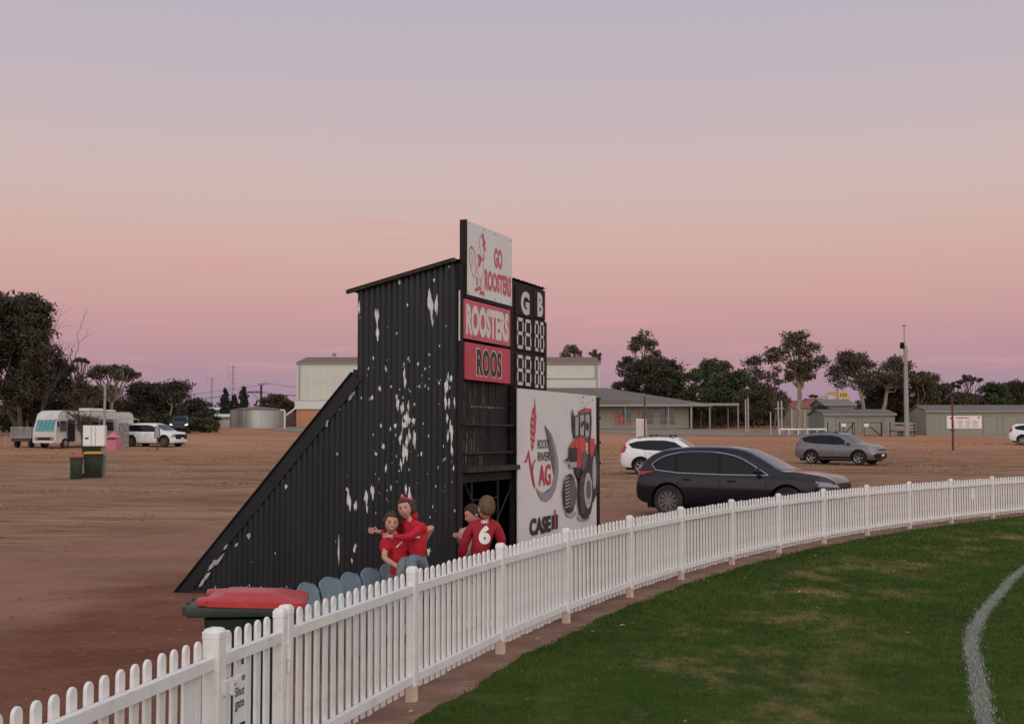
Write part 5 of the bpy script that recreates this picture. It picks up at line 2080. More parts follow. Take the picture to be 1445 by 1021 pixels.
# --- tall white wagon by the camp
l = 2.49
tall = suv_spec(4.98, 1.97, 1.75, 2.90, fo=0.95, wheel_r=.385, rim_mat=M['print_mid'], spokes=6, spoke_style='double', arch_clad=True,
    top=[(-l, .85), (-l + .02, 1.05), (-l + .08, 1.20), (-l + .18, 1.42), (-l + .34, 1.64), (-1.6, 1.72), (-.6, 1.75), (.2, 1.735), (.6, 1.65), (1.0, 1.40), (1.32, 1.20), (1.5, 1.15), (1.9, 1.10), (2.2, 1.03), (2.38, .92), (2.45, .80), (l, .62)],
    shoulder=[(-l, .76), (-l + .1, 1.02), (-1.5, 1.05), (0, 1.03), (1.3, 1.0), (2.1, .92), (l, .55)],
    dlo=[(-2.12, 1.50), (-2.02, 1.17), (-1.2, 1.12), (0, 1.10), (1.16, 1.09), (.85, 1.27), (.45, 1.52), (0, 1.60), (-.9, 1.61), (-1.7, 1.60)],
    windows=[[(-2.08, 1.48), (-2.0, 1.2), (-1.62, 1.16), (-1.5, 1.58), (-1.7, 1.57)], [(-1.42, 1.15), (-.16, 1.125), (-.18, 1.58), (-.9, 1.585), (-1.32, 1.57)], [(-.08, 1.12), (.90, 1.11), (.85, 1.24), (.45, 1.49), (-.1, 1.57)]],
    screen=[(-.74, 1.20), (.74, 1.20), (.58, 1.64), (-.58, 1.64)], backlight=[(-.66, 1.22), (.66, 1.22), (.56, 1.58), (-.56, 1.58)],
    seams=[[(-.12, 1.1), (-.12, .42)], [(-1.30, 1.12), (-1.2, .80), (-1.05, .66)], [(1.06, 1.08), (1.06, .70), (1.0, .42)]],
    handles=[(-1.0, .98), (.18, .97)], mirror=(.86, 1.12), cladding=[(-.95, .26), (.95, .26), (.95, .38), (-.95, .38)],
    front_dark=[[(-.72, .56), (.72, .56), (.74, .92), (-.74, .92)]],
    headlight=[(.72, .66), (.86, .66), (.86, .90), (.74, .92)], headlight_side=[(2.10, .70), (2.34, .66), (2.36, .88), (2.2, .95)],
    taillight=[(.70, .92), (.80, .92), (.80, 1.28), (.72, 1.28)], taillight_side=[(-2.46, .92), (-2.3, .94), (-2.28, 1.20), (-2.40, 1.24)], plate_f=.62, plate_b=.80)
yaw = R(-20)
make_car('parked_car', 'tall white wagon parked beside the pink play tent and camper bus', tall, place_by_wheel(tall, (186, 630), yaw), yaw, M['car_white'])
yaw = R(-25)
make_car('parked_car', 'white wagon cut by the right edge in front of the long shed', white, place_by_wheel(white, (1443, 627.5), yaw), yaw, M['car_white'])
# --- a dark car with its headlights on among the far trees
far_s = dict(grey)
pfar = on_ground(247, 124)
fc = make_car('parked_car', 'distant dark car with headlights on under the trees', far_s, (pfar.x, pfar.y + 2, gz(pfar.y + 2)), R(-80), M['navy_paint'])
lampm = mat('lit_lamp', (0.9, 0.9, 0.85), 0.3, emit=(1.0, 0.95, 0.85, 1), estr=2.5)
for ch in fc.children:
    if ch.name.startswith('headlight'):
        ch.data = ch.data.copy()
        ch.data.materials.clear()
        ch.data.materials.append(lampm)
    if ch.name.startswith(('windscreen', 'grille', 'number_plate')):
        ch.data.materials.clear()
        ch.data.materials.append(M['glass_dark'])
# ================================================================ buildings
M['hall_white'] = mat('hall_white', (0.58, 0.56, 0.50), 0.6, var=0.04, vscale=0.3, dirt=(0.42, 0.36, 0.3), dirt_amt=0.25, dirt_scale=.5)
M['hall_band'] = mat('hall_band', (0.62, 0.60, 0.56), 0.6, var=0.03)
M['orange_brick'] = mat('orange_brick', (0.48, 0.215, 0.115), 0.85, var=0.10, vscale=1.5)
M['roof_brown'] = mat('roof_brown', (0.20, 0.14, 0.12), 0.85, spec=0.1, var=0.1)
M['roof_grey'] = mat('roof_grey', (0.165, 0.143, 0.135), 0.85, spec=0.1, var=0.08, vscale=.5)
M['club_wall'] = mat('club_wall', (0.27, 0.235, 0.185), 0.7, var=0.06, vscale=.6)
M['post_grey'] = mat('post_grey', (0.40, 0.37, 0.33), .7, var=.1)
M['frame_pale'] = mat('frame_pale', (0.29, 0.265, 0.235), 0.6, var=.05)
M['shed_green'] = mat('shed_green', (0.235, 0.235, 0.195), 0.5, var=0.05, vscale=.4)
M['shed_dark'] = mat('shed_dark', (0.20, 0.20, 0.17), 0.5, var=0.05, vscale=.4)
M['window_glass'] = mat('window_glass', (0.05, 0.045, 0.04), 0.08, spec=0.5)
M['tin_blue'] = mat('tin_blue', (0.20, 0.185, 0.18), 0.85, spec=0.1, var=0.06)
M['red_roof'] = mat('red_roof', (0.26, 0.065, 0.045), 0.8, var=0.15)
M['yellow_wall'] = mat('yellow_wall', (0.60, 0.42, 0.13), 0.7, var=0.1)
M['tank_metal'] = mat('tank_metal', (0.40, 0.40, 0.38), 0.42, metal=0.75, var=0.12, vscale=.8)
M['weathered_wood'] = mat('weathered_wood', (0.135, 0.085, 0.06), 0.9, var=0.35, vscale=4)
M['dark_wood'] = mat('dark_wood', (0.05, 0.035, 0.03), 0.9, var=0.3, vscale=4)


def gabled(name, label, p0, p1, depth, h, rise, wall_m, roof_m, cat='building', ribs=0.0, overhang=0.15, group=None):
    """building with its front from ground point p0 to p1 (left to right), ridge parallel to the front"""
    p0, p1 = Vector(p0), Vector(p1)
    d = (p1 - p0)
    d.z = 0
    L = d.length
    root = thing(name, label, cat, p0, math.atan2(d.y, d.x), group)
    m = MB()
    b_ = -1.2
    m.add([(0, 0, b_), (L, 0, b_), (L, 0, h), (0, 0, h)], [(0, 1, 2, 3)])
    m.add([(0, depth, b_), (L, depth, b_), (L, depth, h), (0, depth, h)], [(3, 2, 1, 0)])
    for x in (0, L):
        m.add([(x, 0, b_), (x, depth, b_), (x, depth, h), (x, depth / 2, h + rise), (x, 0, h)], [(0, 1, 2, 3, 4)])
    m.build('wall', wall_m, root)
    if ribs:
        r_ = MB()
        n = int(L / ribs)
        for k in range(n):
            r_.box((k + .5) * L / n, -0.012, h / 2 - .1, ribs * .35, 0.02, h - .2)
        tag(r_.build('cladding_rib', wall_m, root), kind='stuff')
    o = overhang
    q = MB()
    for s in (0, 1):
        ye = -o if s == 0 else depth + o
        ze = h - rise * (o / (depth / 2)) + .02
        q.add([(-o, ye, ze), (L + o, ye, ze), (L + o, depth / 2, h + rise + .02), (-o, depth / 2, h + rise + .02),
               (-o, ye, ze + .1), (L + o, ye, ze + .1), (L + o, depth / 2, h + rise + .12), (-o, depth / 2, h + rise + .12)],
              [(0, 1, 2, 3), (4, 5, 6, 7), (0, 1, 5, 4), (1, 2, 6, 5), (3, 0, 4, 7)])
    q.build('roof', roof_m, root)
    MB().box(L / 2, -o - .03, h - .02, L + 2 * o, .10, .13).build('gutter', M['frame_pale'], root)
    return root, L


# big white hall, orange brick below
HY = 150.0
a, b_ = on_ground(418, HY), on_ground(847, HY)
hz = a.z
eave = at(500, 512.5, HY).z - hz
band = at(430, 577, HY).z - hz
hall, L = gabled('community_hall', 'large white hall with orange brick base behind the scoreboard', a, b_, 16, eave, at(500, 505, 158).z - at(500, 512.5, HY).z, M['hall_white'], M['roof_brown'], overhang=.1)
MB().box(L / 2, -0.05, band / 2 - .4, L - .9, 0.12, band + .8).build('brick_base', M['orange_brick'], hall)
MB().box(.2, -0.03, band / 2 - .4, .36, 0.14, band + .8).build('corner_pier', M['orange_brick'], hall)
zb_ = at(430, 565.5, HY).z - hz
MB().box(L / 2, -.14, (band + zb_) / 2, L + .3, .34, zb_ - band).build('fascia', M['hall_band'], hall)
MB().box(L / 2, -.08, zb_ + .06, L + .1, .2, .08).build('flashing', M['frame_pale'], hall)
for x in (.35, L - .35):
    MB().box(x, -.05, (eave + zb_) / 2, .12, .12, eave - zb_).build('corner_trim', M['frame_pale'], hall)
x0 = (at(770, 530, HY).x - a.x)
x1 = (at(840, 530, HY).x - a.x)
zp0, zp1 = at(800, 534, HY).z - hz, at(800, 514, HY).z - hz
for q in (((x0 + x1) / 2, zp0, x1 - x0, .1), ((x0 + x1) / 2, zp1, x1 - x0, .1)):
    MB().box(q[0], -.04, q[1], q[2], .06, q[3]).build('panel_trim', M['frame_pale'], hall)
MB().box(x1, -.04, (zp0 + zp1) / 2, .1, .06, zp1 - zp0).build('panel_trim', M['frame_pale'], hall)
n = int(L / .8)
rb = MB()
for k in range(n):
    rb.box((k + .5) * L / n, -.012, (eave + zb_) / 2, .06, .02, eave - zb_ - .1)
tag(rb.build('cladding_rib', M['hall_white'], hall), kind='stuff')
MB().tube([(3.5, 6.5, eave), (3.5, 6.5, eave + 1.35)], .14, 10).ball((3.5, 6.5, eave + 1.5), (.28, .28, .22)).build('roof_vent', M['galv'], hall, smooth=40)
MB().tube([(-.1, -.3, zb_ - .9), (-1.1, -.6, zb_ - 1.7)], .10, 8).build('downpipe', M['hall_band'], hall)

# club rooms with hip roof, windows and a carport
KY = 140.0
a = on_ground(770, KY)
kx = lambda px: at(px, 600, KY).x - a.x
kz = lambda py: at(900, py, KY).z - a.z
club = thing('club_rooms', 'low grey club rooms with hip roof and three dark windows', 'building', a, 0)
ev = kz(570.5)
xe = kx(972)
D_ = 13.0
wall = MB()
wall.box(xe / 2, D_ / 2, ev / 2 - .5, xe, D_, ev + 1.0)
wall.build('wall', M['club_wall'], club)
rx1 = kx(1003)
rt = at(850, 547, KY + 7).z - a.z
hx = kx(862)
q = MB()
q.add([(-1, -1.4, ev - .05), (rx1, -1.4, ev - .05), (rx1, D_ + 1, ev - .05), (-1, D_ + 1, ev - .05), (-1, 7, rt), (hx, 7, rt)], [(0, 1, 5, 4), (1, 2, 5), (2, 3, 4, 5), (0, 3, 2, 1), (3, 0, 4)])
q.build('roof', M['roof_grey'], club)
MB().box((rx1 - 1) / 2, -1.45, ev - .12, rx1 + 1, .12, .24).build('gutter', M['frame_pale'], club)
MB().box(kx(892) / 2, -1.2, kz(565.5), kx(892), .2, .2).build('roof_flashing', M['roof_brown'], club)
MB().box(xe / 2, -.03, .18, xe, .08, .16).build('skirting', M['frame_pale'], club)
for (p0, p1, mullion) in ((868, 881, None), (881.5, 891, None), (904, 922, 911), (930.5, 952, 941)):
    xa, xb = kx(p0), kx(p1)
    z0, z1 = kz(598.5), kz(577.5)
    w = MB().box((xa + xb) / 2, -.02, z0 - .04, xb - xa + .12, .10, .10).box((xa + xb) / 2, -.02, z1 + .04, xb - xa + .12, .10, .08)
    w.box(xa - .03, -.02, (z0 + z1) / 2, .08, .10, z1 - z0).box(xb + .03, -.02, (z0 + z1) / 2, .08, .10, z1 - z0)
    zm = z0 + (z1 - z0) * .34
    w.box((xa + xb) / 2, -.02, zm, xb - xa, .08, .07)
    if mullion:
        w.box(kx(mullion), -.02, (z0 + z1) / 2, .09, .09, z1 - z0)
    wo_ = w.build('window', M['frame_pale'], club)
    MB().box((xa + xb) / 2, -.012, (z0 + z1) / 2, xb - xa, .02, z1 - z0).build('pane', M['window_glass'], wo_)
# red painted figure boards in the first windows
red_p = mat('window_red', (0.50, 0.11, 0.075), .6, var=.25, vscale=6)
for pts in ([(869, 598), (873, 599), (873, 590), (870, 588)], [(875, 599), (879, 599), (879.5, 585), (875, 586)], [(869, 587), (872, 588), (872, 580), (869, 581)], [(874, 584), (879, 583), (879, 579), (875, 580)], [(882, 598), (890, 599), (890, 596), (882, 595)], [(900, 587), (902, 587), (902.5, 580), (900, 579)]):
    MB().prism([(kx(p), kz(y)) for p, y in pts], 'y', -.09, -.06).build('painted_board', red_p, club)
for px in (880.7, 941.5, 972.5):
    MB().box(kx(px), -1.3, ev / 2 - .6, .09, .09, ev + .95).build('veranda_post', M['frame_pale'], club)
# open carport at its right end
cp = thing('carport', 'flat roofed open carport at the right end of the club rooms', 'carport', on_ground(973, KY - 1), 0)
ca = on_ground(973, KY - 1)
cx = lambda px: at(px, 600, KY - 1).x - ca.x
cz = lambda py: at(1000, py, KY - 1).z - ca.z
MB().box(cx(1007), 3.0, cz(570.5), cx(1042), 7.0, .18).build('roof', M['roof_grey'], cp)
MB().box(cx(1007), -.52, cz(570.5), cx(1042) + .1, .08, .26).build('gutter', M['frame_pale'], cp)
for px in (975.5, 1001, 1041):
    MB().box(cx(px), -.3, cz(588) - .2, .13, .13, cz(571) + .6).build('post', M['frame_pale'], cp)
    MB().box(cx(px), 6.2, cz(588) - .2, .13, .13, cz(571) + .6).build('post', M['frame_pale'], cp)
# slatted timber screen behind the carport
sc_ = on_ground(976, 146)
scr = thing('timber_screen', 'screen of upright weathered timber slats behind the carport', 'fence', sc_, 0)
sx = lambda px: at(px, 600, 146).x - sc_.x
rs = random.Random(31)
k = 0
x = 0
xend = sx(1040)
while x < xend:
    w = rs.uniform(.10, .2)
    h = rs.uniform(2.1, 2.9)
    MB().box(x, rs.uniform(-.05, .05), h / 2 - .3, w, .06, h + .6).build('slat', M['weathered_wood'] if rs.random() < .6 else M['dark_wood'], scr)
    x += rs.uniform(.26, .42)
MB().bar((0, .08, 1.0), (xend, .08, 1.0), .05, .1).bar((0, .08, 2.0), (xend, .08, 2.0), .05, .1).build('rail', M['dark_wood'], scr)


# green-grey sheds
SY = 120.0
a, b_ = on_ground(1307, SY), on_ground(1480, SY - 1)
h = at(1307, 580, SY).z - a.z
shed, L = gabled('shed', 'long grey green shed with a printed banner at the right', a, b_, 7.5, h, at(1307, 573, SY + 3.7).z - at(1307, 580, SY).z, M['shed_green'], M['roof_grey'], 'shed', ribs=.55, group='grey green sheds')
sxx = lambda px: at(px, 600, SY).x - a.x
szz = lambda py: at(1350, py, SY).z - a.z
for p0, p1 in ((1386, 1404), (1413, 1432)):
    m = MB()
    xa, xb, z1 = sxx(p0), sxx(p1), szz(587)
    m.box(xa, -.03, z1 / 2, .05, .05, z1).box(xb, -.03, z1 / 2, .05, .05, z1).box((xa + xb) / 2, -.03, z1, xb - xa, .05, .05)
    dd = m.build('door', M['shed_dark'], shed)
    MB().box((xa + xb) / 2, -.022, z1 / 2, xb - xa - .05, .02, z1 - .05).build('door_panel', M['shed_green'], dd)
bn = thing('banner', 'white printed banner with red heading on the long shed wall', 'banner', a, math.atan2((b_ - a).y, (b_ - a).x))
xa, xb, z0, z1 = sxx(1335), sxx(1383), szz(604.5), szz(586.5)
MB().box((xa + xb) / 2, -.06, (z0 + z1) / 2, xb - xa, .02, z1 - z0).build('cloth', M['sign_white'], bn)
m = MB()
W_, H_ = xb - xa, z1 - z0
m.box(xa + W_ * .45, -.075, z0 + H_ * .84, W_ * .38, .008, .10)
m.box(xa + W_ * .12, -.075, z0 + H_ * .80, W_ * .06, .008, .18).box(xa + W_ * .92, -.075, z0 + H_ * .86, W_ * .05, .008, .18)
m.build('heading', M['print_red'], bn)
m = MB()
rs = random.Random(12)
for r_ in range(6):
    for c_ in range(4):
        m.box(xa + W_ * (.18 + c_ * .21), -.075, z0 + H_ * (.12 + r_ * .10), W_ * rs.uniform(.10, .18), .008, .045)
m.build('small_print', M['print_grey'], bn)

S2 = 124.0
a, b_ = on_ground(1163, S2), on_ground(1263, S2)
h = at(1163, 584.5, S2).z - a.z
sh2, L = gabled('shed', 'smaller grey green shed with two roller doors', a, b_, 6.5, h, at(1163, 578.8, S2 + 3.2).z - at(1163, 584.5, S2).z, M['shed_green'], M['roof_grey'], 'shed', ribs=0, group='grey green sheds')
s2x = lambda px: at(px, 600, S2).x - a.x
for p0, p1 in ((1180, 1211), (1217, 1246)):
    xa, xb = s2x(p0), s2x(p1)
    z1 = at(1190, 588.5, S2).z - a.z
    f_ = MB().box(xa, -.04, z1 / 2, .08, .08, z1).box(xb, -.04, z1 / 2, .08, .08, z1).box((xa + xb) / 2, -.05, z1, xb - xa + .2, .1, .12).build('roller_door', M['shed_dark'], sh2)
    nsl = 9
    for k in range(nsl):
        MB().box((xa + xb) / 2, -.025, z1 * (k + .5) / nsl, xb - xa - .08, .03, z1 / nsl - .012).build('slat', M['shed_green'], f_)

a, b_ = on_ground(1163, 138), on_ground(1205, 138)
h = at(1180, 571, 138).z - a.z
gabled('shed', 'blue grey tin shed standing behind the smaller green shed', a, b_, 6, h, at(1180, 564.5, 141).z - at(1180, 571, 138).z, M['tin_blue'], M['tin_blue'], 'shed')
a, b_ = on_ground(1118, 168), on_ground(1172, 168)
h = at(1140, 574, 168).z - a.z
gabled('house', 'distant house with red tiled roof behind the tall white trunked gum', a, b_, 9, h, at(1140, 566, 172).z - at(1140, 574, 168).z, M['club_wall'], M['red_roof'], 'house')
a, b_ = on_ground(1146, 175), on_ground(1168, 175)
h = at(1140, 568, 175).z - a.z
gabled('house', 'distant house whose higher red roof shows above the tin shed', a, b_, 7, h, at(1140, 563, 178).z - at(1140, 568, 175).z, M['club_wall'], M['red_roof'], 'house')
# grain store far behind: stepped yellow blocks
ya = on_ground(1172, 215)
gs = thing('grain_store', 'distant yellow and cream store building with stepped blocks', 'building', ya, 0)
yx = lambda px: at(px, 600, 215).x - ya.x
yz = lambda py: at(1180, py, 215).z - ya.z
for (p0, p1, py, m_, yo) in ((1184, 1197, 551.5, M['yellow_wall'], 0), (1172, 1184, 557, M['hall_white'], 1.2), (1197, 1204, 560, M['yellow_wall'], 1.5)):
    MB().box((yx(p0) + yx(p1)) / 2, yo + 4, yz(py) / 2 - .5, yx(p1) - yx(p0), 8, yz(py) + 1).build('block', m_, gs)
for p in (1187.5, 1191, 1194.5):
    MB().box(yx(p), -.02, yz(557), .22, .06, .6).build('window', M['window_glass'], gs)

# small pale houses at the left behind the shrubs
a, b_ = on_ground(288, 185), on_ground(305, 185)
h = at(290, 580, 185).z - a.z
gabled('house', 'distant pale house with white roof beyond the left shrubs', a, b_, 7, h, at(290, 575.5, 188).z - at(290, 580, 185).z, M['hall_white'], M['hall_band'], 'house')
a, b_ = on_ground(286, 150), on_ground(326, 150)
h = at(300, 588.5, 150).z - a.z
gabled('shed', 'low white shed directly left of the round water tank', a, b_, 4, h, .3, M['hall_white'], M['hall_band'], 'shed')

# ---------------------------------------------------------------- round water tank
ta = on_ground(364, 146)
tank = thing('water_tank', 'round corrugated metal water tank left of the white hall', 'tank', ta, 0)
tr = (at(403.5, 600, 146).x - at(325, 600, 146).x) / 2 * .985
th_ = at(364, 578.5, 146).z - ta.z
prof = []
nn = 46
for k in range(nn + 1):
    prof.append((tr + .016 * math.cos(k * math.pi), -.8 + (th_ + .8) * k / nn))
MB().lathe(prof, 64).build('wall', M['tank_metal'], tank, smooth=True)
MB().lathe([(tr + .06, th_ - .05), (tr + .06, th_ + .05), (tr * .5, th_ + .28), (.2, th_ + .42)], 48).build('roof', M['roof_grey'], tank, smooth=40)
for k in range(6):
    a_ = math.pi + k * math.pi / 5
    MB().box(tr * 1.006 * math.cos(a_), tr * 1.006 * math.sin(a_), th_ / 2, .05, .05, th_).build('seam', M['tank_metal'], tank)
pp = on_ground(401.5, 141)
pipe = thing('white_pipe', 'upright white pipe bent at the top beside the water tank', 'pipe', pp, 0)
ph = at(401, 578.5, 141).z - pp.z
MB().tube([(0, 0, -.5), (0, 0, ph - .1), (-.08, 0, ph), (-.5, 0, ph + .02)], .085, 10).build('pipe', M['hall_band'], pipe, smooth=40)
fa = on_ground(403, 151)
fn = thing('board_fence', 'short dark brown board fence between tank and hall', 'fence', fa, 0)
fx_ = lambda px: at(px, 600, 151).x - fa.x
fh = at(410, 581, 151).z - fa.z
for k in range(9):
    x = fx_(403) + (fx_(419) - fx_(403)) * (k + .5) / 9
    MB().box(x, 0, fh / 2 - .4, (fx_(419) - fx_(403)) / 9 - .02, .04, fh + .8).build('board', M['weathered_wood'], fn)

# ---------------------------------------------------------------- poles, posts, masts
def pole(name, label, cat, px, base, top, r0, r1, m_, Y=None, group=None):
    p = spot(px, base) if Y is None else on_ground(px, Y)
    root = thing(name, label, cat, p, 0, group)
    h = at(px, top, p.y).z - p.z
    MB().tube([(0, 0, -.6), (0, 0, h * .5), (0, 0, h)], [r0, (r0 + r1) / 2, r1], 10).build('shaft', m_, root, smooth=40)
    return root, p, h


fl_, p, h = pole('light_pole', 'tall grey floodlight pole with thin aerial beside the sheds', 'pole', 1279.5, 0, 488, .24, .17, M['galv_pole'], 116)
h2 = at(1276, 459.5, 116).z - p.z
lx = at(1276.5, 500, 116).x - p.x
MB().tube([(lx, 0, h - 6), (lx, 0, h2)], [.10, .05], 8).build('aerial', M['galv_pole'], fl_, smooth=40)
MB().box(lx, 0, h2, .35, .08, .08).build('aerial_tip', M['plastic_black'], fl_)
zf = at(1274, 487.5, 116).z - p.z
MB().box(lx - .25, -.12, zf, .34, .3, .55, Matrix.Rotation(R(20), 4, 'X'), .04).bar((lx, 0, zf), (lx - .25, -.1, zf), .06, .06).build('floodlight', M['plastic_black'], fl_)
for zz in (.4, 3.5):
    MB().box(lx + .12, 0, h - zz, .5, .1, .1).build('clamp', M['galv_pole'], fl_)

pole('rusty_post', 'thin rusty post standing in front of the long shed banner', 'post', 1345, 635.5, 560, .075, .06, M['rust'])[0]['group'] = 'rusty posts'
for o in (bpy.data.objects['rusty_post'],):
    MB().box(0, 0, at(1345, 607, o.location.y).z - o.location.z, .24, .16, .10).build('collar', M['rust'], o)
pole('rusty_post', 'rusty red post in front of the white cabinet and club windows', 'post', 910, 617, 559, .085, .08, mat('red_rust', (0.14, 0.035, 0.03), .85, var=.3), group='rusty posts')
wb = spot(907, 617)
cab = thing('white_cabinet', 'squat white metal cabinet in front of the club rooms', 'cabinet', (wb.x, wb.y + 1.0, gz(wb.y + 1)), R(-14))
cw = (at(916, 600, wb.y).x - at(898, 600, wb.y).x) * .80
chh = at(907, 591, wb.y).z - wb.z
MB().box(0, 0, chh / 2, cw, .7, chh, bev=.04).build('body', M['car_white'], cab)
MB().box(-cw * .12, -.36, chh / 2, cw * .68, .04, chh * .92, bev=.015).build('door', M['hall_white'], cab)
MB().box(cw * .18, -.40, chh * .55, .04, .04, .3).build('handle', M['galv'], cab)

rs = random.Random(41)
goal = [(1052.5, 563, 601, .075, 'first'), (1056, 561, 601, .075, ''), (1087.5, 581, 612, .06, ''), (1098.5, 566, 606, .075, ''), (1103.2, 565, 606, .075, ''), (1117.5, 576, 607, .07, ''), (1136, 577, 612, .06, '')]
gl = ['left post of the close pair of white posts right of the carport', 'right post of the close pair of white posts right of the carport', 'short thin white post left of the tall gum trunk, standing nearest',
      'left tall white post joined by a crosspiece, left of the tall gum', 'right tall white post with a crosspiece, left of the tall gum', 'grey post just left of the tall gum trunk', 'slim white post hugging the right side of the tall gum trunk']
for (px, t, bq, r_, _), lb in zip(goal, gl):
    o, p, h = pole('white_post', lb, 'post', px, 0, t, r_, r_ * .9, M['post_grey'], 128 - (bq - 601) * .6, 'slim white posts by the club')
    if px == 1103.2:
        MB().box(-.22, 0, h * .76, .9, .06, .06).build('crosspiece', M['post_grey'], o)
# low white pipe rail
a, b_ = on_ground(1100, 122), on_ground(1166, 122)
wr_ = thing('pipe_rail', 'low white pipe rail between the gum trunk and the small shed', 'rail', a, 0)
L = (b_ - a).length
zr = at(1120, 605.5, 122).z - a.z
MB().tube([(0, 0, zr), (L, 0, zr)], .09, 8).build('rail', M['car_white'], wr_)
for k in range(6):
    MB().tube([(L * k / 5, 0, -.3), (L * k / 5, 0, zr)], .06, 8).build('post', M['car_white'], wr_)
# mesh fence and farm gates in front of the sheds
def wire_fence(label, pxs, Y, top, name='wire_fence'):
    a = on_ground(pxs[0], Y)
    root = thing(name, label, 'fence', a, 0)
    h = at(pxs[0], top, Y).z - a.z
    for px in pxs:
        MB().tube([(at(px, 600, Y).x - a.x, 0, -.3), (at(px, 600, Y).x - a.x, 0, h)], .045, 8).build('post', M['black_steel'], root)
    x1 = at(pxs[-1], 600, Y).x - a.x
    for z in (h * .95, h * .55, h * .15):
        MB().tube([(0, 0, z), (x1, 0, z)], .014, 5).build('wire', M['galv'], root)
    m = MB()
    k = 0
    x = 0
    while x < x1:
        m.add([(x, .01, h * .1), (x + .014, .01, h * .1), (min(x1, x + .014 + h * .85), .01, h * .95), (min(x1, x + h * .85), .01, h * .95)], [(0, 1, 2, 3)])
        m.add([(x, .02, h * .95), (x + .014, .02, h * .95), (min(x1, x + .014 + h * .85), .02, h * .1), (min(x1, x + h * .85), .02, h * .1)], [(0, 1, 2, 3)])
        x += .22
    tag(m.build('mesh', M['galv'], root), kind='stuff')
    return root, a, h, x1


wire_fence('wire mesh fence in front of the left half of the smaller shed', (1168, 1185, 1203), 118, 595)
wire_fence('wire mesh fence in front of the right end of the smaller shed', (1244, 1256, 1290), 118, 595)


def farm_gate(label, p0, p1, Y, top, flip):
    a = on_ground(p0, Y)
    x1 = at(p1, 600, Y).x - a.x
    h = at(p0, top, Y).z - a.z
    root = thing('farm_gate', label, 'gate', a, 0, 'farm gates by the sheds')
    m = MB().tube([(0, 0, .1), (x1, 0, .1), (x1, 0, h), (0, 0, h), (0, 0, .1)], .035, 8)
    m.build('frame', M['black_steel'], root)
    d = ((0, h), (x1, .1)) if flip else ((0, .1), (x1, h))
    MB().tube([(d[0][0], 0, d[0][1]), (d[1][0], 0, d[1][1])], .045, 8).build('brace', M['black_steel'], root)
    for z in (h * .35, h * .65):
        MB().tube([(0, 0, z), (x1, 0, z)], .014, 6).build('bar', M['galv'], root)
    px = x1 * (.12 if flip else .02)
    MB().box(px, -.06, h * .82, .42, .02, .30).build('sign_plate', M['sign_white'], root)
    return root


farm_gate('farm gate with brace falling to the right and white plate, right of the opening', 1219.5, 1243, 117.5, 596, True)
farm_gate('farm gate with brace rising to the right and white plate, left of the opening', 1190, 1206, 117.5, 596, False)
tl = on_ground(1262, 119)
tr_ = thing('flat_trailer', 'low farm trailer with pale slatted sides parked by the floodlight pole', 'trailer', tl, 0)
for z in (.55, .85, 1.15):
    MB().box(1.0, 0, z, 2.0, .05, .14).build('side_board', M['frame_pale'], tr_)
MB().box(1.0, .7, .45, 2.1, 1.4, .10).build('deck', M['dark_wood'], tr_)
for x in (.1, 1.0, 1.9):
    MB().box(x, .04, .8, .06, .06, .9).build('stake', M['dark_wood'], tr_)
for x in (.6, 1.3):
    MB().lathe([(.05, -.1), (.3, -.1), (.3, .1), (.05, .1)], 18, 'y', Matrix.Translation((x, .1, .3))).build('wheel', M['rubber'], tr_)

# power pole with wires and two lattice radio masts at the left
pw, p, h = pole('power_pole', 'dark timber power pole with crossarm above the water tank', 'pole', 368, 0, 543, .19, .14, M['dark_wood'], 172)
MB().box(-1.1, 0, h - 1.0, 2.6, .10, .14).build('crossarm', M['dark_wood'], pw)
MB().bar((-1.2, 0, h - 1.05), (-.05, 0, h - 2.2), .05, .05).build('brace', M['dark_wood'], pw)
MB().box(0, 0, h + .12, .9, .08, .1).build('top_arm', M['dark_wood'], pw)
for x in (-2.2, -1.2, -.4, .4):
    MB().tube([(x, 0, h - .95 if x < 0 else h + .1), (x, 0, h - .72 if x < 0 else h + .4)], .05, 6).build('insulator', M['frame_pale'], pw)
for x, z0 in ((-2.2, h - .75), (-1.2, h - .75), (.4, h + .3)):
    pts = []
    for k in range(13):
        u = k / 12
        pts.append((x - 34 * u, 4 + 22 * u, z0 - 1.0 * math.sin(math.pi * u) - .5 * u))
    MB().tube(pts, .022, 5).build('wire', M['plastic_black'], pw)
    pts = [(x + 12 * k / 6, 2 * k / 6, z0 - .5 * math.sin(math.pi * k / 6) - .3 * k / 6) for k in range(7)]
    MB().tube(pts, .022, 5).build('wire', M['plastic_black'], pw)


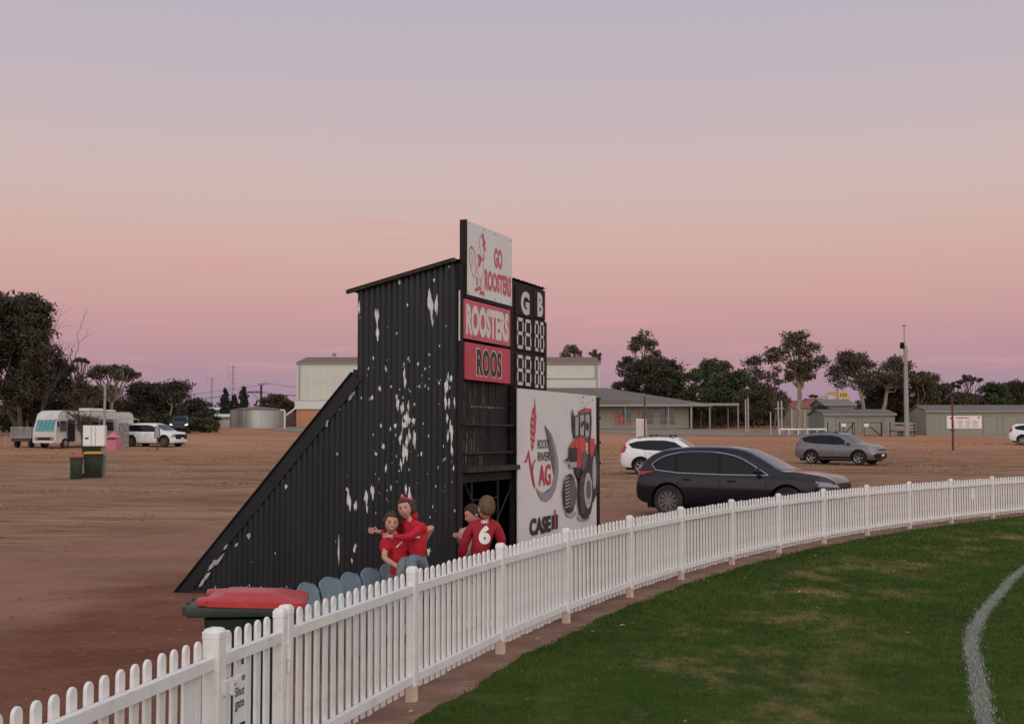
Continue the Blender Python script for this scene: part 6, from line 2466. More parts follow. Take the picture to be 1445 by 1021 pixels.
def mast(label, px, top, Y, w=.45, arms=0):
    p = on_ground(px, Y)
    root = thing('radio_mast', label, 'mast', p, 0, 'lattice radio masts')
    h = at(px, top, Y).z - p.z
    m = MB()
    n = int(h / .8)
    for s in range(3):
        a = s * 2 * math.pi / 3
        m.tube([(w / 2 * math.cos(a), w / 2 * math.sin(a), 0), (w * .3 * math.cos(a), w * .3 * math.sin(a), h)], .032, 5)
    m.build('leg', M['galv_pole'], root)
    m = MB()
    for k in range(n):
        for s in range(3):
            a, b2 = s * 2 * math.pi / 3, (s + 1) * 2 * math.pi / 3
            w0 = w / 2 - w * .2 * k / n
            m.tube([(w0 * math.cos(a), w0 * math.sin(a), h * k / n), (w0 * math.cos(b2), w0 * math.sin(b2), h * (k + 1) / n)], .018, 4)
    tag(m.build('bracing', M['galv_pole'], root), kind='stuff')
    for k in range(arms):
        z = h * (.97 - .13 * k)
        MB().tube([(-.9 + .2 * k, 0, z), (.7, 0, z + .2)], .03, 5).tube([(-.9 + .2 * k, 0, z - .7), (-.9 + .2 * k, 0, z + .7)], .03, 5).build('antenna', M['galv_pole'], root)
    return root


mast('taller lattice radio mast with side antennas above the dark conifers', 328, 516, 205, .55, 3)
mast('shorter plain lattice radio mast left of the dark conifers', 298, 533, 215, .45, 1)
pole('thin_mast', 'very thin aerial mast in the gap between two right hand gums', 'mast', 1182.5, 0, 490, .07, .04, M['galv_pole'], 190)
# ================================================================ trees
LEAF = {
    'olive': mat('leaf_olive', (0.072, 0.060, 0.032), 0.7, island=0.36, var=0.25, vscale=.35),
    'dark': mat('leaf_dark', (0.048, 0.041, 0.024), 0.7, island=0.34, var=0.3, vscale=.3),
    'green': mat('leaf_green', (0.052, 0.059, 0.024), 0.7, island=0.34, var=0.3, vscale=.3),
    'brown': mat('leaf_brown', (0.074, 0.056, 0.036), 0.75, island=0.34, var=0.3, vscale=.3),
    'conifer': mat('leaf_conifer', (0.026, 0.038, 0.024), 0.7, island=0.34, var=0.2, vscale=.4),
}
BARK = {
    'pale': mat('bark_pale', (0.30, 0.235, 0.19), 0.85, var=0.35, vscale=1.2, stretch=(1, 1, .3)),
    'mid': mat('bark_mid', (0.15, 0.105, 0.08), 0.9, var=0.3, vscale=1.5, stretch=(1, 1, .3)),
    'dark': mat('bark_dark', (0.055, 0.042, 0.034), 0.9, var=0.3, vscale=2),
    'dead': mat('bark_dead', (0.085, 0.060, 0.052), 0.9, var=0.2, vscale=2),
}


def leaf_cloud(rs, clusters, dens, size, airy=0.0):
    """clusters: (x, y, z, rx, rz); leaf quads in the outer shell of each lumpy cluster"""
    out = []
    for (x, y, z, rx, rz) in clusters:
        n = int(dens * rx * (rx + rz) / 2)
        n = max(110, min(int(n * 2.6), 2600))
        if rs.uniform() < airy:
            n = int(n * .45)
        d = rs.normal(0, 1, (n, 3))
        d /= np.linalg.norm(d, axis=1)[:, None] + 1e-9
        r = rs.uniform(0.15, 1.0, n) ** 0.55
        lump = 1 + 0.28 * np.sin(d[:, 0] * 4 + x * 3) * np.cos(d[:, 2] * 5 + z) + rs.normal(0, .11, n)
        p = d * (r * lump)[:, None] * np.array([rx, rx, rz]) + np.array([x, y, z])
        out.append(p)
    P_ = np.concatenate(out)
    n = len(P_)
    a = rs.normal(0, 1, (n, 3))
    a /= np.linalg.norm(a, axis=1)[:, None]
    b_ = rs.normal(0, 1, (n, 3))
    b_ -= a * (a * b_).sum(1)[:, None]
    b_ /= np.linalg.norm(b_, axis=1)[:, None]
    s = size * rs.uniform(.5, 1.25, n)[:, None]
    V = np.empty((n, 4, 3), np.float32)
    V[:, 0] = P_ - a * s
    V[:, 1] = P_ - b_ * s * .45
    V[:, 2] = P_ + a * s
    V[:, 3] = P_ + b_ * s * .45
    return V.reshape(-1, 3), np.arange(n * 4).reshape(-1, 4)


def limb(m, a, b_, r0, r1, rs, sag=.15, n=5):
    a, b_ = np.array(a, float), np.array(b_, float)
    L = np.linalg.norm(b_ - a)
    pts = []
    j = rs.normal(0, L * .045, (n + 1, 3))
    for k in range(n + 1):
        u = k / n
        p = a * (1 - u) + b_ * u
        p[2] += -sag * L * math.sin(math.pi * u) * .5
        if 0 < k < n:
            p += j[k]
        pts.append(tuple(p))
    m.tube(pts, [r0 + (r1 - r0) * k / n for k in range(n + 1)], 6, cap=False)
    return pts


def tree(label, px, Y, top, hw, kind, leaf='olive', bark='mid', crown_base=None, trunk_px=None, seed=0, size=.26, dens=150, name='gum_tree', group='gum trees round the ground', trunk_r=None):
    """px, top, hw: photo column, crown top row and half width of the crown; Y its distance"""
    rs = np.random.RandomState(seed + 100)
    tp = trunk_px if trunk_px is not None else px
    p = on_ground(tp, Y)
    root = thing(name, label, 'tree', p, 0, group)
    H = at(px, top, Y).z - p.z
    W = (at(px + hw, 600, Y).x - at(px, 600, Y).x) * (1.18 if kind in ('dense', 'gum') else 1.05)
    ox = at(px, 600, Y).x - p.x
    cb = (at(px, crown_base, Y).z - p.z) if crown_base else H * .35
    cl = []
    tr = MB()
    r0 = trunk_r or max(.12, H * .022)
    if kind == 'umbrella':
        fork = cb * .62
        limb(tr, (0, 0, -.5), (ox * .4, 0, fork), r0, r0 * .75, rs, 0)
        n = int(14 + W * 2.6)
        for k in range(n):
            a = rs.uniform(0, 6.28)
            r = W * math.sqrt(rs.uniform(0.02, 1)) * .88
            u = r / W
            z = cb + (H - cb) * (.80 - .62 * u * u) + rs.normal(0, .10) * (H - cb)
            rx = W * rs.uniform(.17, .28)
            c = (ox + r * math.cos(a), r * math.sin(a) * .8, z, rx, min(rx * .62, (H - cb) * .30))
            cl.append(c)
            limb(tr, (ox * .4, 0, fork), (c[0], c[1], c[2] - c[4] * .4), r0 * .42, .03, rs, .25)
    elif kind == 'gum':
        fork = cb * .75
        limb(tr, (0, 0, -.5), (ox * .5, 0, fork), r0, r0 * .8, rs, 0)
        limb(tr, (ox * .5, 0, fork), (ox, 0, H * .90), r0 * .75, .05, rs, 0)
        n = int(18 + W * 3.6)
        for k in range(n):
            u = rs.uniform(0, 1)
            env = W * (0.62 + .42 * math.sin(math.pi * min(1, u * 1.1)))
            if u > .85:
                env *= .75
            a = rs.uniform(0, 6.28)
            r = env * rs.uniform(.25, .86)
            z = cb + (H - cb) * (.08 + .84 * u)
            rx = W * rs.uniform(.20, .34)
            c = (ox + r * math.cos(a), r * math.sin(a) * .85, z, rx, rx * rs.uniform(.55, .8))
            cl.append(c)
            hz_ = fork + (c[2] - fork) * rs.uniform(.25, .6)
            limb(tr, (ox * (.5 + .5 * (hz_ - fork) / max(.1, H - fork)), 0, hz_), (c[0], c[1], c[2]), r0 * .36, .025, rs, .2)
        cl.append((ox, 0, H - W * .22, W * .34, W * .22))
    elif kind == 'dense':
        limb(tr, (0, 0, -.5), (ox * .6, 0, cb + (H - cb) * .5), r0, r0 * .4, rs, 0)
        n = int(30 + W * 5 + (H - cb) * 2.2)
        for k in range(n):
            u = rs.uniform(0, 1)
            env = W * math.sqrt(max(.05, 1 - (abs(u - .42) / .62) ** 2.2))
            a = rs.uniform(0, 6.28)
            r = env * math.sqrt(rs.uniform(.02, 1)) * .86
            rx = min(W * rs.uniform(.22, .36), (H - cb) * .30)
            z = min(cb + (H - cb) * u, H - rx * .55)
            cl.append((ox + r * math.cos(a), r * math.sin(a) * .8, z, rx, rx * rs.uniform(.6, .85)))
        q_ = min(W * .30, (H - cb) * .25)
        cl.append((ox + W * rs.uniform(-.2, .2), 0, H - q_ * .7, q_, q_ * .75))
        for k in range(5):
            c = cl[rs.randint(len(cl))]
            limb(tr, (ox * .4, 0, cb * .7), c[:3], r0 * .4, .04, rs, .1)
    elif kind == 'conifer':
        limb(tr, (0, 0, -.5), (0, 0, H * .9), r0, .05, rs, 0)
        n = 34
        for k in range(n):
            u = k / n
            env = W * (1 - u) ** .7 * .95
            for q in range(2 if u < .8 else 1):
                a = rs.uniform(0, 6.28)
                r = env * rs.uniform(.2, .8)
                rx = max(W * .20, W * .42 * (1 - u))
                cl.append((r * math.cos(a), r * math.sin(a), cb + (H - cb) * u, rx, rx * 1.1))
        cl.append((0, 0, H - .4, W * .13, .6))
    elif kind == 'bare':
        pass
    if cl:
        V, F_ = leaf_cloud(rs, cl, dens, size * .70, {'gum': .6, 'umbrella': .35}.get(kind, .30))
        V = V.copy()
        raw_mesh('crown', V, F_, LEAF[leaf], root)
    if kind == 'bare':
        def grow(a, d, L, r, depth):
            b_ = a + d * L
            pts = limb(tr, a, b_, r, r * .6, rs, -.05, 4)
            if depth == 0:
                return
            for k in range(rs.randint(2, 4)):
                dd = d + rs.normal(0, .42, 3)
                dd[2] = abs(dd[2]) * .8 + .12
                dd /= np.linalg.norm(dd)
                q = np.array(pts[rs.randint(2, 5)])
                grow(q, dd, L * rs.uniform(.55, .85), r * .55, depth - 1)
        for k in range(4):
            d = np.array([rs.normal(0, .45), rs.normal(0, .3), 1.0])
            d[0] += ox / max(H, .1) * .8
            d /= np.linalg.norm(d)
            grow(np.array([0, 0, H * .22]), d, H * .34, r0 * .6, 4)
        limb(tr, (0, 0, -.5), (0, 0, H * .24), r0, r0 * .8, rs, 0)
    tr.build('trunk', BARK[bark], root, smooth=True, fix=False)
    return root


T = tree
# --- left group
T('huge dark gum at the far left edge, tallest of the left trees', 6, 118, 416, 58, 'dense', 'dark', 'dark', 560, 18, 1, .30, 130)
T('rounded dark gum crown leaning right of the huge left edge gum', 34, 124, 430, 30, 'dense', 'dark', 'mid', 505, 30, 2, .28, 130)
T('broad dark gum filling the gap below the dead branches', 50, 128, 482, 40, 'dense', 'dark', 'mid', 590, 40, 3, .28, 130)
T('dead leafless tree showing above the dark left gums', 80, 124, 450, 26, 'bare', 'dark', 'dead', None, 60, 9, trunk_r=.22, name='dead_tree', group=None)
T('dark gum to the right of the dead tree with a low crown', 86, 131, 506, 26, 'dense', 'dark', 'mid', 590, 84, 5, .28, 130)
T('small flat crowned gum poking up right of the dead tree', 111, 138, 505, 12, 'umbrella', 'brown', 'mid', 514, 108, 6, .22, 160)
T('brownish sparse gum standing behind the camper bus roof', 118, 126, 534, 36, 'gum', 'brown', 'mid', 585, 116, 7, .22, 70)
T('umbrella shaped gum with pale trunk above the camper awning', 157, 130, 513, 42, 'umbrella', 'olive', 'pale', 541, 158, 8, .24, 170, trunk_r=.26)
T('brown scrubby gum below the umbrella shaped gum', 140, 140, 545, 40, 'dense', 'brown', 'mid', 600, 138, 9, .26, 110)
T('dark gum with a level top right of the umbrella shaped gum', 208, 136, 541, 36, 'dense', 'dark', 'mid', 590, 205, 10, .26, 140)
T('spreading gum with pale forked trunk above the tall white wagon', 244, 132, 538, 28, 'gum', 'dark', 'pale', 566, 240, 11, .24, 130)
T('low dark gum sloping down to the right of the forked gum', 274, 142, 563, 22, 'dense', 'dark', 'mid', 600, 272, 12, .24, 140)
T('lowest dark gum at the right end of the left tree line', 292, 148, 577, 16, 'dense', 'dark', 'mid', 604, 292, 13, .22, 140)
for i, (px, top, hw, lb) in enumerate(((202, 588, 20, 'dark bush behind the tail of the tall white wagon'), (232, 585, 22, 'dark bush above the middle of the tall white wagon'), (262, 588, 20, 'green bush just right of the distant headlights'),
                                       (290, 590, 20, 'green bush in front of the low white shed'), (20, 585, 26, 'dark scrub behind the cage trailer'), (62, 588, 26, 'dark scrub behind the camper bus front'), (168, 588, 24, 'dark scrub behind the camper awning'))):
    T(lb, px, 128 + i % 3 * 2, top, hw, 'dense', 'green' if 'green' in lb else 'dark', 'dark', 606, px, 40 + i, .22, 150, name='bush', group='bushes under the trees')
for i, (px, top, hw, lb) in enumerate(((317, 549, 14, 'left pointed dark conifer above the water tank'), (330, 559, 16, 'low middle dark conifer above the water tank'), (343, 546, 14, 'right pointed dark conifer, tallest above the water tank'))):
    T(lb, px, 165, top, hw, 'conifer', 'conifer', 'dark', 600, px, 60 + i, .26, 190, name='conifer_tree', group='dark conifers behind the water tank')
T('round gum behind the water tank, just right of the power pole', 388, 166, 557, 20, 'dense', 'olive', 'pale', 580, 388, 64, .24, 150)
T('small gum between the power pole gum and the white hall', 409, 170, 566, 11, 'dense', 'olive', 'mid', 590, 409, 65, .22, 150)
# bare shrub in front of the camper
T('bare twiggy tree in front of the camper bus door', 120, 92, 572, 34, 'bare', 'brown', 'dead', None, 119, 4, trunk_r=.20, name='bare_tree', group=None)
# --- behind the hall
T('left gum crown showing over the white hall roof', 803, 176, 487, 20, 'gum', 'olive', 'mid', 520, 803, 20, .24, 140)
T('right small gum crown showing over the white hall roof end', 840, 178, 492, 9, 'gum', 'olive', 'mid', 515, 840, 21, .22, 150)
# --- right group
T('tall leafy gum right of the white hall, above the club roof', 912, 162, 464, 28, 'gum', 'olive', 'mid', 540, 912, 22, .27, 170)
T('left lower crown of the gums above the club roof', 888, 160, 503, 20, 'dense', 'olive', 'mid', 560, 888, 23, .26, 130)
T('broad dark gum at the middle of the club roof line', 930, 158, 508, 40, 'dense', 'dark', 'mid', 570, 928, 24, .27, 140)
T('round green gum low beside the broad dark gum', 966, 155, 524, 24, 'dense', 'green', 'mid', 590, 966, 25, .26, 140)
T('tallest green gum of the thick clump above the carport', 1006, 158, 507, 27, 'dense', 'green', 'mid', 590, 1006, 26, .27, 140)
T('wide mid green gum in front of the clump above the carport', 1034, 150, 525, 38, 'dense', 'green', 'mid', 585, 1032, 27, .27, 140)
T('brown topped gum between the green clump and the tall gum', 1066, 154, 500, 32, 'gum', 'brown', 'mid', 575, 1064, 28, .25, 90)
T('dark low gum under the brown topped gum', 1072, 146, 550, 40, 'dense', 'brown', 'mid', 588, 1070, 29, .26, 100)
T('slim gum with drooping crown just left of the tall gum', 1096, 140, 515, 16, 'gum', 'brown', 'mid', 590, 1092, 30, .22, 110)
T('tall white trunked gum standing left of the sheds', 1127, 126, 466, 36, 'gum', 'olive', 'pale', 545, 1131, 31, .26, 150, trunk_r=.30)
T('airy gum with pale limbs above the smaller shed', 1212, 146, 498, 42, 'gum', 'brown', 'pale', 548, 1222, 32, .25, 110, trunk_r=.26)
T('right hand airy gum touching the floodlight pole', 1262, 150, 504, 30, 'gum', 'brown', 'pale', 545, 1240, 33, .25, 120, trunk_r=.26)
T('dark gum behind the gap between the two green sheds', 1250, 154, 538, 36, 'dense', 'dark', 'mid', 590, 1250, 34, .26, 140)
T('olive gum right of the floodlight pole', 1300, 150, 525, 26, 'dense', 'olive', 'pale', 570, 1292, 35, .26, 120)
T('dark hedge like gum behind the left end of the long shed', 1322, 156, 543, 30, 'dense', 'dark', 'mid', 600, 1322, 36, .26, 140)
T('small flat topped gum above the rusty post', 1370, 168, 530, 18, 'umbrella', 'brown', 'mid', 543, 1366, 37, .22, 150)
T('tiny gum crown left of the small flat topped gum', 1346, 170, 538, 9, 'umbrella', 'brown', 'mid', 552, 1349, 38, .22, 150)
T('low brown gum behind the middle of the long shed', 1362, 158, 555, 26, 'dense', 'brown', 'mid', 600, 1362, 39, .24, 130)
T('green gum behind the right end of the long shed', 1402, 158, 541, 26, 'dense', 'green', 'mid', 600, 1402, 71, .26, 140)
T('dark gum cut by the right edge of the view', 1436, 160, 538, 28, 'dense', 'dark', 'mid', 600, 1436, 72, .26, 140)
T('tiny umbrella gum on the skyline left of the red roof', 1149, 185, 557, 7, 'umbrella', 'olive', 'mid', 561, 1149, 73, .20, 200)
T('dark shrub beside the tin shed', 1160, 134, 572, 13, 'dense', 'green', 'dark', 612, 1160, 74, .2, 150, name='bush', group='bushes under the trees')
# far scrub that closes the horizon, outside as well as inside the view
rs = np.random.RandomState(77)
cl = []
for x in np.arange(-190, 190, 2.6):
    for k in range(2):
        y = rs.uniform(190, 214)
        r = rs.uniform(1.8, 3.4)
        cl.append((x + rs.normal(0, 1), y, gz(y) + rs.uniform(.2, 2.2), r, r * .85))
V, F_ = leaf_cloud(rs, cl, 34, .40)
scrub = raw_mesh('far_scrub', V, F_, LEAF['dark'])
tag(scrub, 'low dark scrub closing the horizon behind the buildings', 'scrub', kind='stuff')

# ================================================================ the camp at the left
M['bus_white'] = mat('bus_white', (0.60, 0.57, 0.54), 0.4, var=0.05, dirt=(0.38, 0.29, 0.23), dirt_amt=.35, dirt_scale=1.2)
M['shade_teal'] = mat('shade_teal', (0.10, 0.30, 0.32), 0.35, var=.3, vscale=7)
M['awning'] = mat('awning', (0.36, 0.33, 0.31), .8, var=.1)
M['dark_inside'] = mat('dark_inside', (0.02, 0.017, 0.015), .9)
bp0 = spot(62, 632.5)
bus = thing('camper_bus', 'white camper bus with teal windscreen shade parked under the left trees', 'bus', bp0, 0)
BY_ = bp0.y
bus.rotation_euler = (0, 0, R(-113))         # local +x = forward
BL, BW, BH = 8.4, 2.15, 2.75


def bus_prof(x):
    return BH - (0.0 if x < BL / 2 - .55 else ((x - BL / 2 + .55) / .55) ** 2 * .22)


m = MB()
side = [(-BL / 2, .42), (BL / 2 - .06, .40), (BL / 2, .55), (BL / 2 - .02, 1.25), (BL / 2 - .22, 2.05), (BL / 2 - .36, 2.48), (BL / 2 - .75, BH - .04), (BL / 2 - 1.3, BH), (-BL / 2 + .3, BH), (-BL / 2 + .04, BH - .15), (-BL / 2, BH - .5)]
hw = BW / 2
n = len(side)
vs = []
for y, ins in ((-hw + .10, .06), (-hw, 0), (hw, 0), (hw - .10, .06)):
    for x, z in side:
        yy = y * (1 - .10 * max(0, (z - 1.2) / 1.5))
        vs.append((x * (1 - ins * .10), yy, z - (ins if z > 2.3 else 0)))
fs = [tuple(range(n - 1, -1, -1)), tuple(range(3 * n, 4 * n))]
for q in range(3):
    for i in range(n):
        fs.append((q * n + i, q * n + (i + 1) % n, (q + 1) * n + (i + 1) % n, (q + 1) * n + i))
m.add(vs, fs)
body = m.build('body', M['bus_white'], bus, smooth=30)
shift = Vector((-BL / 2, 0, 0))              # the front of the bus stands at the origin


def front_quad(pts, off, name, mt):
    """panel on the sloping bus front, pts in (y, z)"""
    mb = MB()
    vs = []
    for y, z in pts:
        if z > 1.25:
            x = BL / 2 - .02 + (-.20) * (z - 1.25) / .80
        else:
            x = BL / 2 - .01
        vs.append((x + off, y, z))
    return mb.add(vs, [tuple(range(len(pts)))]).build(name, mt, bus)


front_quad([(-.88, 1.22), (.88, 1.22), (.84, 2.06), (-.84, 2.06)], .02, 'windscreen', M['shade_teal'])
for y in (-.55, -.2, .15, .5):
    front_quad([(y, 1.35), (y + .05, 1.35), (y + .30, 1.98), (y + .25, 1.98)], .026, 'shade_fold', M['window_glass'])
front_quad([(-.86, .58), (.86, .58), (.86, .80), (-.86, .80)], .015, 'grille', M['dark_inside'])
for sy in (-1, 1):
    front_quad([(sy * .84, .62), (sy * .58, .62), (sy * .58, .76), (sy * .84, .76)], .03, 'headlight', M['lamp_clear'])
MB().box(BL / 2 + .04, 0, .46, .14, 1.9, .16, bev=.03).build('bumper', M['bus_white'], bus)
MB().box(BL / 2 + .12, 0, .47, .02, .4, .11).build('number_plate', M['plate_white'], bus)
for sy in (-1, 1):
    MB().box(BL / 2 - .1, sy * 1.16, 1.75, .08, .16, .36, bev=.03).bar((BL / 2 - .15, sy * .92, 2.1), (BL / 2 - .08, sy * 1.15, 1.9), .03, .03).build('mirror', M['plastic_black'], bus)
    for x in (BL / 2 - 1.05, -BL / 2 + 1.2):
        w_ = MB().lathe([(.05, -.1), (.34, -.11), (.37, -.07), (.37, .07), (.34, .11), (.05, .1)], 22, 'y').build('wheel', M['rubber'], bus, smooth=40)
        w_.location = (x, sy * .92, .37)
        MB().lathe([(.05, -.115), (.20, -.118), (.20, .118), (.05, .115)], 18, 'y').build('rim', M['galv'], w_, smooth=40)
for (x0, x1, z0, z1, nm, mt) in ((BL / 2 - 1.05, BL / 2 - .45, 1.25, 1.98, 'side_window', M['window_glass']), (BL / 2 - 1.95, BL / 2 - 1.2, .50, 2.05, 'door', M['dark_inside']), (BL / 2 - 3.4, BL / 2 - 2.2, 1.3, 1.95, 'side_window', M['window_glass']), (BL / 2 - 4.8, BL / 2 - 3.7, 1.3, 1.95, 'side_window', M['window_glass']), (BL / 2 - 6.1, BL / 2 - 5.1, 1.3, 1.95, 'side_window', M['window_glass'])):
    for s in ((1,) if nm == 'door' else (-1, 1)):
        MB().add([(x0, s * (hw + .008 - .1 * max(0, (z0 - 1.2) / 1.5)), z0), (x1, s * (hw + .008 - .1 * max(0, (z0 - 1.2) / 1.5)), z0), (x1, s * (hw * (1 - .1 * (z1 - 1.2) / 1.5) + .012), z1), (x0, s * (hw * (1 - .1 * (z1 - 1.2) / 1.5) + .012), z1)], [(0, 1, 2, 3)]).build(nm, mt, bus)
MB().box(-.6, 0, BH + .10, 1.6, 1.0, .24, bev=.06).build('roof_unit', M['bus_white'], bus)
MB().box(-2.3, .1, BH + .06, 1.0, .8, .14, bev=.04).build('roof_hatch', M['bus_white'], bus)
for ch in bus.children:
    ch.location = Vector(ch.location) + shift
# awning, rolled out on the near side
aw = MB()
A = [(-1.9, 1.0, 2.50), (-6.3, 1.0, 2.50), (-6.3, 3.3, 2.12), (-1.9, 3.3, 2.12)]
aw.add([(x, y, z) for x, y, z in A] + [(x, y, z + .03) for x, y, z in A], [(3, 2, 1, 0), (4, 5, 6, 7), (0, 1, 5, 4), (1, 2, 6, 5), (2, 3, 7, 6), (3, 0, 4, 7)])
aw.build('awning', M['awning'], bus)
for x in (-1.95, -6.25):
    MB().tube([(x, 3.28, 2.12), (x, 3.28, 0)], .025, 6).build('awning_leg', M['galv'], bus)
MB().tube([(-1.95, 3.28, .1), (-1.95, 1.05, 1.5)], .02, 6).build('awning_leg', M['galv'], bus)

# patterned privacy screen
pa = spot(175, 632)
ps = thing('privacy_screen', 'pale patterned fabric screen hanging from the awning beside the white wagon', 'screen', on_ground(175, pa.y + 1.5), R(14))
wpx = (at(182, 600, pa.y).x - at(168, 600, pa.y).x)
hh = at(175, 597, pa.y).z - gz(pa.y)
mm_ = mat('patterned_cloth', (0.42, 0.38, 0.37), .8, col2=(0.05, 0.045, 0.045), vscale=7)
vs = []
K = 16
for k in range(K + 1):
    x = -wpx / 2 + wpx * k / K
    y = .05 * math.sin(k * 1.6)
    vs += [(x, y, 0.02), (x, y, hh)]
MB().add(vs, [(2 * k, 2 * k + 2, 2 * k + 3, 2 * k + 1) for k in range(K)]).build('cloth', mm_, ps, smooth=True)
MB().tube([(-wpx / 2, 0, hh), (wpx / 2, 0, hh)], .02, 6).build('rod', M['galv'], ps)
# pink play tent
pa = spot(160.5, 635.5)
pt = thing('play_tent', 'small pink play tent with a peaked roof beside the meter cabinet', 'tent', pa, R(-12))
w2 = (at(169, 600, pa.y).x - at(152, 600, pa.y).x) / 2 * .92
eh = at(160, 617, pa.y).z - pa.z
rh = at(160, 608, pa.y).z - pa.z
pk_m = mat('tent_pink', (0.52, 0.17, 0.21), .8, var=.08)
m = MB()
m.add([(-w2, -w2, 0), (w2, -w2, 0), (w2, w2, 0), (-w2, w2, 0), (-w2, -w2, eh), (w2, -w2, eh), (w2, w2, eh), (-w2, w2, eh)], [(0, 1, 5, 4), (1, 2, 6, 5), (2, 3, 7, 6), (3, 0, 4, 7)])
m.build('wall', pk_m, pt)
MB().add([(-w2 * 1.06, -w2 * 1.06, eh), (w2 * 1.06, -w2 * 1.06, eh), (w2 * 1.06, w2 * 1.06, eh), (-w2 * 1.06, w2 * 1.06, eh), (0, 0, rh)], [(0, 1, 4), (1, 2, 4), (2, 3, 4), (3, 0, 4)]).build('roof', pk_m, pt)
m = MB()
for k in range(8):
    x = -w2 + (k + .5) * w2 / 4
    m.prism([(x - .09, eh), (x + .09, eh), (x, eh - .16)], 'y', -w2 * 1.08, -w2 * 1.04)
m.build('bunting', mat('tent_trim', (0.10, 0.03, 0.05), .8), pt)
# cage trailer
pa = spot(30, 632.5)
ct = thing('cage_trailer', 'small trailer with galvanised mesh cage left of the camper bus', 'trailer', on_ground(30, pa.y + 1), R(-8))
w2 = (at(45, 600, pa.y).x - at(15, 600, pa.y).x) / 2
ch_ = at(30, 603, pa.y).z - pa.z
for y in (0, 2.2):
    for x in (-w2, 0, w2):
        MB().box(x, y, (ch_ + .7) / 2, .06, .06, ch_ - .7).build('upright', M['galv'], ct)
    MB().box(0, y, ch_, 2 * w2, .05, .05).box(0, y, .75, 2 * w2, .05, .05).build('rail', M['galv'], ct)
m = MB()
nx_ = 22
for y in (.02, 2.18):
    for k in range(nx_):
        m.box(-w2 + 2 * w2 * (k + .5) / nx_, y, (ch_ + .7) / 2, .022, .01, ch_ - .75)
    for k in range(12):
        m.box(0, y + .012, .8 + (ch_ - .8) * k / 12, 2 * w2, .01, .02)
tag(m.build('mesh', M['galv'], ct), kind='stuff')
MB().box(0, 1.1, .62, 2 * w2, 2.2, .3, bev=.03).build('tray', mat('tray_dark', (.05, .045, .04), .7, var=.2), ct)
for x in (-w2 * .72, w2 * .72):
    q = MB().lathe([(.05, -.1), (.30, -.1), (.32, -.06), (.32, .06), (.30, .1), (.05, .1)], 20, 'x').build('wheel', M['rubber'], ct, smooth=40)
    q.location = (x, .5, .32)
MB().tube([(-w2 - .3, -.2, .1), (-w2 - .3, -.2, .9)], .04, 8).build('jockey_stand', M['galv'], ct)
# meter cabinet on its pole
pa = spot(146, 674.5)
mp_, p, h = pole('pole', 'thin pale pole carrying the white meter cabinet above the bins', 'pole', 146, 673, 541, .075, .05, M['galv_pole'])
mx = lambda px: at(px, 600, p.y).x - p.x
mz = lambda py: at(140, py, p.y).z - p.z
MB().box(0, 0, mz(640) / 2, .20, .18, mz(640)).build('sleeve', M['galv_pole'], mp_)
mc = thing('meter_cabinet', 'white three door meter cabinet fixed to the thin pole', 'cabinet', p, 0)
for k, (a, b_) in enumerate(((121, 133), (133, 139), (139, 152))):
    xa, xb = mx(a), mx(b_)
    q = MB().box((xa + xb) / 2, -.22, (mz(629) + mz(600)) / 2, xb - xa - .012, .30, mz(600) - mz(629), bev=.012).build('housing', M['car_white'], mc)
    MB().box((xa + xb) / 2, -.376, (mz(629) + mz(600)) / 2, xb - xa - .06, .012, mz(600) - mz(629) - .08).build('door', M['white_paint'], q)
MB().box(mx(127), -.385, mz(618), (mx(128) - mx(123)), .02, .07).build('slot', M['plastic_black'], mc)
MB().box(mx(136), -.04, mz(609), mx(152) - mx(121), .05, .08).build('bracket', M['galv'], mc)
# notice board on a short post
np_, p, h = pole('notice_post', 'short dark post with a small faded notice in front of the tall white wagon', 'sign', 222, 636, 601, .06, .055, M['rust'])
w2 = (at(226, 600, p.y).x - at(218, 600, p.y).x)
z0, z1 = at(222, 618, p.y).z - p.z, at(222, 601, p.y).z - p.z
MB().box(0, -.08, (z0 + z1) / 2, w2, .03, z1 - z0).build('board', M['black_steel'], np_)
MB().box(0, -.10, (z0 + z1) / 2, w2 - .08, .02, z1 - z0 - .08).build('notice', M['print_grey'], np_)
# ================================================================ children
def skin_body(nodes, edges, root_names):
    """nodes: name -> (pos, rx, ry); returns an evaluated mesh grown round the skeleton"""
    names = list(nodes)
    ix = {n: i for i, n in enumerate(names)}
    me = bpy.data.meshes.new('skel')
    me.from_pydata([tuple(nodes[n][0]) for n in names], [(ix[a], ix[b_]) for a, b_ in edges], [])
    ob = bpy.data.objects.new('skel', me)
    COL.objects.link(ob)
    sk = ob.modifiers.new('s', 'SKIN')
    sk.use_smooth_shade = True
    sk.branch_smoothing = 0.4
    lay = me.skin_vertices[0].data
    for n in names:
        lay[ix[n]].radius = (nodes[n][1], nodes[n][2] if len(nodes[n]) > 2 else nodes[n][1])
        lay[ix[n]].use_root = n in root_names
    ss = ob.modifiers.new('u', 'SUBSURF')
    ss.levels = 2
    ss.render_levels = 2
    dg = bpy.context.evaluated_depsgraph_get()
    dg.update()
    out = bpy.data.meshes.new_from_object(ob.evaluated_get(dg))
    bpy.data.objects.remove(ob)
    return out


def mesh_to_mb(me, M4=None):
    mb = MB()
    vs = [(M4 @ v.co) if M4 is not None else v.co.copy() for v in me.vertices]
    return mb.add(vs, [tuple(p.vertices) for p in me.polygons])


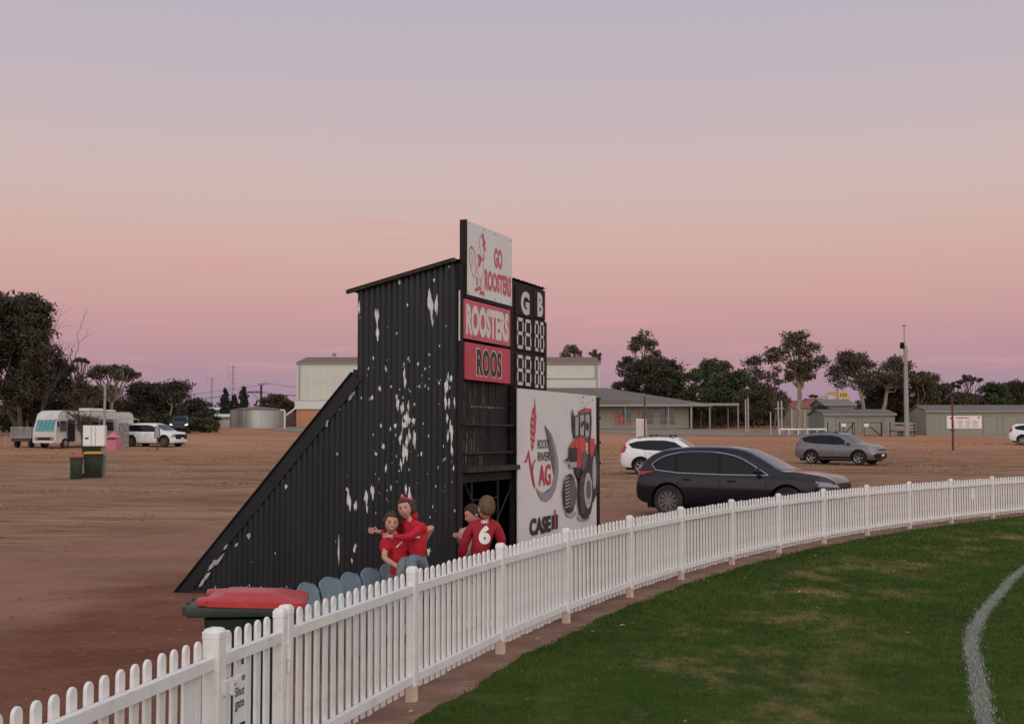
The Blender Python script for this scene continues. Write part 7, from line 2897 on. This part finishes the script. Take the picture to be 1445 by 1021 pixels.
def add_hand(nodes, edges, roots, tag_, wrist, direction, side, scale=1.0, curl=.5):
    """palm and five fingers leaving the wrist; direction: along the hand, side: towards the thumb"""
    w = Vector(wrist)
    d = Vector(direction).normalized()
    s = (Vector(side) - d * Vector(side).dot(d)).normalized()
    nrm = d.cross(s)
    k = scale
    nodes[tag_ + 'palm'] = (w + d * .035 * k, .026 * k, .017 * k)
    nodes[tag_ + 'knuck'] = (w + d * .060 * k, .027 * k, .014 * k)
    edges += [(tag_ + 'palm', tag_ + 'knuck')]
    lens = (.044, .050, .046, .036)
    for q in range(4):
        off = s * (.021 - .014 * q) * k
        base = w + d * .050 * k + off
        a = base + d * .022 * k + off * .12
        mid = a + (d * math.cos(curl) + nrm * math.sin(curl)) * lens[q] * .5 * k
        tip = mid + (d * math.cos(curl * 2) + nrm * math.sin(curl * 2)) * lens[q] * .5 * k
        pre = tag_ + 'f%d' % q
        for nm, p, r_ in ((pre + 'a', base, .0085), (pre + 'b', a, .0080), (pre + 'c', mid, .0072), (pre + 'd', tip, .0060)):
            nodes[nm] = (p, r_ * k)
        edges += [(pre + 'a', pre + 'b'), (pre + 'b', pre + 'c'), (pre + 'c', pre + 'd')]
        roots.append(pre + 'a')
    base = w + d * .020 * k + s * .014 * k
    a = base + (s * .75 + d * .65).normalized() * .028 * k
    tip = a + (s * .35 + d * .95 + nrm * .2).normalized() * .026 * k
    pre = tag_ + 't'
    nodes[pre + 'a'] = (base, .010 * k)
    nodes[pre + 'b'] = (a, .0090 * k)
    nodes[pre + 'c'] = (tip, .0068 * k)
    edges += [(pre + 'a', pre + 'b'), (pre + 'b', pre + 'c')]
    roots.append(pre + 'a')


def head_mb(w=.073, d=.090, h=.108):
    """child's head, face towards -y, centre between the ears"""
    mb = MB()
    mb.ball((0, 0, 0), 1.0, 36, 28)
    out = []
    for x, y, z in mb.v:
        jaw = 1 - .34 * max(0, -z) ** 1.5
        X = x * w * jaw
        Y = y * d * (1 - .10 * max(0, -z) ** 2) - (.010 * max(0, -z) if y < 0 else -.012 * max(0, z) * 0)
        Z = z * h
        if y < -.2:
            fx, fz = x, z
            # nose
            nb_ = math.exp(-((fx / .16) ** 2) - ((fz + .20) / .20) ** 2) * .017
            nb_ += math.exp(-((fx / .11) ** 2) - ((fz + .02) / .25) ** 2) * .006
            # eye sockets
            for sx in (-1, 1):
                nb_ -= math.exp(-(((fx - sx * .38) / .20) ** 2) - ((fz - .04) / .13) ** 2) * .0085
                nb_ += math.exp(-(((fx - sx * .48) / .26) ** 2) - ((fz + .36) / .22) ** 2) * .005
            nb_ += math.exp(-((fx / .30) ** 2) - ((fz + .52) / .11) ** 2) * .005
            nb_ += math.exp(-((fx / .30) ** 2) - ((fz + .86) / .16) ** 2) * .006
            Y -= nb_
        out.append((X, Y, Z))
    mb.v = out
    for sx in (-1, 1):
        mb.ball((sx * w * .99, .008, -.012), (.009, .019, .028), 10, 8, Matrix.Rotation(R(12 * sx), 4, 'Z'))
    return mb


def face_parts(root, Mh, smile=False, w=.073, d=.090, h=.108, skin=None):
    inv = Mh
    for sx in (-1, 1):
        c = Vector((sx * .0275, -.0775, .0045))
        MB().ball(inv @ c, (.0135, .008, .0072), 12, 8, Mh.to_3x3().to_4x4()).build('eye', M['eye_white'], root, smooth=True)
        MB().ball(inv @ (c + Vector((-.001, -.0058, .0004))), (.0076, .0040, .0074), 10, 8, Mh.to_3x3().to_4x4()).build('iris', M['eye_dark'], root, smooth=True)
        pts = [inv @ Vector((sx * (.013 + .030 * k / 4), -.0865 + .010 * (k / 4) ** 2, .0195 + .0045 * math.sin(math.pi * (k / 4 * .8 + .1)))) for k in range(5)]
        MB().tube(pts, [.0022, .0036, .0036, .0030, .0016], 6).build('eyebrow', M['hair_brown'], root, smooth=True)
    if smile:
        pts = [inv @ Vector((.023 * u, -.0935 + .011 * u * u, -.0555 + .010 * u * u)) for u in (-1, -.6, -.2, .2, .6, 1)]
        MB().tube(pts, [.0024, .0058, .0072, .0072, .0058, .0024], 8).build('mouth', M['lip'], root, smooth=True)
        pts = [inv @ Vector((.018 * u, -.0985 + .010 * u * u, -.0535 + .009 * u * u)) for u in (-1, -.5, 0, .5, 1)]
        MB().tube(pts, [.0014, .0040, .0048, .0040, .0014], 6).build('teeth', M['tooth'], root, smooth=True)
    else:
        pts = [inv @ Vector((.019 * u, -.0935 + .012 * u * u, -.0560 - .003 * u * u)) for u in (-1, -.5, 0, .5, 1)]
        MB().tube(pts, [.0015, .0040, .0046, .0040, .0015], 8).build('mouth', M['lip'], root, smooth=True)


def hair_shell(Mh, m, root, front=.62, low=-.55, grow=1.10, w=.073, d=.090, h=.108, side_low=None, top=1.08, spiky=0.0, seed=1):
    """cap of hair: covers the skull except the face; front: hairline height, low: nape height"""
    rs = np.random.RandomState(seed)
    nu, nv = 44, 22
    vs, fs = [], []
    low_s = low if side_low is None else side_low
    for i in range(nu):
        a = 2 * math.pi * i / nu            # 0 at the face (-y)
        fwd = math.cos(a)
        if fwd > .62:
            zl = front
        elif fwd > -.1:
            t_ = (fwd + .1) / .72
            zl = low_s + (front - low_s) * t_ ** 1.4
        else:
            zl = low_s + (low - low_s) * min(1, (-fwd - .1) / .5)
        for j in range(nv + 1):
            u = j / nv
            z = 1.0 - (1.0 - zl) * u
            r_ = math.sqrt(max(0, 1 - min(1, z * z * .995)))
            jaw = 1 - .20 * max(0, -z) ** 1.5
            g = grow + rs.normal(0, .016) + .018 * math.sin(a * 9 + z * 3)
            thin = 1.0 if u < .85 else 1.0 - (u - .85) / .15 * (g - 1.02)
            gg = g * thin if u >= .85 else g
            x = math.sin(a) * r_ * w * gg * jaw
            y = -math.cos(a) * r_ * d * gg
            zz = z * h * (top if z > 0 else 1.0) + (spiky * rs.uniform(0, 1) if z > .3 else 0)
            vs.append(Mh @ Vector((x, y, zz)))
    for i in range(nu):
        i2 = (i + 1) % nu
        for j in range(nv):
            fs.append((i * (nv + 1) + j, i2 * (nv + 1) + j, i2 * (nv + 1) + j + 1, i * (nv + 1) + j + 1))
    return MB().add(vs, fs).build('hair', m, root, smooth=True)


def child(label, loc, chain, group=None):
    return thing('person', label, 'person', loc, 0, group)


def body_mesh(root, nodes, edges, roots, head_M, skin, name='body'):
    me = skin_body(nodes, edges, roots)
    mb = mesh_to_mb(me)
    bpy.data.meshes.remove(me)
    hd = head_mb()
    mb.merge(hd, head_M)
    return mb.build(name, skin, root, smooth=True)


def cloth(root, name, nodes, edges, roots, m):
    me = skin_body(nodes, edges, roots)
    for v in me.vertices:                    # folds in the cloth
        c = v.co
        f = mnoise.noise(Vector((c.x * 11 + c.z * 9, c.y * 11, c.z * 17 - c.x * 12))) * .012 + mnoise.noise(c * 34) * .004
        v.co = c + v.normal * f
    return link(name, me, m, root, smooth=True)


def orient(c, yaw=0, pitch=0, roll=0, s=1.0):
    """head placement: yaw>0 turns the face to image right, pitch>0 looks up, roll>0 tilts to image right"""
    return Matrix.Translation(c) @ Matrix.Rotation(R(yaw), 4, 'Z') @ Matrix.Rotation(R(roll), 4, 'Y') @ Matrix.Rotation(R(-pitch), 4, 'X') @ Matrix.Scale(s, 4)


GY = 12.95                                   # distance of the two girls
gp = on_ground(560, GY)


def gl(px, py, dy=0.0):
    q = at(px, py, GY + dy)
    return Vector((q.x - gp.x, dy, q.z - gp.z))


# ---- older girl, seated, smiling at the camera
g1 = child('smiling older girl in red T-shirt with a smaller girl on her lap', gp, None, 'children by the scoreboard')
hc = gl(552.5, 737)
nk = gl(556.5, 753, .02)
ch = gl(560, 769, .03)
bl = Vector((gl(562, 790).x, .04, .72))
pv = Vector((gl(564, 800).x, .05, .53))
sl_ = gl(546, 762.5, .0)
el_ = gl(542, 787, -.06)
wr_1 = gl(562, 799.5, -.20)
sr_ = gl(577, 764, .06)
er_ = gl(611, 742, .17)
wr_2 = gl(600.5, 760, .19)
nodes = {'pv': (pv, .105, .085), 'bl': (bl, .098, .075), 'ch': (ch, .080, .060), 'nb': (nk + Vector((0, 0, -.02)), .038, .038), 'nt': (nk + Vector((-.01, -.01, .05)), .036, .036),
         'sl': (sl_, .040), 'el': (el_, .033), 'wl': (wr_1, .024), 'sr': (sr_, .044), 'er': (er_, .034), 'wr': (wr_2, .024)}
edges = [('pv', 'bl'), ('bl', 'ch'), ('ch', 'nb'), ('nb', 'nt'), ('ch', 'sl'), ('sl', 'el'), ('el', 'wl'), ('ch', 'sr'), ('sr', 'er'), ('er', 'wr')]
for s, kx_ in ((-1, -.06), (1, .10)):
    t_ = 'L' if s < 0 else 'R'
    hip = pv + Vector((s * .075, -.02, -.01))
    kn = Vector((pv.x + kx_, -.36, .49))
    an = Vector((pv.x + kx_ * 1.05, -.40, .10))
    nodes['h' + t_] = (hip, .066)
    nodes['k' + t_] = (kn, .044)
    nodes['a' + t_] = (an, .036)
    nodes['t' + t_] = (an + Vector((0, -.13, -.065)), .034, .026)
    edges += [('pv', 'h' + t_), ('h' + t_, 'k' + t_), ('k' + t_, 'a' + t_), ('a' + t_, 't' + t_)]
roots = ['pv']
base_nodes, base_edges = dict(nodes), list(edges)
add_hand(nodes, edges, roots, 'lh', wr_1, (wr_1 - el_), (0, 0, 1), .9, .55)
edges += [('wl', 'lhpalm')]
add_hand(nodes, edges, roots, 'rh', wr_2, (-.25, .0, -.9), (-1, 0, 0), .9, .5)
edges += [('wr', 'rhpalm')]
Mh1 = orient(hc, yaw=10, pitch=-2, roll=6, s=1.0)
body_mesh(g1, nodes, edges, roots, Mh1, M['skin'])
face_parts(g1, Mh1, True)
hair_shell(Mh1, M['hair_brown'], g1, front=.55, low=-1.0, side_low=-.92, grow=1.20, seed=3)
q = MB()
q.ball(Mh1 @ Vector((.02, .10, -.05)), (.045, .035, .09), 12, 10)
q.build('ponytail', M['hair_brown'], g1, smooth=True)
# T-shirt, short sleeves, hem at the hips
sle = sl_.lerp(el_, .66)
sre = sr_.lerp(er_, .42)
cn = {'pv': (pv + Vector((0, 0, -.02)), .118, .100), 'bl': (bl, .112, .090), 'ch': (ch, .113, .086), 'nb': (nk + Vector((0, .005, -.030)), .054, .050), 'sl': (sl_, .062), 'se': (sle, .060), 'sr': (sr_, .060), 'sre': (sre, .056)}
cloth(g1, 'shirt', cn, [('pv', 'bl'), ('bl', 'ch'), ('ch', 'nb'), ('ch', 'sl'), ('sl', 'se'), ('ch', 'sr'), ('sr', 'sre')], ['pv'], M['shirt_red'])
pn = {'pv': (pv + Vector((0, .01, -.03)), .112, .095)}
pe = []
for t_ in 'LR':
    h_, k_, a_ = (base_nodes[c + t_][0] for c in 'hka')
    pn['h' + t_] = (h_, .090)
    pn['k' + t_] = (k_, .064)
    pn['c' + t_] = (k_.lerp(a_, .86), .046)
    pe += [('pv', 'h' + t_), ('h' + t_, 'k' + t_), ('k' + t_, 'c' + t_)]
cloth(g1, 'trousers', pn, pe, ['pv'], M['legging'])
for t_ in 'LR':
    a_ = base_nodes['a' + t_][0]
    MB().box(a_.x, a_.y - .06, .045, .075, .21, .085, bev=.03).build('shoe', M['shorts_dark'], g1, smooth=40)
# printed badge on the shirt, laid on its front
q = MB()
for k in range(4):
    p = gl(560.5 + k * 2.0, 770.5 - k * 1.9, -.095)
    q.box(p.x, p.y, p.z, .010, .006, .026 + .006 * (k % 2), Matrix.Rotation(R(28), 4, 'Y'))
q.build('shirt_print', M['print_shirt'], g1)

# ---- younger girl on her lap, arms round her neck
g2 = child('younger girl with pink bow hugging the older girl from her lap', gp, None, 'children by the scoreboard')
hc2 = gl(571.5, 716.5, -.02)
nk2 = gl(576.5, 728.5, .015)
ch2 = gl(585, 746, .00)
bl2 = gl(589.5, 770, .00)
pv2 = gl(586.5, 793, -.01)
sA = gl(597, 742, -.045)          # near arm, laid across to the older girl's shoulder
eA = gl(577, 758, -.17)
wA = gl(551, 756.5, -.12)
sB = gl(573, 739, .08)            # far arm, passing behind the older girl's neck
eB = gl(556, 752, .16)
wB = gl(534.5, 750, .08)
nodes = {'pv': (pv2, .064, .056), 'bl': (bl2, .072, .060), 'ch': (ch2, .070, .055), 'nb': (nk2 + Vector((0, 0, -.015)), .033, .033), 'nt': (nk2 + Vector((-.02, -.01, .045)), .031, .031),
         'sA': (sA, .036), 'eA': (eA, .030), 'wA': (wA, .022), 'sB': (sB, .034), 'eB': (eB, .029), 'wB': (wB, .022)}
edges = [('pv', 'bl'), ('bl', 'ch'), ('ch', 'nb'), ('nb', 'nt'), ('ch', 'sA'), ('sA', 'eA'), ('eA', 'wA'), ('ch', 'sB'), ('sB', 'eB'), ('eB', 'wB')]
kn2 = {'L': gl(569, 792, -.19), 'R': gl(579, 787.5, -.25)}
an2 = {'L': Vector((kn2['L'].x - .05, -.30, kn2['L'].z - .30)), 'R': Vector((kn2['R'].x + .04, -.30, kn2['R'].z - .30))}
for t_, s in (('L', -1), ('R', 1)):
    nodes['h' + t_] = (pv2 + Vector((s * .055, -.02, -.01)), .054)
    nodes['k' + t_] = (kn2[t_], .040)
    nodes['a' + t_] = (an2[t_], .032)
    nodes['t' + t_] = (an2[t_] + Vector((0, -.10, -.04)), .030, .024)
    edges += [('pv', 'h' + t_), ('h' + t_, 'k' + t_), ('k' + t_, 'a' + t_), ('a' + t_, 't' + t_)]
base2 = dict(nodes)
roots = ['pv']
add_hand(nodes, edges, roots, 'ah', wA, (-1, .15, .12), (0, 0, 1), .82, .45)
edges += [('wA', 'ahpalm')]
add_hand(nodes, edges, roots, 'bh', wB, (-.95, -.2, .18), (0, 0, 1), .95, .25)
edges += [('wB', 'bhpalm')]
Mh2 = orient(hc2, yaw=-8, pitch=-4, roll=-8, s=.97)
body_mesh(g2, nodes, edges, roots, Mh2, M['skin_pink'])
face_parts(g2, Mh2, False)
hair_shell(Mh2, M['hair_brown'], g2, front=.56, low=-.80, side_low=-.55, grow=1.17, seed=5)
q = MB()
q.ball(Mh2 @ Vector((.06, .075, -.02)), (.042, .036, .075), 12, 10)
q.build('ponytail', M['hair_brown'], g2, smooth=True)
q = MB()
ca = Mh2 @ Vector((-.004, -.03, .120))
cb_ = Mh2 @ Vector((.082, -.02, .086))
q.tube([ca, ca.lerp(cb_, .5) + Vector((0, 0, -.006)), cb_], [.008, .007, .008], 8)
for c, dz in ((ca, .018), (cb_, .004)):
    q.ball(c + Vector((0, 0, dz * .3)), (.019, .013, .020), 10, 8, Matrix.Rotation(R(30), 4, 'Y'))
q.build('bow', M['ribbon'], g2, smooth=True)
cn = {'pv': (pv2 + Vector((.012, 0, .015)), .116, .098), 'bl': (bl2, .108, .090), 'ch': (ch2, .106, .086), 'nb': (nk2 + Vector((.006, .008, -.001)), .060, .056), 'sA': (sA, .060), 'eA': (eA, .042), 'wA': (wA.lerp(eA, .12), .031),
      'sB': (sB, .052), 'eB': (eB, .040), 'wB': (wB.lerp(eB, .02), .029)}
cloth(g2, 'jumper', cn, [('pv', 'bl'), ('bl', 'ch'), ('ch', 'nb'), ('ch', 'sA'), ('sA', 'eA'), ('eA', 'wA'), ('ch', 'sB'), ('sB', 'eB'), ('eB', 'wB')], ['pv'], M['shirt_red'])
q = MB().ball(nk2 + Vector((.045, .05, .005)), (.055, .045, .045), 14, 10, Matrix.Rotation(R(30), 4, 'Y'))
q.build('hood', M['shirt_red'], g2, smooth=True)
p1, p2, p3 = gl(582, 759, -.098), gl(592.5, 753.5, -.090), gl(592, 758.5, -.092)
MB().add([p1, p3, p2], [(0, 1, 2)]).add([p1 + Vector((0, .004, 0)), p2 + Vector((0, .004, 0)), p3 + Vector((0, .004, 0))], [(0, 1, 2)]).build('white_flash', M['print_shirt'], g2)
pn = {'pv': (pv2 + Vector((0, 0, -.02)), .092, .082)}
pe = []
for t_ in 'LR':
    h_, k_, a_ = (base2[c + t_][0] for c in 'hka')
    pn['h' + t_] = (h_, .076)
    pn['k' + t_] = (k_, .062)
    pn['c' + t_] = (k_.lerp(a_, .85), .042)
    pe += [('pv', 'h' + t_), ('h' + t_, 'k' + t_), ('k' + t_, 'c' + t_)]
cloth(g2, 'leggings', pn, pe, ['pv'], M['legging'])
for t_ in 'LR':
    a_ = base2['a' + t_][0]
    MB().box(a_.x, a_.y - .05, a_.z - .05, .06, .16, .065, bev=.025).build('shoe', M['print_shirt'], g2, smooth=40)

# ---- boy in the number 6 jersey, back to the camera
BYY = 13.5
gp = on_ground(682, BYY)
GY = BYY
b1 = child('boy with short fair brown hair seen from behind in red number 6 jersey', gp, None, 'children by the scoreboard')
hc = gl(686, 716.5, -.02)
nk = gl(686, 727.5, .0)
ch = gl(683, 746, .0)
bl = gl(678, 772, .0)
pv = gl(675, 792, .0)
sL = gl(667, 741, .0)
eL = gl(654, 768, -.05)
wL = gl(651.5, 788, .02)
sR = gl(699, 740, .0)
eR = gl(709, 766, .02)
wR = gl(704, 784, .12)
nodes = {'pv': (pv, .108, .085), 'bl': (bl, .100, .075), 'ch': (ch, .086, .064), 'nb': (nk + Vector((0, 0, -.02)), .040, .038), 'nt': (nk + Vector((0, 0, .05)), .040, .040),
         'sl': (sL, .038), 'el': (eL, .034), 'wl': (wL, .026), 'sr': (sR, .038), 'er': (eR, .036), 'wr': (wR, .026)}
edges = [('pv', 'bl'), ('bl', 'ch'), ('ch', 'nb'), ('nb', 'nt'), ('ch', 'sl'), ('sl', 'el'), ('el', 'wl'), ('ch', 'sr'), ('sr', 'er'), ('er', 'wr')]
for t_, s in (('L', -1), ('R', 1)):
    nodes['h' + t_] = (pv + Vector((s * .075, 0, -.03)), .082)
    nodes['k' + t_] = (Vector((pv.x + s * .09, .05, .37)), .056)
    nodes['a' + t_] = (Vector((pv.x + s * .10, -.03, .075)), .038)
    nodes['t' + t_] = (Vector((pv.x + s * .11, .11, .035)), .034, .026)
    edges += [('pv', 'h' + t_), ('h' + t_, 'k' + t_), ('k' + t_, 'a' + t_), ('a' + t_, 't' + t_)]
base3 = dict(nodes)
roots = ['pv']
add_hand(nodes, edges, roots, 'lh', wL, (wL - eL), (.3, 1, 0), .9, .5)
edges += [('wl', 'lhpalm')]
add_hand(nodes, edges, roots, 'rh', wR, (wR - eR), (-.3, 1, 0), .9, .5)
edges += [('wr', 'rhpalm')]
Mh3 = orient(hc, yaw=-152, pitch=14, roll=-4, s=1.12)
body_mesh(b1, nodes, edges, roots, Mh3, M['skin_pink'])
face_parts(b1, Mh3, False)
hair_shell(Mh3, M['hair_light'], b1, front=.70, low=-.46, side_low=-.12, grow=1.10, top=1.12, spiky=.006, seed=8)
cn = {'pv': (pv + Vector((0, 0, -.02)), .160, .112), 'bl': (bl, .168, .110), 'ch': (ch, .152, .108), 'nb': (nk + Vector((0, .004, -.012)), .066, .058), 'sl': (sL, .070), 'el': (eL, .056), 'wl': (wL.lerp(eL, .12), .040), 'sr': (sR, .070), 'er': (eR, .056), 'wr': (wR.lerp(eR, .12), .040)}
cloth(b1, 'jersey', cn, [('pv', 'bl'), ('bl', 'ch'), ('ch', 'nb'), ('ch', 'sl'), ('sl', 'el'), ('el', 'wl'), ('ch', 'sr'), ('sr', 'er'), ('er', 'wr')], ['pv'], M['jersey_red'])
jers = [o for o in b1.children if o.name.startswith('jersey')][0]
bmj = bmesh.new()
bmj.from_mesh(jers.data)
jb = BVHTree.FromBMesh(bmj)
bmj.free()


def on_jersey(mb, s, l, t, r_, b2, bold):
    """print laid on the back of the jersey by projecting the letters onto its surface"""
    vs, fs = text_polys(s, bold)
    lx, hx = min(v.x for v in vs), max(v.x for v in vs)
    lz, hz = min(v.y for v in vs), max(v.y for v in vs)
    bm = bmesh.new()
    bv = [bm.verts.new(v) for v in vs]
    for f in fs:
        try:
            bm.faces.new([bv[i] for i in f])
        except ValueError:
            pass
    for k in range(1, 7):
        for ax, lo, hi_ in ((0, lx, hx), (1, lz, hz)):
            co = [0, 0, 0]
            co[ax] = lo + (hi_ - lo) * k / 7
            no = [0, 0, 0]
            no[ax] = 1
            bmesh.ops.bisect_plane(bm, geom=bm.verts[:] + bm.edges[:] + bm.faces[:], plane_co=co, plane_no=no)
    bm.verts.index_update()
    out = []
    p0, p1 = gl(l, b2), gl(r_, t)
    for v in bm.verts:
        X = p0.x + (p1.x - p0.x) * (v.co.x - lx) / (hx - lx)
        Z = p0.z + (p1.z - p0.z) * (v.co.y - lz) / (hz - lz)
        h, n, _, _ = jb.ray_cast(Vector((X, -2, Z)), Vector((0, 1, 0)))
        out.append((X, (h.y if h else -.1) - .004, Z))
    mb.add(out, [tuple(v.index for v in f.verts) for f in bm.faces])
    bm.free()


q = MB()
on_jersey(q, '6', 676.0, 740, 692.5, 766, .055)
q.build('number', M['print_shirt'], b1, fix=False)
q = MB()
on_jersey(q, 'CBFC', 678.8, 733.2, 689.2, 737.2, .05)
q.build('club_initials', M['print_shirt'], b1, fix=False)
pn = {'pv': (pv + Vector((0, 0, -.03)), .120, .098)}
pe = []
for t_ in 'LR':
    h_, k_ = base3['h' + t_][0], base3['k' + t_][0]
    pn['h' + t_] = (h_, .094)
    pn['k' + t_] = (h_.lerp(k_, .8), .078)
    pe += [('pv', 'h' + t_), ('h' + t_, 'k' + t_)]
cloth(b1, 'shorts', pn, pe, ['pv'], M['shorts_dark'])
for t_ in 'LR':
    a_ = base3['a' + t_][0]
    MB().box(a_.x, a_.y + .05, .040, .08, .22, .08, bev=.03).build('shoe', M['print_shirt'], b1, smooth=40)

# ---- dark haired child half hidden beyond him
GY = 13.95
gp = on_ground(664, GY)
b2_ = child('dark haired child in a pale top half hidden behind the number 6 boy', gp, None, 'children by the scoreboard')
hc = gl(667.5, 724.5)
nk = gl(666, 740, .01)
ch = gl(662, 754, .01)
bl = gl(661, 772, .02)
pv = Vector((bl.x, .03, .62))
sL = gl(652.5, 749, -.02)
eL = gl(650, 766, -.08)
wL = gl(647, 758, -.16)
sR = gl(671, 749, .05)
eR = gl(672, 768, .08)
wR = gl(668, 784, .02)
nodes = {'pv': (pv, .095, .078), 'bl': (bl, .092, .070), 'ch': (ch, .078, .058), 'nb': (nk + Vector((0, 0, -.02)), .034, .034), 'nt': (nk + Vector((0, 0, .05)), .034, .034),
         'sl': (sL, .038), 'el': (eL, .032), 'wl': (wL, .024), 'sr': (sR, .044), 'er': (eR, .032), 'wr': (wR, .024)}
edges = [('pv', 'bl'), ('bl', 'ch'), ('ch', 'nb'), ('nb', 'nt'), ('ch', 'sl'), ('sl', 'el'), ('el', 'wl'), ('ch', 'sr'), ('sr', 'er'), ('er', 'wr')]
for t_, s in (('L', -1), ('R', 1)):
    nodes['h' + t_] = (pv + Vector((s * .07, 0, -.03)), .075)
    nodes['k' + t_] = (Vector((pv.x + s * .08, .02, .34)), .052)
    nodes['a' + t_] = (Vector((pv.x + s * .085, .03, .07)), .036)
    nodes['t' + t_] = (Vector((pv.x + s * .09, -.10, .035)), .032, .025)
    edges += [('pv', 'h' + t_), ('h' + t_, 'k' + t_), ('k' + t_, 'a' + t_), ('a' + t_, 't' + t_)]
base4 = dict(nodes)
roots = ['pv']
add_hand(nodes, edges, roots, 'lh', wL, (-.3, -.5, .3), (0, 0, 1), .8, .8)
edges += [('wl', 'lhpalm')]
add_hand(nodes, edges, roots, 'rh', wR, (wR - eR), (0, -1, 0), .9, .5)
edges += [('wr', 'rhpalm')]
Mh4 = orient(hc, yaw=-70, pitch=-25, roll=-6, s=1.0)
body_mesh(b2_, nodes, edges, roots, Mh4, M['skin_pink'])
face_parts(b2_, Mh4, False)
hair_shell(Mh4, M['hair_dark'], b2_, front=.55, low=-.70, side_low=-.40, seed=12)
cn = {'pv': (pv + Vector((0, 0, -.02)), .112, .095), 'bl': (bl, .108, .088), 'ch': (ch, .108, .086), 'nb': (nk + Vector((0, .004, -.028)), .052, .048), 'sl': (sL, .056), 'el': (sL.lerp(eL, .6), .052), 'sr': (sR, .056), 'er': (sR.lerp(eR, .6), .052)}
cloth(b2_, 'top', cn, [('pv', 'bl'), ('bl', 'ch'), ('ch', 'nb'), ('ch', 'sl'), ('sl', 'el'), ('ch', 'sr'), ('sr', 'er')], ['pv'], M['shirt_pale'])
pn = {'pv': (pv + Vector((0, 0, -.03)), .106, .090)}
pe = []
for t_ in 'LR':
    h_, k_ = base4['h' + t_][0], base4['k' + t_][0]
    pn['h' + t_] = (h_, .086)
    pn['k' + t_] = (h_.lerp(k_, .8), .072)
    pe += [('pv', 'h' + t_), ('h' + t_, 'k' + t_)]
cloth(b2_, 'shorts', pn, pe, ['pv'], M['shorts_dark'])
for t_ in 'LR':
    a_ = base4['a' + t_][0]
    MB().box(a_.x, a_.y - .05, .040, .08, .21, .08, bev=.03).build('shoe', M['shorts_dark'], b2_, smooth=40)
